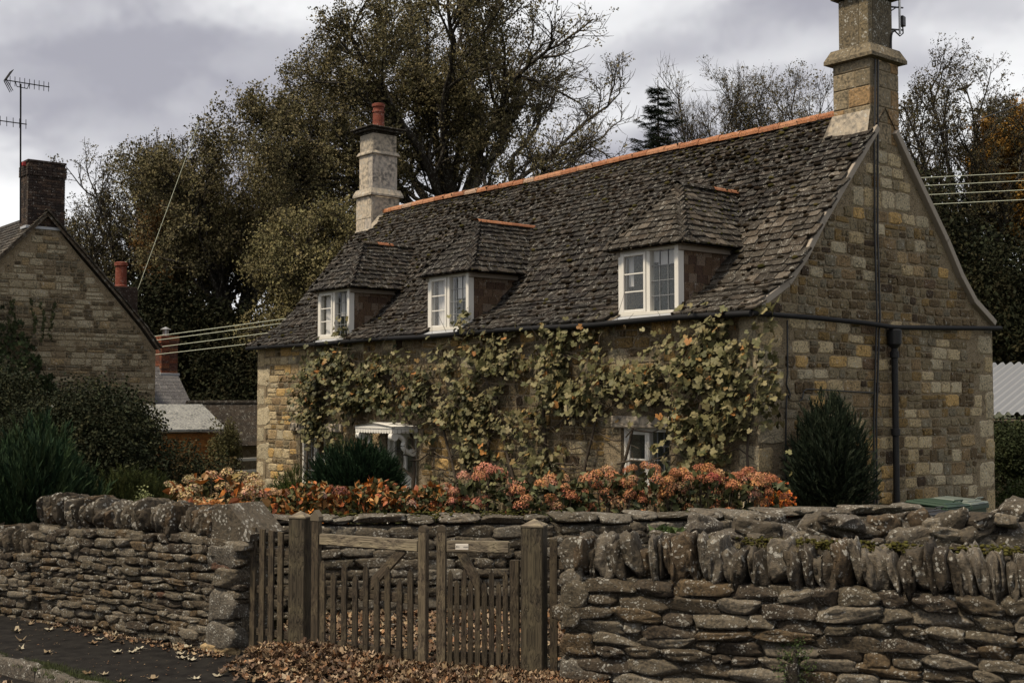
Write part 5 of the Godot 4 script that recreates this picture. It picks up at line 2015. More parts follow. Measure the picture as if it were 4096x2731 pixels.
func build_outbuildings():
	# slate lean-to with a brick chimney between the two cottages
	var s := thing("slate_extension", "grey slate roofed extension with small red brick chimney behind the grey cottage", "building")
	var m := MB.new()
	m.box(Transform3D(Basis(), Vector3(-23.2, 1.2, -0.2)), Vector3(3.2, 2.6, 1.6))
	part("wall", m.mesh(), M.mortar, s)
	m = MB.new()
	var A := Vector3(-21.4, 2.55, 0.7)
	var B := Vector3(-21.4, 2.55, -1.1)
	var C := Vector3(-22.25, 3.66, -0.92)
	var D := Vector3(-22.25, 3.66, 0.7)
	m.face([A, B, C, D], Vector3(-24, 2.5, 0))
	m.face([B, C, Vector3(-24.5, 3.66, -0.92), Vector3(-24.5, 2.55, -1.1)], Vector3(-24, 2.5, 0.2))
	var deck := part("roof", m.mesh(), M.under_roof, s)
	for j in 11:
		var f := j / 11.0
		var zr := lerpf(-1.1, -0.92, f)
		var n := 7
		for i in n:
			var w := (0.7 - zr) / n
			var at := A.lerp(D, f + 0.045)
			at.z = 0.7 - w * (i + 0.5)
			var un := (D - A).normalized()
			m = MB.new()
			m.cbox(Transform3D(Basis(Vector3(0, 0, -1), un, Vector3(0, 0, -1).cross(un)).rotated(Vector3(0, 0, 1), 0.04), at + Vector3(0.82, 0.5, 0) * 0.02), Vector3(w - 0.005, 0.155, 0.012), 0.002)
			part("slate", m.mesh(), pick(M.slate_roof), deck)
	var ch := holder("chimney", s)
	stack_box(ch, "core", M.brick_mortar, -22.56, -22.09, 3.2, 4.5, -0.95, -0.47, 0.0)
	var y := 3.5
	for i in 15:
		var out := 0.03 if i >= 12 else 0.0
		for k in 2:
			var w := 0.25
			var z := -0.46 + out - k * 0.25
			stack_box(ch, "brick", pick(M.brick_red), -22.22, -22.08 + out, y + 0.004, y + 0.068, z - 0.245 - (out * 2 if k == 1 else 0.0), z, 0.003)
		stack_box(ch, "brick", pick(M.brick_red), -22.5, -22.225, y + 0.004, y + 0.068, -0.55, -0.455 + out, 0.003)
		y += 0.072
	stack_box(ch, "flashing", M.lead, -22.6, -22.04, 3.42, 3.50, -1.01, -0.41, 0.01)
	m = MB.new()
	m.lathe(Transform3D(Basis(), Vector3(-22.3, 4.55, -0.67)), [Vector2(0.085, 0.0), Vector2(0.085, 0.2), Vector2(0.0, 0.2)], 12)
	var fl := part("flue", m.mesh(), M.steel, ch)
	m = MB.new()
	m.lathe(Transform3D(Basis(), Vector3(-22.3, 4.76, -0.67)), [Vector2(0.15, 0.0), Vector2(0.15, 0.02), Vector2(0.0, 0.09)], 12)
	part("cowl", m.mesh(), M.steel, fl)
	# a chimney pot that stands behind the verge of the grey cottage
	var p := thing("chimney_stack", "short stack with red clay pot behind the grey cottage roof", "chimney")
	stack_box(p, "stack", M.brick_dark[1], -25.0, -24.2, 4.0, 6.12, -0.6, 0.2, 0.01)
	m = MB.new()
	m.lathe(Transform3D(Basis(), Vector3(-24.6, 6.1, -0.23)), [Vector2(0.20, 0.0), Vector2(0.20, 0.08), Vector2(0.17, 0.1), Vector2(0.165, 0.66), Vector2(0.2, 0.68), Vector2(0.2, 0.78), Vector2(0.15, 0.8), Vector2(0.12, 0.5)], 16)
	part("chimney_pot", m.mesh(), M.pot, p)
	# white roofed shed with orange boards
	var w := thing("garden_shed", "low shed with white felt roof and orange timber boards by the dark bush", "shed")
	m = MB.new()
	var P := [Vector3(-17.05, 2.0, -0.05), Vector3(-17.05, 2.0, 4.0), Vector3(-18.5, 2.62, 4.0), Vector3(-18.5, 2.62, -0.05)]
	m.face(P, Vector3(-18, 0, 2))
	m.face([P[0] - Vector3(0, 0.05, 0), P[1] - Vector3(0, 0.05, 0), P[2] - Vector3(0, 0.05, 0), P[3] - Vector3(0, 0.05, 0)], Vector3(-18, 5, 2))
	m.face([P[0], P[1], P[1] - Vector3(0, 0.05, 0), P[0] - Vector3(0, 0.05, 0)], Vector3(-18, 2, 2))
	m.face([P[0], P[3], P[3] - Vector3(0, 0.05, 0), P[0] - Vector3(0, 0.05, 0)], Vector3(-18, 2, 2))
	part("roof", m.mesh(), M.white_roof, w)
	m = MB.new()
	m.box(Transform3D(Basis(), Vector3(-17.9, 0.95, 2.0)), Vector3(1.3, 1.9, 3.8))
	part("wall", m.mesh(), M.mortar, w)
	y = 0.1
	while y < 1.9:
		m = MB.new()
		m.cbox(Transform3D(Basis(Vector3.BACK, 0.06), Vector3(-17.235, y + 0.06, 2.0)), Vector3(0.02, 0.125, 3.8), 0.003, Vector2(r(0, 1), r(0, 1)))
		part("board", m.mesh(), M.orange_wood, w)
		y += 0.12
	# brown tiled outbuilding
	var b := thing("tiled_outbuilding", "low outbuilding with brown ribbed tile roof between shed and cottage end", "building")
	m = MB.new()
	m.box(Transform3D(Basis(), Vector3(-20.2, 0.75, -2.6)), Vector3(1.2, 1.5, 3.6))
	part("wall", m.mesh(), M.mortar, b)
	m = MB.new()
	var Q := [Vector3(-19.4, 1.45, -0.6), Vector3(-19.4, 1.45, -4.4), Vector3(-20.4, 2.6, -4.4), Vector3(-20.4, 2.6, -0.6)]
	m.face(Q, Vector3(-21, 1, -2))
	var bd := part("roof", m.mesh(), M.under_roof, b)
	tile_rows(bd, Q[0], Vector3(-19.4, 1.45, -3.4), Q[3] - Q[0], 13, 9, M.brown_tile, 0.03)
	m = MB.new()
	m.tube(PackedVector3Array([Vector3(-20.42, 2.63, -0.5), Vector3(-20.42, 2.63, -4.4)]), PackedFloat32Array([0.09, 0.09]), 8, true)
	part("ridge", m.mesh(), M.slate[2], b)
	for yy in [0.72, 1.05]:
		bar(b, "rail", M.cream_paint, Vector3(-19.38, yy, -3.2), Vector3(-19.34, yy + 0.09, -1.4))
	# grey metal roof on the right
	var mr := thing("metal_roofed_barn", "barn with grey corrugated metal roof behind the right hedge", "barn")
	m = MB.new()
	m.box(Transform3D(Basis(), Vector3(-4.0, 1.1, -17.0)), Vector3(7.0, 2.2, 6.0))
	part("wall", m.mesh(), M.mortar, mr)
	var n := 40
	m = MB.new()
	for i in n * 4:
		var xa := -6.5 + i * 0.055
		var xb := xa + 0.055
		var ha := 0.035 * (1.0 if int(i) % 4 < 2 else -1.0) * (1.0 if i % 2 == 0 else 1.0)
		var hb := 0.035 * (1.0 if int(i + 1) % 4 < 2 else -1.0)
		m.face([Vector3(xa, 2.42 + ha, -12.4), Vector3(xb, 2.42 + hb, -12.4), Vector3(xb, 3.65 + hb, -15.4), Vector3(xa, 3.65 + ha, -15.4)], Vector3(-3, 0, -14))
	part("roof", m.mesh(), M.metal_roof, mr)

# ------------------------------------------------------------------ dry stone walls

# one straight run of wall between a and b (ground plan), face towards the street side
func wall_run(parent: Node, a: Vector2, b: Vector2, y0: float, top0: float, top1: float, thick: float, hs: Vector2, ws: Vector2, mats: Array, shapes: Array, sag := 0.0, reds := 0.0):
	var d := Vector3(b.x - a.x, 0, b.y - a.y)
	var l := d.length()
	d /= l
	var n := d.cross(Vector3.UP)
	if n.dot(EYE - Vector3(a.x, EYE.y, a.y)) < 0.0:
		n = -n
	var o := Vector3(a.x, 0, a.y)
	# the dark hearting behind the face stones
	var m := MB.new()
	var q := thick * 0.5 - 0.07
	var c := [o, o + d * l]
	var tops := [top0, top1]
	var bot := PackedVector3Array()
	var top := PackedVector3Array()
	for i in 2:
		for s in [1.0, -1.0]:
			bot.append(c[i] + n * q * s + Vector3(0, y0 - 0.2, 0))
			top.append(c[i] + n * q * s + Vector3(0, tops[i], 0))
	var mid := o + d * l / 2.0 + Vector3(0, (y0 + top0) / 2.0, 0)
	m.face([bot[0], bot[2], top[2], top[0]], mid)
	m.face([bot[1], bot[3], top[3], top[1]], mid)
	m.face([bot[0], bot[1], top[1], top[0]], mid)
	m.face([bot[2], bot[3], top[3], top[2]], mid)
	m.face([top[0], top[1], top[3], top[2]], mid)
	part("hearting", m.mesh(), M.wall[0], parent)
	var flip := 1.0 if d.cross(Vector3.UP).dot(n) > 0.0 else -1.0
	var courses := []
	var sum := 0.0
	while sum < top0 - y0 - 0.02:
		var h := r(hs.x, hs.y) * (1.25 if sum < 0.25 else 1.0)
		if top0 - y0 - sum < hs.y * 2.4:
			h *= 1.25
		courses.append(h)
		sum += h
	var v := 0.0
	var row := 0
	for raw in courses:
		var h: float = raw * (top0 - y0) / sum
		var u := -r(0, ws.x)
		while u < l:
			var w := r(ws.x, ws.y)
			if rng.randf() < 0.22:
				w *= 0.55
			var cu := u + w / 2.0
			u += w * 0.985
			if cu < 0.03 or cu > l - 0.02:
				continue
			var t := clampf(cu / l, 0, 1)
			var wave := sag * sin(cu * 1.3 + row * 0.35) + 0.012 * sin(cu * 5.0 + row)
			var scale_y := lerpf(1.0, (top1 - y0) / (top0 - y0), t)
			var y := y0 + (v + h / 2.0) * scale_y + wave
			var hh := h * scale_y * r(0.94, 1.2)
			var dep := r(0.16, 0.24)
			var tilt := Basis(n, r(-0.07, 0.07)) * Basis(d, r(-0.10, 0.10))
			var bas := tilt * Basis(d * (w * 1.05), Vector3.UP * hh, n * flip * dep)
			var mat = pick(mats)
			if rng.randf() < reds:
				mat = M.red_stone
			part("stone", pick(shapes), mat, parent, Transform3D(bas, o + d * cu + Vector3(0, y, 0) + n * (thick * 0.5 - dep * 0.42 + r(-0.022, 0.022))))
		v += h
		row += 1

# stones on edge along the top of a run
func cope_run(parent: Node, a: Vector2, b: Vector2, top0: float, top1: float, thick: float, hs: Vector2, ts: Vector2, lean: float, mats: Array):
	var d := Vector3(b.x - a.x, 0, b.y - a.y)
	var l := d.length()
	d /= l
	var n := d.cross(Vector3.UP)
	if n.dot(EYE - Vector3(a.x, EYE.y, a.y)) < 0.0:
		n = -n
	var flip := 1.0 if d.cross(Vector3.UP).dot(n) > 0.0 else -1.0
	var u := 0.02
	while u < l:
		var t := r(ts.x, ts.y)
		if rng.randf() < 0.15:
			t *= 1.8
		var h := r(hs.x, hs.y)
		var y := lerpf(top0, top1, u / l)
		var bas := Basis(n, lean + r(-0.16, 0.16)) * Basis(Vector3.UP, r(-0.15, 0.15)) * Basis(d, r(-0.12, 0.12)) * Basis(d * t * 1.15, Vector3.UP * h, n * flip * thick * r(0.75, 1.12))
		part("coping_stone", pick(SLAB_MESH), pick(mats), parent, Transform3D(bas, Vector3(a.x, 0, a.y) + d * (u + t / 2.0) + Vector3(0, y + h * 0.37 + r(-0.035, 0.035), 0) + n * r(-0.02, 0.03)))
		u += t * 0.93

func block(parent: Node, called: String, at: Vector3, d: Vector3, size: Vector3, mat: Material, shape: Mesh, turn := 0.0):
	var n := d.cross(Vector3.UP)
	var bas := Basis(n, turn) * Basis(d * size.x, Vector3.UP * size.y, n * size.z)
	return part(called, shape, mat, parent, Transform3D(bas, at))

func moss_on(parent: Node, a: Vector3, b: Vector3, wide: float, count: int, c: Color):
	var pl := []
	var tn := PackedColorArray()
	for i in count:
		var p := a.lerp(b, rng.randf())
		if noise.get_noise_2d(p.x * 90.0, p.z * 90.0) < -0.05:
			continue
		p += Vector3(rng.randfn(0, wide), 0, rng.randfn(0, wide))
		pl.append(Transform3D(Basis(Vector3.UP, r(0, TAU)).scaled(Vector3(r(0.02, 0.045), r(0.012, 0.03), r(0.02, 0.045))), p + Vector3(0, r(-0.05, 0.02), 0)))
		tn.append(vary(c, 0.5))
	scatter("moss", LUMP, M.moss_vc, parent, pl, tn)

func build_walls():
	# right of the gate, along the street
	var w := thing("dry_stone_wall", "tall dry stone wall with upright coping stones right of the gate", "wall")
	var a := Vector2(3.52, 6.80)
	var b := Vector2(7.9, 4.37)
	wall_run(w, a, b, 0.22, 1.21, 1.23, 0.52, Vector2(0.075, 0.115), Vector2(0.24, 0.52), M.wall, ROCK_MESH, 0.0)
	cope_run(w, a, b, 1.22, 1.25, 0.50, Vector2(0.27, 0.42), Vector2(0.055, 0.135), 0.20, M.cope)
	var d := Vector3(b.x - a.x, 0, b.y - a.y).normalized()
	var n := Vector3(-d.z, 0, d.x)
	if n.dot(EYE) < 0.0:
		n = -n
	var o := Vector3(a.x, 0, a.y)
	# dressed end stones
	for e in [[0.30, 0.42, 0.17, 0.34], [0.62, 0.19, 0.15, 0.22], [0.86, 0.22, 0.10, 0.22], [1.04, 0.26, 0.13, 0.2], [1.16, 0.2, 0.1, 0.15]]:
		block(w, "end_stone", o + d * (e[2] - 0.04) + Vector3(0, e[0] + 0.02, 0) + n * 0.17, d, Vector3(e[2] * 2.0, e[1], 0.22), M.kerb[1] if e[1] > 0.3 else pick(M.wall), pick(ROCK_MESH))
	block(w, "end_stone", o + d * 0.09 + Vector3(0, 1.36, 0), d, Vector3(0.3, 0.34, 0.46), M.cope[1], SLAB_MESH[2], 0.3)
	moss_on(w, o + d * 1.1 + Vector3(0, 1.53, 0) - n * 0.12, o + d * 3.6 + Vector3(0, 1.56, 0) - n * 0.12, 0.07, 900, Color(0.05, 0.046, 0.014))
	# small stones and rubble lying on the back of the coping
	for i in 26:
		var t := r(0.3, 4.0)
		block(w, "loose_stone", o + d * t + Vector3(0, 1.5 + r(-0.02, 0.05), 0) - n * r(0.15, 0.3), Vector3(cos(i), 0, sin(i)), Vector3(r(0.08, 0.2), r(0.04, 0.09), r(0.08, 0.16)), pick(M.cope), pick(ROCK_MESH), r(-0.3, 0.3))

	# left of the gate: the higher run
	var v := thing("dry_stone_wall", "dry stone wall with ragged upright coping left of the gate", "wall")
	a = Vector2(-2.5, 9.22)
	b = Vector2(0.62, 8.33)
	wall_run(v, a, b, 0.20, 1.33, 1.36, 0.52, Vector2(0.058, 0.092), Vector2(0.15, 0.36), M.wall, BLOCKS, 0.016, 0.012)
	cope_run(v, a, Vector2(0.22, 8.445), 1.36, 1.37, 0.5, Vector2(0.20, 0.36), Vector2(0.04, 0.095), 0.16, M.cope)
	d = Vector3(b.x - a.x, 0, b.y - a.y).normalized()
	n = Vector3(-d.z, 0, d.x)
	if n.dot(EYE) < 0.0:
		n = -n
	o = Vector3(b.x, 0, b.y)
	for e in [[0.45, 0.3, 0.27, 0], [0.74, 0.32, 0.25, 0], [0.30, 0.14, 0.3, 3], [1.0, 0.2, 0.2, 1], [1.2, 0.22, 0.26, 0]]:
		block(v, "end_stone", o - d * e[2] + d * 0.05 + Vector3(0, e[0], 0) + n * 0.19, d, Vector3(e[2] * 1.7, e[1], 0.24), [M.kerb[1], M.wall[1], M.wall[4], M.house[2]][e[3]], pick(ROCK_MESH))
	var em := MB.new()
	em.slab(Transform3D(Basis(d, Vector3.UP, d.cross(Vector3.UP)), o), PackedVector2Array([Vector2(-0.40, 1.33), Vector2(0.14, 1.36), Vector2(0.16, 1.43), Vector2(0.02, 1.55), Vector2(-0.16, 1.70), Vector2(-0.30, 1.69), Vector2(-0.39, 1.60)]), -0.22, 0.23)
	part("end_coping", em.mesh(), M.cope[1], v)
	# the lower run that goes on along the lane
	var f := thing("dry_stone_wall", "lower dry stone wall running on beside the dark garden conifer", "wall")
	a = Vector2(-8.5, 10.95)
	b = Vector2(-2.45, 9.24)
	wall_run(f, a, b, 0.18, 1.0, 1.02, 0.5, Vector2(0.06, 0.10), Vector2(0.15, 0.36), M.wall, BLOCKS, 0.02)
	cope_run(f, a, b, 1.0, 1.0, 0.48, Vector2(0.18, 0.34), Vector2(0.035, 0.08), 0.30, M.cope)

	# the garden wall behind the gate, with flat top stones
	var g := thing("garden_wall", "dark garden wall with flat top slabs below the hydrangeas", "wall")
	var pts := [Vector2(-3.3, 8.75), Vector2(-0.84, 6.71), Vector2(0.74, 4.46), Vector2(1.94, 1.89), Vector2(2.5, 0.4)]
	for i in pts.size() - 1:
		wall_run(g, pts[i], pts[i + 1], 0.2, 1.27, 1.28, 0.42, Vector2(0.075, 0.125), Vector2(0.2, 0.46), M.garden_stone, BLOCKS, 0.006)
		var dd := Vector3(pts[i + 1].x - pts[i].x, 0, pts[i + 1].y - pts[i].y)
		var l := dd.length()
		dd /= l
		var u := 0.0
		while u < l:
			var s := r(0.3, 0.62)
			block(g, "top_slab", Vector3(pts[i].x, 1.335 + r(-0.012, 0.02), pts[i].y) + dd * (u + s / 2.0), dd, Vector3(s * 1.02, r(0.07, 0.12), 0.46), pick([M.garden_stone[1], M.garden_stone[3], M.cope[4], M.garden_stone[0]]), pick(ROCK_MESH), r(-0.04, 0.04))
			u += s
	moss_on(g, Vector3(-0.84, 1.40, 6.71), Vector3(0.74, 1.40, 4.46), 0.08, 420, Color(0.036, 0.036, 0.011))

	# the tumbled wall between the street wall and the bins
	var k := thing("tumbled_wall", "tumbled rubble wall behind the street wall with loose lichened stones", "wall")
	a = Vector2(2.95, 4.9)
	b = Vector2(6.3, 1.2)
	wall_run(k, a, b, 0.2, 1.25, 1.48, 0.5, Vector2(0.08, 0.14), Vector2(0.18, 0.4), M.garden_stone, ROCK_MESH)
	d = Vector3(b.x - a.x, 0, b.y - a.y)
	var len := d.length()
	d /= len
	n = Vector3(-d.z, 0, d.x)
	for layer in 3:
		var u := 0.1 + layer * 0.1
		while u < len:
			var s := r(0.18, 0.46)
			var top := lerpf(1.24, 1.48, u / len) + layer * 0.085
			if layer == 2 and noise.get_noise_1d(u * 60.0) < 0.0:
				u += s
				continue
			var mat = pick(M.cope) if rng.randf() < 0.72 else pick([M.wall[4], M.kerb[0]])
			var yaw := Basis(Vector3.UP, r(-0.7, 0.7))
			block(k, "loose_stone", Vector3(a.x, top + r(-0.02, 0.06), a.y) + d * u + n * r(-0.16, 0.16), yaw * d, Vector3(s * 1.1, r(0.11, 0.22), r(0.2, 0.38)), mat, pick(SLAB_MESH), r(-0.4, 0.4))
			u += s * r(0.6, 0.85)

# ------------------------------------------------------------------ gate, posts and fence

func timber(parent: Node, called: String, a: Vector3, b: Vector3, w: float, t: float, face_dir: Vector3, mat: Material, ch := 0.006):
	# a beam from a to b, w wide across, t thick along face_dir
	var d := (b - a).normalized()
	var z := (face_dir - d * face_dir.dot(d)).normalized()
	var x := d.cross(z)
	var m := MB.new()
	m.cbox(Transform3D(Basis(x, d, z), (a + b) / 2.0), Vector3(w, a.distance_to(b), t), ch, Vector2(r(0, 1), r(0, 1)))
	return part(called, m.mesh(), mat, parent)

func picket(parent: Node, foot: Vector3, h: float, w: float, d: Vector3, n: Vector3, pointed: bool, mat: Material):
	var m := MB.new()
	var o := PackedVector2Array([Vector2(-w / 2, 0), Vector2(w / 2, 0), Vector2(w / 2, h - (0.045 if pointed else 0.0)), Vector2(0, h), Vector2(-w / 2, h - (0.045 if pointed else 0.0))]) if pointed else PackedVector2Array([Vector2(-w / 2, 0), Vector2(w / 2, 0), Vector2(w / 2, h + r(-0.012, 0.0)), Vector2(-w / 2, h)])
	m.slab(Transform3D(Basis(d, Vector3.UP, n), Vector3.ZERO), o, -0.011, 0.011)
	var off := Vector2(r(0, 1), r(0, 1))
	for i in m.v.size():
		m.u[i] = Vector2(m.v[i].y, m.v[i].dot(d) + m.v[i].dot(n)) + off
	part("picket", m.mesh(), mat, parent, Transform3D(Basis(n, r(-0.008, 0.008)), foot))

func gate_post(label: String, at: Vector3, d: Vector3, n: Vector3, h: float, w: float):
	var p := thing("gate_post", label, "gate post", at, "timber gate posts")
	var m := MB.new()
	m.cbox(Transform3D(Basis(d, Vector3.UP, n), Vector3(0, h / 2.0, 0)), Vector3(w, h, w), 0.012, Vector2(r(0, 1), r(0, 1)))
	part("shaft", m.mesh(), M.post_wood, p)
	m = MB.new()
	var e := w / 2.0 + 0.004
	var c := [d * e + n * e, d * e - n * e, -d * e - n * e, -d * e + n * e]
	var y := Vector3(0, h + 0.001, 0)
	for i in 4:
		m.face([c[i] + y, c[(i + 1) % 4] + y, y + Vector3(0, 0.055, 0)], y - Vector3(0, 0.5, 0), [Vector2(0, 0), Vector2(w, 0), Vector2(w / 2, w)])
		m.face([c[i] + y, c[(i + 1) % 4] + y, c[(i + 1) % 4] + y - Vector3(0, 0.012, 0), c[i] + y - Vector3(0, 0.012, 0)], y - Vector3(0, 0.5, 0), [Vector2(0, 0), Vector2(w, 0), Vector2(w, 0.1), Vector2(0, 0.1)])
	part("cap", m.mesh(), M.silver_wood, p)
	return p

# one leaf of the gate between foot points a (hinge) and b (meeting)
func gate_leaf(label: String, a: Vector3, b: Vector3, hinge_first: bool, brace_up: bool, count: int) -> Node3D:
	var g := thing("garden_gate", label, "gate", a)
	var d := (b - a)
	var l := d.length()
	d /= l
	var n := d.cross(Vector3.UP)
	if n.dot(EYE - a) < 0.0:
		n = -n
	var mt: Array = M.timber
	var P := func(u: float, y: float, out := 0.0) -> Vector3:
		return d * u + Vector3(0, y, 0) + n * out
	# stiles
	timber(g, "stile", P.call(0.05, 0.06), P.call(0.05, 1.31 if hinge_first else 1.02), 0.085, 0.06, n, mt[2])
	if hinge_first:
		var m := MB.new()
		m.slab(Transform3D(Basis(d, Vector3.UP, n), d * 0.05), PackedVector2Array([Vector2(-0.05, 1.30), Vector2(0.05, 1.30), Vector2(0.05, 1.34), Vector2(0.0, 1.40), Vector2(-0.05, 1.34)]), -0.035, 0.035)
		part("stile_head", m.mesh(), M.silver_wood, g)
	timber(g, "stile", P.call(l - 0.045, 0.05), P.call(l - 0.045, 1.26), 0.085, 0.06, n, mt[1])
	var mh := MB.new()
	var ho := PackedVector2Array()
	for i in 9:
		var an := PI * i / 8.0
		ho.append(Vector2(cos(an) * 0.043, 1.262 + sin(an) * 0.055))
	mh.slab(Transform3D(Basis(d, Vector3.UP, n), d * (l - 0.045)), ho, -0.03, 0.03)
	part("stile_head", mh.mesh(), mt[1], g)
	# rails
	timber(g, "top_rail", P.call(0.095, 1.13), P.call(l - 0.09, 1.13), 0.105, 0.055, n, M.silver_wood, 0.010)
	timber(g, "middle_rail", P.call(0.095, 0.66), P.call(l - 0.09, 0.66), 0.09, 0.04, n, mt[2])
	timber(g, "bottom_rail", P.call(0.095, 0.16), P.call(l - 0.09, 0.16), 0.09, 0.04, n, mt[2])
	# brace from the middle rail to the top rail
	if brace_up:
		timber(g, "brace", P.call(l * 0.42, 0.62, -0.004), P.call(l * 0.80, 1.09, -0.004), 0.085, 0.04, n, mt[0])
	else:
		timber(g, "brace", P.call(l * 0.38, 0.62, 0.0), P.call(l * 0.72, 1.10, 0.0), 0.085, 0.04, n, mt[1])
	for i in count:
		var u := 0.095 + (l - 0.19) * (i + 0.5) / count
		picket(g, P.call(u, 0.07 + r(-0.008, 0.008), 0.034), (0.86 if i % 2 == 0 else 0.76) + r(-0.01, 0.01), 0.055 if hinge_first else 0.043, d, n, true, pick(M.picket))
	return g

func build_gate():
	var G := 0.28
	var L := Vector3(1.24, G, 8.2)
	var R := Vector3(3.24, G, 7.0)
	var S := Vector3(2.57, G, 7.66)
	var d := (R - L).normalized()
	var n := d.cross(Vector3.UP)
	if n.dot(EYE) < 0.0:
		n = -n
	var dl := Vector3(0.79, 0, -0.61)
	gate_post("weathered square gate post beside the left picket strip", L, Vector3(0.80, 0, -0.6), Vector3(0.6, 0, 0.8), 1.33, 0.17)
	gate_post("weathered square gate post beside the tall stone wall", R, Vector3(0.80, 0, -0.6), Vector3(0.6, 0, 0.8), 1.33, 0.20)
	var a := L + d * 0.13
	gate_leaf("left leaf of the silvered timber picket gate with rising brace", a, S - d * 0.01, true, true, 9)
	var b := R - d * 0.13
	var right := gate_leaf("right leaf of the timber picket gate carrying a small name plate", b, S + d * 0.05 - n * 0.062, false, false, 9)
	# plate with faded words on the right leaf's top rail
	var dr := (b - S).normalized()
	var nr := dr.cross(Vector3.UP)
	if nr.dot(EYE - b) < 0.0:
		nr = -nr
	var at := S + dr * 0.30 + Vector3(0, 1.135, 0) + nr * 0.034
	var pl := thing("name_plate", "small cream name plate with faded lettering screwed to the gate rail", "plate", at)
	var m := MB.new()
	m.cbox(Transform3D(Basis(dr, Vector3.UP, nr), Vector3.ZERO), Vector3(0.115, 0.052, 0.006), 0.002)
	part("plate", m.mesh(), M.plaque, pl)
	var font := SystemFont.new()
	font.font_names = PackedStringArray(["Droid Serif"])
	for e in [["No", -0.038, 0.020], ["aux", 0.030, 0.016]]:
		var t := TextMesh.new()
		t.text = e[0]
		t.font = font
		t.font_size = 32
		t.pixel_size = e[2] / 26.0
		t.depth = 0.001
		part("lettering", t, M.ink, pl, Transform3D(Basis(dr, Vector3.UP, nr), dr * e[1] + nr * 0.0036))
	for s in [-1.0, 1.0]:
		m = MB.new()
		m.lathe(Transform3D(Basis(dr, nr, Vector3.DOWN), dr * s * 0.051 + nr * 0.003), [Vector2(0.0035, 0.0), Vector2(0.003, 0.0015), Vector2(0.0, 0.0018)], 8)
		part("screw", m.mesh(), M.black_iron, pl)
	# fixed strips of pickets on both sides
	var f := thing("picket_fence", "short fixed strip of flat-topped pickets between stone wall and gate post", "fence", Vector3(0.72, G, 8.42))
	var fa := Vector3(0.72, G, 8.36)
	var fd := (L - fa)
	fd.y = 0
	fd = fd.normalized()
	var fn := fd.cross(Vector3.UP)
	if fn.dot(EYE) < 0.0:
		fn = -fn
	for i in 4:
		picket(f, fd * (0.03 + i * 0.122) + Vector3(0, 0.02, 0) + fn * 0.03, 1.19 - i * 0.008, 0.062, fd, fn, false, pick(M.picket))
	for y in [0.22, 0.62, 0.98]:
		timber(f, "rail", Vector3(0, y, 0), fd * 0.50 + Vector3(0, y, 0), 0.07, 0.035, fn, M.timber[2])
	var k := thing("picket_fence", "two flat-topped pickets fixed between gate post and tall stone wall", "fence", R + d * 0.13)
	for i in 2:
		picket(k, d * (0.06 + i * 0.145) + Vector3(0, 0.0, 0) + n * 0.03, 1.22 + i * 0.025, 0.066, d, n, false, pick(M.picket))
	for y in [0.25, 1.0]:
		timber(k, "rail", Vector3(0, y, 0), d * 0.28 + Vector3(0, y, 0), 0.09, 0.04, n, M.timber[0])
	picket(k, d * 0.27 - n * 0.2, 1.26, 0.07, d, n, false, M.timber[1])

# ------------------------------------------------------------------ trees and shrubs

func bend_line(a: Vector3, d: Vector3, l: float, n: int, wob: float, lift: float) -> PackedVector3Array:
	var out := PackedVector3Array([a])
	var p := a
	var dd := d.normalized()
	for i in n:
		dd = (dd + dirv() * wob + Vector3(0, lift, 0)).normalized()
		p += dd * l / n
		out.append(p)
	return out

func taper(n: int, r0: float, r1: float) -> PackedFloat32Array:
	var out := PackedFloat32Array()
	for i in n:
		out.append(lerpf(r0, r1, float(i) / (n - 1)))
	return out

# grows side branches along a line; leaf places gather at the outer twigs
func sprout(m: MB, line: PackedVector3Array, rad: float, level: int, o: Dictionary, tips: Array):
	var n := line.size()
	var len := 0.0
	for i in n - 1:
		len += line[i].distance_to(line[i + 1])
	var kids: int = o.kids[level]
	var from: float = o.get("from", 0.2) if level == 0 else 0.12
	for k in kids:
		var t := lerpf(from, 1.0, (k + rng.randf()) / kids)
		var f := t * (n - 1)
		var i := mini(int(f), n - 2)
		var at := line[i].lerp(line[i + 1], f - i)
		var tan := (line[i + 1] - line[i]).normalized()
		var side := tan.cross(dirv()).normalized()
		var ang := r(0.45, 0.95)
		var d := tan * cos(ang) + side * sin(ang)
		var l: float = o.len[level] * r(0.65, 1.25) * (1.15 - 0.5 * t)
		var sub := bend_line(at, d, l, 4 if level < 2 else 3, o.wob, o.lift)
		var r0 := maxf(rad * lerpf(0.55, 0.28, t), o.thin * (1.6 if level == 0 else 1.0))
		m.tube(sub, taper(sub.size(), r0, r0 * 0.4), 4 if level == 0 else 3)
		if level + 1 < o.kids.size():
			sprout(m, sub, r0, level + 1, o, tips)
		else:
			for q in sub.size():
				if q > 0:
					tips.append(sub[q])

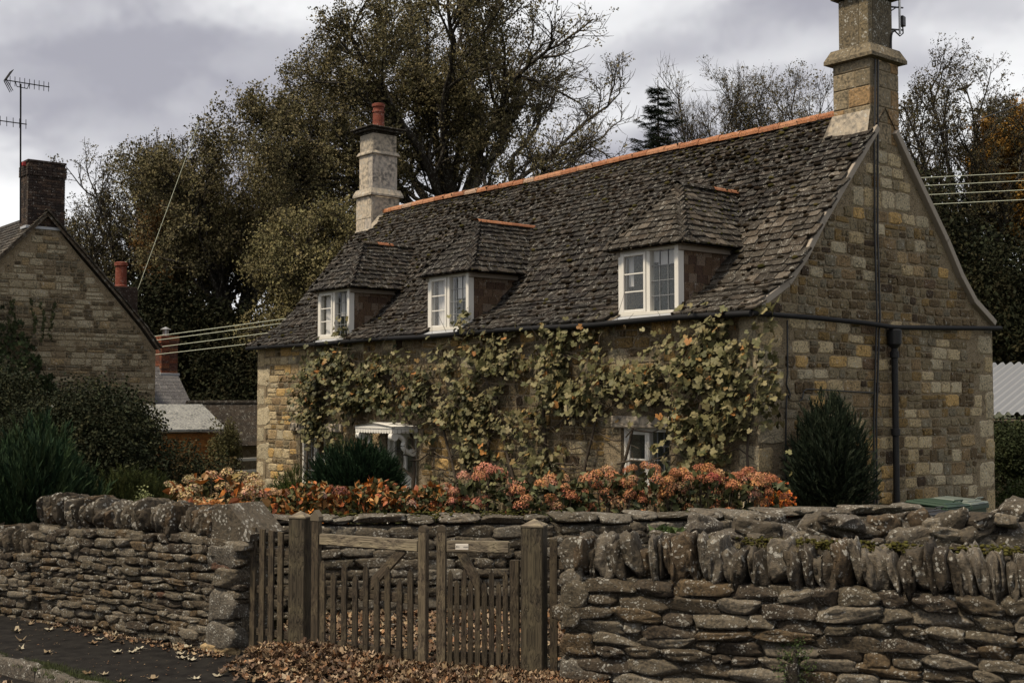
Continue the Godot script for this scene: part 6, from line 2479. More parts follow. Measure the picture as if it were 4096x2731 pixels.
func tree_of(called: String, label: String, group: String, limbs: Array, base: Vector3, trunk_r: float, o: Dictionary):
	var t := thing(called, label, "tree", base, group)
	var m := MB.new()
	var tips := []
	for li in limbs:
		var line := PackedVector3Array()
		# round off the given points
		for i in li.size() - 1:
			for k in 3:
				var u := k / 3.0
				var p: Vector3 = li[i].lerp(li[i + 1], u)
				line.append(p + dirv() * 0.10 * (1.0 if i + k > 0 else 0.0) - base)
		line.append(li[li.size() - 1] - base)
		var r0: float = o.limb
		m.tube(line, taper(line.size(), r0, r0 * 0.22), 6)
		sprout(m, line, r0, 0, o, tips)
	var fork: Vector3 = limbs[0][0] - base
	m.tube(PackedVector3Array([Vector3(0, -0.3, 0), fork * 0.5, fork + Vector3(0, 0.3, 0)]), PackedFloat32Array([trunk_r * 1.3, trunk_r, trunk_r * 0.9]), 9)
	part("trunk", m.mesh(), M.bark, t)
	var pl := []
	var tn := PackedColorArray()
	for p in tips:
		var dens: float = o.leaf
		if o.has("thin_at"):
			dens *= o.thin_at.call(p + base)
		if rng.randf() > dens:
			continue
		for q in o.get("per", 1):
			pl.append(Transform3D(Basis(dirv(), r(0, TAU)).scaled(Vector3.ONE * r(o.size * 0.7, o.size * 1.2)), p + dirv() * o.get("puff", 0.1)))
			tn.append(vary(pick(o.tones), 0.35))
	scatter("crown", o.get("mesh", TWIGLEAF), M.leaf_matt, t, pl, tn)
	return t

func limbs_up(fork: Vector3, count: int, h: float, spread: float, sd: int) -> Array:
	rng.seed = sd
	var out := []
	for i in count:
		var an := TAU * i / count + r(-0.4, 0.4)
		var s := spread * r(0.35, 1.0)
		var hh := h * r(0.75, 1.0) * (1.0 - 0.25 * s / spread)
		var d := Vector3(cos(an) * s, 0, sin(an) * s)
		out.append([fork, fork + d * 0.30 + Vector3(0, hh * 0.35, 0), fork + d * 0.68 + Vector3(0, hh * 0.7, 0), fork + d + Vector3(0, hh, 0)])
	return out

# a round mass of foliage on stems, its surface broken into lumps
func bush(called: String, label: String, category: String, at: Vector3, rad: Vector3, count: int, size: float, tones: Array, mesh: Mesh, mat: Material, o := {}) -> Node3D:
	var b := thing(called, label, category, at, o.get("group", ""))
	var lumps := []
	for i in o.get("lumps", 14):
		var d := dirv()
		d.y = absf(d.y) * 0.9 - 0.15
		lumps.append([d * rad * r(0.45, 0.78), r(0.28, 0.52)])
	var cy: float = o.get("lift", 0.9) * rad.y
	var pl := []
	var tn := PackedColorArray()
	for i in count:
		var l = pick(lumps)
		var d := dirv()
		var k := pow(rng.randf(), 0.35)
		var p: Vector3 = l[0] + d * rad * l[1] * k + Vector3(0, cy, 0)
		if p.y < 0.02:
			p.y = r(0.02, 0.3)
		var g := d
		if o.get("upright", 0.0) > 0.0:
			g = (d * 0.5 + Vector3(0, o.upright, 0) + (p - Vector3(0, cy, 0)).normalized() * 0.3).normalized()
		pl.append(aim(g + dirv() * o.get("stray", 0.3), r(0, TAU), size * r(0.65, 1.25), p))
		tn.append(vary(pick(tones), 0.4))
	scatter("foliage", mesh, mat, b, pl, tn)
	var m := MB.new()
	for i in 5:
		var e: Vector3 = lumps[i][0] * 0.9 + Vector3(0, cy, 0)
		m.tube(PackedVector3Array([Vector3(r(-0.1, 0.1), 0, r(-0.1, 0.1)), e * 0.5 + Vector3(0, 0.05, 0), e]), PackedFloat32Array([0.05, 0.035, 0.012]), 5)
	part("stem", m.mesh(), M.bark, b)
	return b

func build_trees():
	# the great tree behind the roof
	var olive := [Color(0.085, 0.074, 0.035), Color(0.11, 0.095, 0.048), Color(0.066, 0.057, 0.027), Color(0.14, 0.118, 0.062)]
	rng.seed = 101
	var T := [
		[Vector3(-22.32, 7.6, -10.94), Vector3(-22.27, 9.91, -10.99), Vector3(-22.09, 12.03, -11.22), Vector3(-22.55, 14.59, -12.24), Vector3(-22.16, 16.47, -12.71), Vector3(-22.64, 18.2, -13.70)],
		[Vector3(-22.32, 8.4, -10.94), Vector3(-20.82, 11.5, -11.19), Vector3(-19.31, 13.3, -11.46), Vector3(-17.78, 14.35, -11.75)],
		[Vector3(-22.32, 8.4, -10.94), Vector3(-23.47, 12.25, -11.11), Vector3(-24.69, 14.87, -11.20), Vector3(-25.72, 17.44, -11.51)],
		[Vector3(-22.32, 8.4, -10.94), Vector3(-21.39, 11.15, -8.91), Vector3(-21.37, 12.78, -7.36), Vector3(-21.14, 14.18, -6.06)],
		[Vector3(-22.32, 8.2, -10.94), Vector3(-24.15, 11.01, -10.28), Vector3(-26.28, 12.64, -9.25), Vector3(-27.97, 14.49, -8.77)],
		[Vector3(-22.32, 8.0, -10.94), Vector3(-22.77, 10.03, -8.81), Vector3(-23.21, 10.87, -6.70), Vector3(-23.41, 11.72, -4.87)],
		[Vector3(-22.32, 8.6, -10.94), Vector3(-20.85, 12.17, -9.57), Vector3(-19.06, 13.90, -8.60), Vector3(-18.34, 15.23, -7.90)],
		[Vector3(-22.32, 8.6, -10.94), Vector3(-23.87, 11.40, -13.77), Vector3(-23.93, 13.75, -15.28), Vector3(-24.27, 15.02, -16.44)],
		[Vector3(-22.32, 7.8, -10.94), Vector3(-22.4, 9.3, -8.6), Vector3(-22.6, 10.2, -6.9), Vector3(-22.8, 10.6, -5.2)],
		[Vector3(-22.32, 7.8, -10.94), Vector3(-21.6, 10.3, -9.6), Vector3(-22.6, 12.6, -8.6), Vector3(-23.8, 14.9, -8.2)]]
	var away := func(p: Vector3) -> float:
		# thin on the wind side, where the long bare limbs reach out
		return clampf(0.95 - 0.30 * ((p.x + 21.0) * 0.63 - (p.z + 10.9) * 0.77), 0.10, 1.0)
	tree_of("great_tree", "great spreading olive-leaved tree rising behind the cottage roof", "", T, Vector3(-22.32, 0, -10.94), 0.55, {"kids": [13, 7, 5], "len": [2.6, 1.25, 0.6], "wob": 0.22, "lift": 0.07, "thin": 0.013, "limb": 0.17, "leaf": 0.95, "per": 3, "size": 0.22, "puff": 0.22, "tones": olive, "thin_at": away, "from": 0.15})
	# its half-bare neighbour that leans out to the right
	rng.seed = 102
	var B := [
		[Vector3(-18.11, 7.0, -9.77), Vector3(-17.77, 9.50, -10.19), Vector3(-16.90, 10.73, -11.24), Vector3(-16.94, 11.93, -12.77), Vector3(-16.45, 12.61, -13.37)],
		[Vector3(-18.11, 7.2, -9.77), Vector3(-17.3, 9.3, -10.1), Vector3(-16.0, 9.95, -10.3), Vector3(-14.61, 10.53, -10.9)],
		[Vector3(-18.11, 7.3, -9.77), Vector3(-18.36, 10.5, -10.6), Vector3(-18.76, 12.17, -12.13), Vector3(-19.29, 13.07, -13.07)],
		[Vector3(-18.11, 7.3, -9.77), Vector3(-19.85, 10.2, -10.4), Vector3(-19.94, 11.8, -10.68)],
		[Vector3(-18.11, 7.0, -9.77), Vector3(-17.6, 8.6, -9.6), Vector3(-16.6, 9.3, -9.9), Vector3(-15.6, 9.9, -10.3)]]
	var thin := func(p: Vector3) -> float:
		return clampf(0.62 - 0.22 * ((p.x + 18.0) * 0.63 - (p.z + 10.2) * 0.77), 0.12, 0.8)
	tree_of("leaning_tree", "half-bare leaning tree with long dark limbs right of the great tree", "", B, Vector3(-18.11, 0, -9.77), 0.3, {"kids": [11, 6, 5], "len": [1.5, 0.8, 0.45], "wob": 0.24, "lift": 0.08, "thin": 0.011, "limb": 0.10, "leaf": 0.9, "per": 2, "size": 0.17, "puff": 0.14, "tones": olive, "thin_at": thin, "from": 0.25})
	# broad dense tree between the chimneys
	var o := {"kids": [11, 7, 4], "len": [2.4, 1.2, 0.6], "wob": 0.24, "lift": 0.05, "thin": 0.013, "limb": 0.14, "leaf": 0.8, "per": 3, "size": 0.24, "puff": 0.25, "tones": olive}
	var L := limbs_up(Vector3(-29.7, 4.8, -6.6), 11, 7.8, 4.6, 103)
	tree_of("broad_tree", "broad dense olive tree beyond the pale chimney", "trees behind the cottages", L, Vector3(-29.7, 0, -6.6), 0.4, o)
	o.tones = [Color(0.115, 0.10, 0.046), Color(0.145, 0.125, 0.06), Color(0.09, 0.079, 0.036)]
	L = limbs_up(Vector3(-20.3, 3.0, -4.9), 9, 5.4, 2.4, 104)
	tree_of("pale_leaved_tree", "lighter leaved bushy tree close behind the cottage's far gable", "trees behind the cottages", L, Vector3(-20.3, 0, -4.9), 0.3, o.merged({"len": [1.7, 0.9, 0.45], "size": 0.22}, true))
	# airy trees on the left, sky between their limbs
	var airy := {"kids": [10, 6, 4], "len": [2.1, 1.05, 0.5], "wob": 0.24, "lift": 0.10, "thin": 0.014, "limb": 0.12, "leaf": 0.42, "per": 2, "size": 0.19, "puff": 0.15, "tones": [Color(0.075, 0.064, 0.03), Color(0.10, 0.084, 0.041), Color(0.058, 0.049, 0.023)]}
	L = limbs_up(Vector3(-36.8, 4.5, -5.9), 9, 8.9, 3.4, 105)
	tree_of("airy_tree", "airy brown tree with open crown behind the red chimney pot", "trees behind the cottages", L, Vector3(-36.8, 0, -5.9), 0.35, airy)
	L = limbs_up(Vector3(-38.3, 4.5, -4.0), 8, 6.4, 2.4, 106)
	tree_of("airy_tree", "smaller airy tree showing beside the dark brick chimney", "trees behind the cottages", L, Vector3(-38.3, 0, -4.0), 0.3, airy)
	L = limbs_up(Vector3(-35.4, 5.0, -7.6), 8, 9.0, 2.8, 107)
	tree_of("airy_tree", "tall thin-topped tree between airy and broad trees", "trees behind the cottages", L, Vector3(-35.4, 0, -7.6), 0.3, airy.merged({"leaf": 0.25}, true))
	L = limbs_up(Vector3(-32.2, 5.2, -5.2), 6, 5.6, 1.2, 117)
	tree_of("orange_tree", "small orange-brown leaved tree in front of the dark evergreens", "trees behind the cottages", L, Vector3(-32.2, 0, -5.2), 0.15, airy.merged({"tones": [Color(0.13, 0.065, 0.018), Color(0.09, 0.055, 0.02)], "len": [1.0, 0.6, 0.3], "leaf": 0.6, "limb": 0.06}, true))
	# dark evergreens that fill the gap between the cottages
	var dark := [Color(0.013, 0.015, 0.008), Color(0.018, 0.02, 0.01), Color(0.024, 0.022, 0.011)]
	rng.seed = 108
	bush("evergreen_tree", "dark evergreen filling the gap behind the slate extension", "tree", Vector3(-28.3, 0, -3.6), Vector3(2.9, 3.9, 2.9), 9500, 0.42, dark, CLUMP, M.needle, {"lumps": 26})
	bush("evergreen_tree", "dark evergreen behind the overhead wires beside the cottage end", "tree", Vector3(-24.3, 0, -4.6), Vector3(2.1, 2.9, 2.1), 7500, 0.4, dark, CLUMP, M.needle, {"lumps": 24})
	bush("evergreen_tree", "black-green evergreen mass low behind the brown tiled outbuilding", "tree", Vector3(-22.4, 0, -3.2), Vector3(1.6, 2.2, 1.6), 4500, 0.36, dark, CLUMP, M.needle, {"lumps": 22})
	bush("evergreen_tree", "dark evergreen standing far left behind the neighbour's roof", "tree", Vector3(-45.9, 0, -2.8), Vector3(1.4, 5.6, 1.4), 3500, 0.45, dark, CLUMP, M.needle, {"lumps": 22})
	bush("evergreen_tree", "dark evergreen under the broad tree between the two chimneys", "tree", Vector3(-26.4, 0, -5.4), Vector3(2.3, 3.5, 2.3), 7500, 0.42, dark, CLUMP, M.needle, {"lumps": 26})
	# the spruce over the ridge
	spruce()
	# bare trees to the right of it
	var bare := {"kids": [13, 7, 5], "len": [1.7, 0.95, 0.5], "wob": 0.2, "lift": 0.12, "thin": 0.007, "limb": 0.075, "leaf": 0.22, "per": 2, "size": 0.16, "puff": 0.12, "tones": [Color(0.065, 0.055, 0.024), Color(0.09, 0.072, 0.03)]}
	var bt := [[Vector3(-20.8, 0, -22.3), 12.4, 8.2, 2.2, 111, "bare twiggy tree next to the spruce over the ridge", 0.05], [Vector3(-19.0, 0, -24.4), 12.8, 9.0, 2.2, 112, "taller half-bare tree between twiggy tree and tall chimney", 0.24], [Vector3(-16.7, 0, -24.1), 11.4, 6.0, 1.8, 113, "small leafy-topped tree close to the tall chimney", 0.42]]
	for e in bt:
		L = limbs_up(e[0] + Vector3(0, e[1] * 0.66, 0), 7, e[2], e[3], e[4])
		tree_of("bare_tree", e[5], "half-bare trees over the ridge", L, e[0], 0.13, bare.merged({"leaf": e[6]}, true))
	# the great bare tree on the right
	var clus := {"kids": [13, 7, 6], "len": [2.2, 1.1, 0.5], "wob": 0.26, "lift": 0.10, "thin": 0.009, "limb": 0.12, "leaf": 0.4, "per": 2, "size": 0.17, "puff": 0.13, "tones": [Color(0.05, 0.042, 0.021), Color(0.065, 0.054, 0.026), Color(0.042, 0.036, 0.018)]}
	L = limbs_up(Vector3(-10.9, 5.6, -24.9), 11, 8.9, 4.2, 114)
	tree_of("clustered_tree", "tall bare tree with clustered twigs right of the tall chimney", "", L, Vector3(-10.9, 0, -24.9), 0.3, clus)
	L = limbs_up(Vector3(-8.9, 6.0, -26.6), 8, 6.0, 2.6, 115)
	tree_of("golden_tree", "golden autumn tree at the right beyond the wires", "", L, Vector3(-8.9, 0, -26.6), 0.3, clus.merged({"leaf": 1.0, "per": 3, "size": 0.24, "tones": [Color(0.28, 0.15, 0.03), Color(0.21, 0.115, 0.028), Color(0.33, 0.19, 0.05)]}, true))
	rng.seed = 116
	bush("evergreen_tree", "round dark evergreen behind the right slope of the gable", "tree", Vector3(-8.6, 0, -18.4), Vector3(2.2, 5.4, 2.2), 6000, 0.42, dark, CLUMP, M.needle, {"lumps": 26})
	bush("evergreen_tree", "tall dark evergreen behind the metal roofed barn", "tree", Vector3(-6.0, 0, -18.6), Vector3(2.2, 4.2, 2.2), 6000, 0.42, dark, CLUMP, M.needle, {"lumps": 26})
	bush("hedge_bush", "clipped dark hedge at the right corner beyond the gable", "hedge", Vector3(-2.0, 0, -11.4), Vector3(1.3, 1.35, 1.2), 5200, 0.22, [Color(0.02, 0.026, 0.011), Color(0.03, 0.036, 0.015)], CLUMP, M.leaf_matt, {"lumps": 20})
	bush("hedge_bush", "green low shrub beside the bins at the far gable corner", "shrub", Vector3(0.15, 0, -7.7), Vector3(0.7, 0.72, 0.6), 1600, 0.16, [Color(0.045, 0.055, 0.018), Color(0.03, 0.04, 0.014)], CLUMP, M.leaf_matt)

func spruce():
	rng.seed = 109
	var t := thing("spruce_tree", "dark pointed spruce showing over the orange ridge", "tree", Vector3(-19.87, 0, -18.67))
	var m := MB.new()
	var H := 14.6
	m.tube(PackedVector3Array([Vector3(0, 0, 0), Vector3(0, H * 0.6, 0), Vector3(0, H, 0)]), PackedFloat32Array([0.22, 0.11, 0.015]), 7)
	var pl := []
	var tn := PackedColorArray()
	var y := 6.8
	while y < H - 0.15:
		var f := (H - y) / (H - 6.8)
		var n := 5
		var level := y
		for i in n:
			y = level + r(-0.16, 0.16)
			var an := TAU * i / n + r(-0.5, 0.5) + level * 2.0
			var l := 0.14 + 3.3 * f * r(0.45, 1.15)
			var d := Vector3(cos(an), 0, sin(an))
			var line := PackedVector3Array([Vector3(0, y, 0), Vector3(0, y - 0.14 * l, 0) + d * l * 0.5, Vector3(0, y + 0.05 * l, 0) + d * l])
			m.tube(line, PackedFloat32Array([0.02, 0.014, 0.005]), 3)
			var steps := int(l / 0.11) + 2
			for k in steps:
				var u := (k + 0.5) / steps
				var p := line[0].lerp(line[1], u * 2.0) if u < 0.5 else line[1].lerp(line[2], u * 2.0 - 1.0)
				for s in [-1.0, 0.0, 1.0]:
					var side: Vector3 = Vector3(-d.z, 0, d.x) * s
					pl.append(aim(d * 0.8 + side * 0.8 + Vector3(0, r(-0.5, 0.1), 0), r(0, TAU), r(0.26, 0.42) * (1.1 - 0.3 * u), p))
					tn.append(vary(Color(0.012, 0.017, 0.011), 0.4))
		y = level + 0.25
	part("trunk", m.mesh(), M.bark, t)
	scatter("crown", NEEDLES, M.needle, t, pl, tn)

# ------------------------------------------------------------------ garden plants

# a hydrangea: stems, broad leaves and round flower heads
func hydrangea(label: String, at: Vector3, w: float, h: float, heads: int, head_size: float, head_tones: Array, leaves: int, leaf_tones: Array, o := {}):
	var b := thing("hydrangea", label, "hydrangea", at, o.get("group", "hydrangeas along the garden wall"))
	var st := MB.new()
	var across := Vector3(0.60, 0, -0.80)
	var out := Vector3(0.80, 0, 0.60)
	var place := func(e: float) -> Vector3:
		var u := r(-1, 1)
		var q := r(-1, 1) * 0.6
		var dome := sqrt(maxf(0.0, 1.0 - 0.55 * u * u - 0.6 * q * q))
		return across * u * w * 0.5 + out * q * w * 0.45 + Vector3(0, h * (0.45 + 0.55 * dome) * e, 0)
	for i in heads:
		var p: Vector3 = place.call(r(0.62, 1.0) if rng.randf() < 0.6 else r(0.9, 1.02))
		var s := head_size * r(0.65, 1.15)
		var m: StandardMaterial3D = pick(head_tones)
		var flat: float = o.get("flat", 1.0)
		part("flower_head", pick(BLOOM), m, b, Transform3D(Basis(Vector3.UP, r(0, TAU)) * Basis(dirv(), r(0, 0.5)) * Basis().scaled(Vector3(s, s * flat, s)), p))
		st.tube(PackedVector3Array([Vector3(p.x * 0.4, 0, p.z * 0.4), Vector3(p.x * 0.8, p.y * 0.55, p.z * 0.8), p]), PackedFloat32Array([0.007, 0.006, 0.004]), 3)
	part("stem", st.mesh(), M.stem, b)
	var pl := []
	var tn := PackedColorArray()
	for i in int(leaves * 1.5):
		var p: Vector3 = place.call(pow(rng.randf(), 0.7) * 0.98)
		var d := (Vector3(p.x, 0, p.z) * 0.8 + dirv() + Vector3(0, r(-0.4, 0.7), 0)).normalized()
		pl.append(aim(d, r(0, TAU), r(0.09, 0.16) * o.get("leaf_size", 1.0), p))
		var hi := p.y / h
		tn.append(vary(pick(leaf_tones[0] if hi > o.get("split", 0.75) else leaf_tones[1]), 0.35))
	scatter("foliage", OVAL_LEAF, M.leaf, b, pl, tn)
	return b

func petal(c: Color) -> StandardMaterial3D:
	var m := leafy(0.8, 0.25, 0.25)
	m.albedo_color = c.linear_to_srgb()
	return m

func build_garden():
	rng.seed = 900
	var rose := [petal(Color(0.34, 0.16, 0.085)), petal(Color(0.40, 0.20, 0.105)), petal(Color(0.28, 0.115, 0.06)), petal(Color(0.38, 0.185, 0.08)), petal(Color(0.34, 0.21, 0.115))]
	var pink := [petal(Color(0.38, 0.165, 0.11)), petal(Color(0.42, 0.22, 0.15)), petal(Color(0.30, 0.12, 0.08)), petal(Color(0.24, 0.06, 0.05))]
	var cream := [petal(Color(0.42, 0.31, 0.17)), petal(Color(0.36, 0.27, 0.15)), petal(Color(0.46, 0.30, 0.18)), petal(Color(0.30, 0.25, 0.14))]
	var rust := [petal(Color(0.33, 0.13, 0.03)), petal(Color(0.27, 0.11, 0.03)), petal(Color(0.38, 0.17, 0.05))]
	var dry := [petal(Color(0.34, 0.24, 0.18)), petal(Color(0.26, 0.14, 0.09)), petal(Color(0.18, 0.08, 0.06))]
	var green := [Color(0.055, 0.058, 0.022), Color(0.08, 0.078, 0.032), Color(0.035, 0.042, 0.017), Color(0.045, 0.05, 0.02)]
	var flame := [Color(0.33, 0.12, 0.025), Color(0.26, 0.085, 0.02), Color(0.22, 0.07, 0.03), Color(0.12, 0.085, 0.03), Color(0.30, 0.16, 0.06)]
	var y := 0.6
	# from the far left of the bed to the house corner; the middle ones are mostly leaf
	hydrangea("hydrangea with pale cream heads above rusty ones behind the left wall", Vector3(-2.55, y, 7.25), 1.15, 1.28, 30, 0.125, cream, 130, [flame, green], {"flat": 0.85})
	hydrangea("low hydrangea of rusty orange heads in front of the cream one", Vector3(-2.1, y, 7.45), 1.2, 0.92, 30, 0.085, rust, 160, [flame, green], {"flat": 0.6})
	hydrangea("hydrangea with pinkish cream heads between cream and flame-leaved bushes", Vector3(-2.15, y, 6.85), 0.7, 1.1, 12, 0.10, [cream[2], pink[1], cream[0]], 110, [flame, green])
	hydrangea("flame-leaved hydrangea with few dry heads behind the left gate post", Vector3(-1.72, y, 6.35), 0.95, 1.12, 5, 0.085, dry, 900, [flame + [green[1], green[0]], green + [flame[3], flame[1]]], {"split": 0.5, "leaf_size": 0.75})
	hydrangea("orange-leaved hydrangea with withered top leaves before the cottage window", Vector3(-1.35, y, 5.7), 0.95, 1.12, 5, 0.07, dry, 900, [flame + [green[1], green[0]], green], {"split": 0.7, "leaf_size": 0.8})
	hydrangea("hydrangea with orange leaves and small pale dry flowers in front of the clipped conifer", Vector3(-0.95, y, 5.1), 0.95, 1.08, 9, 0.06, dry, 900, [flame + green, green], {"split": 0.7, "leaf_size": 0.75})
	hydrangea("hydrangea with coral pink heads and a lone raised bloom right of the conifer", Vector3(-0.55, y, 4.55), 1.0, 1.26, 26, 0.095, [pink[0], pink[1], pink[2], rose[0], rose[1]], 230, [green, green])
	hydrangea("dense hydrangea of dusky pink heads over the middle of the garden wall", Vector3(-0.05, y, 4.0), 1.05, 1.17, 34, 0.095, [pink[0], pink[1]] + rose, 260, [green, green])
	hydrangea("hydrangea of orange-pink heads below the vine stems", Vector3(0.35, y, 3.4), 1.0, 1.22, 36, 0.10, rose, 240, [green, green])
	hydrangea("tall hydrangea of orange-pink heads under the ground floor window", Vector3(0.7, y, 2.9), 0.95, 1.34, 38, 0.10, rose, 230, [green, green])
	hydrangea("hydrangea with one dark crimson head right of the window", Vector3(1.0, y, 2.3), 0.95, 1.25, 36, 0.10, rose + [pink[3]], 240, [green, green])
	hydrangea("last hydrangea of the row with a pale pink head by the corner", Vector3(1.3, y, 1.75), 0.85, 1.18, 30, 0.095, rose + [pink[1]], 200, [green, green])
	# plants round them
	bush("flame_shrub", "small flame-orange shrub at the cottage corner", "shrub", Vector3(1.15, 0.52, 1.0), Vector3(0.26, 0.64, 0.26), 520, 0.13, [Color(0.40, 0.10, 0.015), Color(0.33, 0.13, 0.02), Color(0.28, 0.06, 0.015)], CLUMP, M.leaf, {"upright": 0.8})
	bush("juniper", "dark feathery juniper standing against the right gable", "shrub", Vector3(0.74, 0, -0.72), Vector3(0.56, 1.5, 0.56), 6000, 0.20, [Color(0.022, 0.03, 0.018), Color(0.032, 0.04, 0.024), Color(0.015, 0.021, 0.013)], SPRAY, M.needle, {"upright": 0.75, "lumps": 34, "stray": 0.35})
	bush("clipped_conifer", "rounded dark green conifer in front of the cottage door", "shrub", Vector3(-7.6, 0, 1.95), Vector3(0.85, 1.16, 0.85), 7000, 0.17, [Color(0.013, 0.026, 0.013), Color(0.019, 0.036, 0.018), Color(0.009, 0.018, 0.009)], SPRAY, M.needle, {"upright": 0.6, "lumps": 40, "stray": 0.3})
	bush("pine_shrub", "light green dwarf pine between conifer and left cottage window", "shrub", Vector3(-8.6, 0, 2.6), Vector3(0.6, 0.78, 0.6), 1700, 0.2, [Color(0.055, 0.07, 0.018), Color(0.04, 0.055, 0.016)], NEEDLES, M.needle, {"upright": 0.6})
	bush("pine_shrub", "tiny green shrub at the foot of the left cottage window", "shrub", Vector3(-10.8, 0, 1.7), Vector3(0.5, 0.6, 0.5), 800, 0.18, [Color(0.04, 0.055, 0.02), Color(0.028, 0.04, 0.016)], NEEDLES, M.needle, {"upright": 0.6})
	# the dark bushes on the left
	var dark := [Color(0.016, 0.02, 0.01), Color(0.022, 0.026, 0.013), Color(0.03, 0.03, 0.014)]
	bush("dark_bush", "large rounded dark bush in front of the grey cottage", "shrub", Vector3(-7.4, 0, 7.05), Vector3(1.45, 1.72, 1.45), 12500, 0.17, dark, CLUMP, M.leaf_matt, {"lumps": 30})
	bush("dark_bush", "dark bush end with brownish leaves beside the orange shed boards", "shrub", Vector3(-6.6, 0, 5.75), Vector3(0.85, 1.15, 0.85), 4200, 0.15, dark + [Color(0.05, 0.035, 0.015)], CLUMP, M.leaf_matt, {"lumps": 20})
	bush("dark_bush", "tall dark shrub under the ivy at the far left", "shrub", Vector3(-13.2, 0, 7.2), Vector3(1.7, 2.1, 1.7), 7500, 0.2, dark, CLUMP, M.leaf_matt, {"lumps": 30})
	bush("dark_bush", "dark shrub behind the feathery conifer at the lane", "shrub", Vector3(-8.2, 0, 8.6), Vector3(1.3, 1.35, 1.3), 5200, 0.17, dark, CLUMP, M.leaf_matt, {"lumps": 24})
	bush("feathery_conifer", "feathery dark green conifer leaning over the lower wall", "shrub", Vector3(-4.5, 0, 8.9), Vector3(0.95, 1.25, 0.85), 6200, 0.34, [Color(0.014, 0.027, 0.014), Color(0.022, 0.038, 0.018), Color(0.03, 0.046, 0.02)], SPRAY, M.needle, {"upright": 1.2, "lumps": 24, "stray": 0.25})
	bush("dwarf_pine", "knobbly green dwarf pine behind the left wall", "shrub", Vector3(-4.9, 0, 7.3), Vector3(1.0, 0.98, 0.85), 4600, 0.16, [Color(0.035, 0.042, 0.014), Color(0.05, 0.056, 0.018), Color(0.025, 0.032, 0.012)], NEEDLES, M.needle, {"upright": 0.7, "lumps": 44})
	bush("sapling", "pale green sapling growing out of the left wall coping", "sapling", Vector3(-1.05, 1.35, 8.75), Vector3(0.17, 0.24, 0.14), 130, 0.075, [Color(0.12, 0.13, 0.05), Color(0.09, 0.10, 0.04)], CLUMP, M.leaf, {"upright": 0.5})
	bush("climbing_shrub", "thin leafy climber in front of the brown tile roof", "shrub", Vector3(-15.9, 0, 0.55), Vector3(0.55, 1.35, 0.5), 1500, 0.13, [Color(0.09, 0.082, 0.035), Color(0.06, 0.055, 0.025)], TWIGLEAF, M.leaf_matt, {"lumps": 16})
	bush("wall_weed", "small green plant rooted in the face of the tall wall", "plant", Vector3(5.35, 0.35, 6.1), Vector3(0.16, 0.3, 0.1), 140, 0.06, [Color(0.035, 0.055, 0.016), Color(0.05, 0.07, 0.02)], CLUMP, M.leaf, {"upright": 0.4})
	# a leafy rosette on the coping right of the gate
	var ro := thing("wall_plant", "green leaf rosette growing on the coping right of the gate", "plant", Vector3(4.05, 1.52, 6.15))
	var pl := []
	var tn := PackedColorArray()
	for i in 60:
		var an := r(0, TAU)
		pl.append(aim(Vector3(cos(an), r(0.2, 1.2), sin(an)), r(0, TAU), r(0.06, 0.1), Vector3(r(-0.12, 0.12), r(0, 0.04), r(-0.08, 0.08))))
		tn.append(vary(Color(0.06, 0.085, 0.03), 0.3))
	scatter("foliage", OVAL_LEAF, M.leaf, ro, pl, tn)
	# dry grass on the right coping
	var gr := thing("dry_grass", "tuft of dry grass and moss on the right coping", "grass", Vector3(5.0, 1.5, 5.85))
	pl = []
	tn = PackedColorArray()
	for i in 60:
		pl.append(Transform3D((Basis(Vector3.UP, r(0, TAU)) * Basis(dirv(), r(0, 0.6))).scaled(Vector3(0.10, r(0.03, 0.10), 0.10)), Vector3(rng.randfn(0, 0.2), r(-0.03, 0.02), rng.randfn(0, 0.13))))
		tn.append(vary(Color(0.10, 0.08, 0.042), 0.35))
	scatter("blades", BLADES, M.grass_blade, gr, pl, tn)
	# grass along the kerb
	var kg := thing("kerb_grass", "short green grass tufts growing along the kerb", "grass", Vector3(0, 0.26, 0))
	kg.set_meta("kind", "stuff")
	pl = []
	tn = PackedColorArray()
	for i in 520:
		var t := rng.randf()
		var p := Vector2(-0.2, 10.2).lerp(Vector2(1.6, 9.93), t) + Vector2(rng.randfn(0, 0.09), rng.randfn(0, 0.055))
		pl.append(Transform3D(Basis(Vector3.UP, r(0, TAU)).scaled(Vector3(0.10, r(0.03, 0.085), 0.10)), Vector3(p.x, 0, p.y)))
		tn.append(vary(Color(0.045, 0.055, 0.018), 0.4))
	for i in 70:
		pl.append(Transform3D(Basis(Vector3.UP, r(0, TAU)).scaled(Vector3(0.10, r(0.03, 0.06), 0.10)), Vector3(-0.75 + rng.randfn(0, 0.1), 0, 10.32 + rng.randfn(0, 0.03))))
		tn.append(vary(Color(0.045, 0.055, 0.018), 0.4))
	scatter("blades", BLADES, M.grass_blade, kg, pl, tn)

# ------------------------------------------------------------------ bins, wires, birds

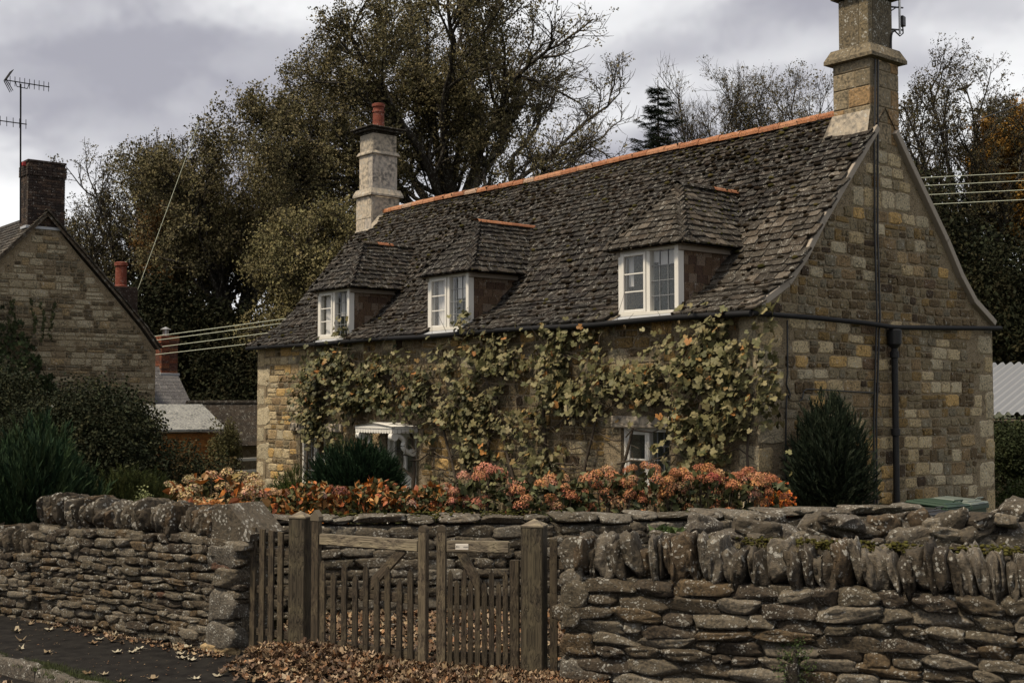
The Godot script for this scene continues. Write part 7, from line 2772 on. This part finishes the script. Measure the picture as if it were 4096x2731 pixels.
func wheelie_bin(label: String, at: Vector3, turn: float, body: Material, lid: Material, h := 1.0):
	var b := thing("wheelie_bin", label, "bin", at, "wheelie bins by the gable")
	b.rotation.y = turn
	var m := MB.new()
	var lo := [Vector3(-0.23, 0.06, 0.26), Vector3(0.23, 0.06, 0.26), Vector3(0.23, 0.06, -0.24), Vector3(-0.23, 0.06, -0.24)]
	var hi := [Vector3(-0.28, h, 0.34), Vector3(0.28, h, 0.34), Vector3(0.28, h, -0.34), Vector3(-0.28, h, -0.34)]
	var mid := Vector3(0, h / 2, 0)
	for i in 4:
		m.face([lo[i], lo[(i + 1) % 4], hi[(i + 1) % 4], hi[i]], mid)
	m.face(lo, mid)
	for z in [0.355, -0.355]:
		m.cbox(Transform3D(Basis(), Vector3(0, h - 0.03, z)), Vector3(0.6, 0.06, 0.03), 0.006)
	for x in [0.295, -0.295]:
		m.cbox(Transform3D(Basis(), Vector3(x, h - 0.03, 0)), Vector3(0.03, 0.06, 0.68), 0.006)
	part("body", m.mesh(), body, b)
	m = MB.new()
	m.cbox(Transform3D(Basis(Vector3.RIGHT, 0.05), Vector3(0, h + 0.035, 0.0)), Vector3(0.60, 0.05, 0.74), 0.02)
	m.cbox(Transform3D(Basis(Vector3.RIGHT, 0.05), Vector3(0, h + 0.065, 0.0)), Vector3(0.46, 0.03, 0.56), 0.012)
	var l := part("lid", m.mesh(), lid, b)
	m = MB.new()
	m.tube(PackedVector3Array([Vector3(-0.24, h + 0.02, -0.42), Vector3(0.24, h + 0.02, -0.42)]), PackedFloat32Array([0.018, 0.018]), 8, true)
	part("handle", m.mesh(), body, b)
	m = MB.new()
	m.tube(PackedVector3Array([Vector3(-0.1, h + 0.085, 0.33), Vector3(-0.1, h + 0.11, 0.36), Vector3(0.1, h + 0.11, 0.36), Vector3(0.1, h + 0.085, 0.33)]), PackedFloat32Array([0.012, 0.012, 0.012, 0.012]), 6, true)
	part("lid_grip", m.mesh(), lid, l)
	for x in [-0.25, 0.25]:
		m = MB.new()
		m.lathe(Transform3D(Basis(Vector3.FORWARD, PI / 2), Vector3(x, 0.1, -0.27)), [Vector2(0.0, -0.03), Vector2(0.1, -0.03), Vector2(0.1, 0.03), Vector2(0.0, 0.03)], 14)
		part("wheel", m.mesh(), M.rubber, b)

func wire(called: String, label: String, a: Vector3, b: Vector3, sag: float, rad: float, mat: Material, group := ""):
	var m := MB.new()
	var p := PackedVector3Array()
	for i in 17:
		var t := i / 16.0
		p.append(a.lerp(b, t) - Vector3(0, sag * 4.0 * t * (1.0 - t), 0))
	m.tube(p, taper(17, rad, rad), 4)
	solid(called, label, "wire", m.mesh(), mat, Transform3D(), group)

func build_small_things():
	rng.seed = 950
	wheelie_bin("green wheelie bin with grey-green lid nearest the gable corner", Vector3(1.15, 0.12, -3.35), PI / 2 + 0.1, M.bin_green, M.bin_grey)
	wheelie_bin("dark green wheelie bin between the black bins and the pale-lidded one", Vector3(1.2, 0.12, -2.72), PI / 2 - 0.05, M.bin_green, M.bin_green)
	wheelie_bin("black wheelie bin beside the downpipe", Vector3(1.3, 0.06, -2.0), PI / 2 + 0.08, M.bin_black, M.bin_black)
	wheelie_bin("lower black bin next to the juniper", Vector3(1.55, 0.02, -1.45), PI / 2, M.bin_black, M.bin_black, 0.98)
	# overhead wires that pass behind the cottage
	var names := ["top", "second", "third", "lowest"]
	for i in 4:
		var ya := [4.62, 4.50, 4.30, 4.10]
		wire("overhead_wire", names[i] + " of the four overhead wires beside the far end of the cottage", Vector3(-21.55, ya[i] - 0.10, -0.02), Vector3(-14.7, ya[i] + [1.5, 1.5, 1.45, 1.3][i], -8.4), 0.05, 0.010, M.wire, "")
	for i in 4:
		var y := [8.1, 7.9, 7.67, 7.43]
		wire("overhead_wire", names[i] + " of the four overhead wires right of the gable", Vector3(-6.6, y[i], -11.2), Vector3(4.0, y[i] + 0.95, -24.1), 0.05, 0.008, M.wire, "")
	wire("stay_wire", "slanting pale stay wire in front of the trees on the left", Vector3(-25.45, 5.3, -0.8), Vector3(-24.1, 11.4, -2.45), 0.0, 0.010, M.wire)
	wire("telephone_line", "thin line running from the tall chimney to the right", Vector3(-0.1, 6.95, -3.75), Vector3(-3.0, 13.5, -22.5), 0.3, 0.008, M.cable)
	# aerial bracket and box on the tall chimney
	var ab := thing("aerial_bracket", "iron aerial bracket with junction box on the tall chimney", "aerial", Vector3(-0.06, 9.0, -3.63))
	for y in [-0.12, 0.26]:
		var m := MB.new()
		m.tube(PackedVector3Array([Vector3(0, y, 0), Vector3(0.02, y + 0.04, -0.3)]), PackedFloat32Array([0.016, 0.014]), 6, true)
		m.tube(PackedVector3Array([Vector3(0, y - 0.06, 0), Vector3(0.01, y + 0.01, -0.12)]), PackedFloat32Array([0.012, 0.01]), 5)
		part("arm", m.mesh(), M.purple_iron, ab)
	var m := MB.new()
	m.tube(PackedVector3Array([Vector3(0.02, -0.16, -0.2), Vector3(0.03, 1.3, -0.19)]), PackedFloat32Array([0.02, 0.02]), 8, true)
	part("mast", m.mesh(), M.steel, ab)
	m = MB.new()
	m.cbox(Transform3D(Basis(Vector3.UP, 0.2), Vector3(0.03, 0.06, -0.26)), Vector3(0.08, 0.17, 0.12), 0.008)
	part("junction_box", m.mesh(), M.purple_iron, ab)
	m = MB.new()
	m.tube(PackedVector3Array([Vector3(0.03, -0.03, -0.27), Vector3(0.03, -0.14, -0.28), Vector3(0.02, -0.2, -0.2), Vector3(0.01, -0.12, -0.02), Vector3(0.02, -0.25, 0.05), Vector3(0.02, -0.62, 0.09), Vector3(0.05, -0.68, 0.3), Vector3(0.10, -0.72, 0.55)]), PackedFloat32Array([0.012, 0.012, 0.012, 0.014, 0.016, 0.016, 0.016, 0.016]), 5)
	part("cable", m.mesh(), M.cable, ab)
	# two dark birds in the clustered tree
	for e in [[Vector3(-10.75, 13.35, -24.2), 0.6, "dark bird perched high among the clustered twigs"], [Vector3(-10.0, 12.25, -25.2), 0.2, "dark bird perched lower right among the clustered twigs"]]:
		var bd := thing("bird", e[2], "bird", e[0])
		bd.rotation.y = e[1]
		var mb := MB.new()
		mb.tube(PackedVector3Array([Vector3(-0.26, -0.02, 0), Vector3(-0.14, 0.0, 0), Vector3(-0.04, 0.03, 0), Vector3(0.07, 0.07, 0), Vector3(0.13, 0.11, 0), Vector3(0.18, 0.13, 0), Vector3(0.215, 0.125, 0), Vector3(0.26, 0.115, 0)]), PackedFloat32Array([0.015, 0.03, 0.068, 0.066, 0.042, 0.044, 0.02, 0.004]), 9)
		part("body", mb.mesh(), M.feather, bd)
		for s in [-1.0, 1.0]:
			mb = MB.new()
			mb.tube(PackedVector3Array([Vector3(0.07, 0.06, s * 0.055), Vector3(-0.05, 0.03, s * 0.065), Vector3(-0.2, -0.01, s * 0.03)]), PackedFloat32Array([0.02, 0.04, 0.006]), 6)
			part("wing", mb.mesh(), M.feather, bd)
			mb = MB.new()
			mb.tube(PackedVector3Array([Vector3(0.0, 0.0, s * 0.025), Vector3(0.01, -0.1, s * 0.03)]), PackedFloat32Array([0.008, 0.006]), 4)
			part("leg", mb.mesh(), M.feather, bd)

# ------------------------------------------------------------------ fallen leaves

func build_leaves():
	rng.seed = 990
	var tones := [Color(0.34, 0.30, 0.22), Color(0.28, 0.23, 0.155), Color(0.22, 0.165, 0.10), Color(0.40, 0.36, 0.27), Color(0.17, 0.11, 0.06)]
	var mats := []
	for t in tones:
		mats.append(plain(t * 0.8, 0.75, 0.35))
	var spots := [Vector2(-1.80, 9.84), Vector2(-2.15, 9.59), Vector2(-1.83, 9.41), Vector2(-1.68, 9.54), Vector2(-1.63, 9.13), Vector2(-1.32, 9.21), Vector2(-1.27, 9.17), Vector2(-0.94, 9.11), Vector2(-0.86, 9.04), Vector2(-0.83, 9.32), Vector2(-0.66, 9.26), Vector2(-0.68, 9.44), Vector2(-0.86, 10.09), Vector2(-0.51, 9.95), Vector2(-1.26, 9.96), Vector2(-0.10, 9.43), Vector2(-0.02, 9.31), Vector2(-0.13, 9.20), Vector2(-0.02, 8.86), Vector2(0.11, 8.80), Vector2(0.36, 8.99), Vector2(0.56, 9.05), Vector2(0.69, 9.03), Vector2(1.30, 8.94), Vector2(1.45, 9.13), Vector2(1.19, 9.61), Vector2(1.12, 9.87), Vector2(0.76, 9.88), Vector2(0.44, 8.73), Vector2(0.45, 8.58), Vector2(0.63, 9.98), Vector2(1.42, 9.32), Vector2(-2.47, 9.38), Vector2(-2.65, 9.24), Vector2(-0.55, 8.89), Vector2(1.35, 8.79), Vector2(1.08, 8.66)]
	for p in spots:
		# where on the footpath it lies: along the wall foot, by the kerb, beside the drift or out in the middle
		var out: float = (p - Vector2(-2.5, 9.22)).dot(Vector2(0.274, 0.962))
		var where := "out on the open asphalt"
		if p.x > 0.95:
			where = "beside the leaf drift at the gate"
		elif out < 0.42:
			where = "close to the foot of the left wall"
		elif out > 1.25:
			where = "near the grassy kerb"
		solid("fallen_leaf", "dry curled pale leaf lying singly " + where, "leaf", pick(CURL), pick(mats), Transform3D(Basis(Vector3.UP, r(0, TAU)).scaled(Vector3.ONE * r(0.085, 0.13)), Vector3(p.x, 0.284, p.y)), "fallen leaves " + where)
	# crumbs of leaf along the wall foot, in the gutter and the drift at the gate
	var lit := thing("leaf_litter", "drift of brown dead leaves heaped against the gate", "leaves", Vector3(0, 0.28, 0))
	lit.set_meta("kind", "stuff")
	var pl := [[], [], []]
	var tn := [PackedColorArray(), PackedColorArray(), PackedColorArray()]
	var browns := [Color(0.13, 0.082, 0.045), Color(0.09, 0.052, 0.028), Color(0.19, 0.13, 0.075), Color(0.055, 0.033, 0.02), Color(0.26, 0.19, 0.12), Color(0.16, 0.08, 0.036), Color(0.07, 0.042, 0.024)]
	var n := Vector2(0.52, 0.85)
	var d := Vector2(0.85, -0.52)
	var c := Vector2(2.05, 7.9)
	for i in 5200:
		var u := r(-1.2, 2.2)
		var w := absf(rng.randfn(0, 0.42)) - 0.12
		var lim := 1.0 - smoothstep(0.6, 1.2, absf(u + 0.15) * 0.7)
		if w > 0.95 * clampf(1.35 - 0.5 * absf(u), 0.15, 1.0):
			continue
		if u < -0.95 and rng.randf() < 0.7:
			continue
		var p := c + d * u + n * w
		var hump := 0.11 * exp(-w * w * 4.0) * exp(-(u + 0.6) * (u + 0.6) * 0.9) + 0.05 * exp(-w * w * 3.0)
		var k := rng.randi() % 3
		pl[k].append(Transform3D((Basis(Vector3.UP, r(0, TAU)) * Basis(dirv(), r(0, 0.9))).scaled(Vector3.ONE * r(0.05, 0.105)), Vector3(p.x, hump * r(0.55, 1.0) + 0.012, p.y)))
		tn[k].append(vary(pick(browns), 0.4))
	# behind the gate, over the path
	for i in 2600:
		var p := Vector2(r(-0.6, 2.9), r(4.2, 7.9))
		var k := rng.randi() % 3
		if (p - Vector2(1.3, 6.2)).length() > 2.1:
			continue
		pl[k].append(Transform3D((Basis(Vector3.UP, r(0, TAU)) * Basis(dirv(), r(0, 0.7))).scaled(Vector3.ONE * r(0.06, 0.12)), Vector3(p.x, r(0.0, 0.03), p.y)))
		tn[k].append(vary(pick(browns), 0.4))
	# in the gutter beyond the kerb
	for i in 900:
		var t := rng.randf()
		var p := Vector2(-1.6, 10.78).lerp(Vector2(1.2, 10.42), t) + Vector2(rng.randfn(0, 0.2), absf(rng.randfn(0, 0.22)))
		var k := rng.randi() % 3
		pl[k].append(Transform3D((Basis(Vector3.UP, r(0, TAU)) * Basis(dirv(), r(0, 0.8))).scaled(Vector3.ONE * r(0.05, 0.11)), Vector3(p.x, -0.115 + r(0, 0.03), p.y)))
		tn[k].append(vary(pick(browns), 0.4))
	# a thin line at the foot of the left wall
	for i in 260:
		var t := pow(rng.randf(), 0.6)
		var p := Vector2(-2.6, 9.5).lerp(Vector2(0.7, 8.64), t) + Vector2(rng.randfn(0, 0.06), absf(rng.randfn(0, 0.09)))
		var k := rng.randi() % 3
		pl[k].append(Transform3D((Basis(Vector3.UP, r(0, TAU)) * Basis(dirv(), r(0, 0.6))).scaled(Vector3.ONE * r(0.02, 0.075)), Vector3(p.x, 0.006, p.y)))
		tn[k].append(vary(pick(browns), 0.4))
	# crumbs on the footpath
	for i in 240:
		var p := Vector2(r(-2.6, 1.9), 0)
		p.y = lerpf(8.9, 10.1, rng.randf()) - 0.27 * p.x * 0.9
		var k := rng.randi() % 3
		pl[k].append(Transform3D(Basis(Vector3.UP, r(0, TAU)).scaled(Vector3.ONE * r(0.008, 0.022)), Vector3(p.x, 0.004, p.y)))
		tn[k].append(vary(pick(browns), 0.3))
	for k in 3:
		scatter("leaves", CURL[k], M.dry_leaf, lit, pl[k], tn[k])
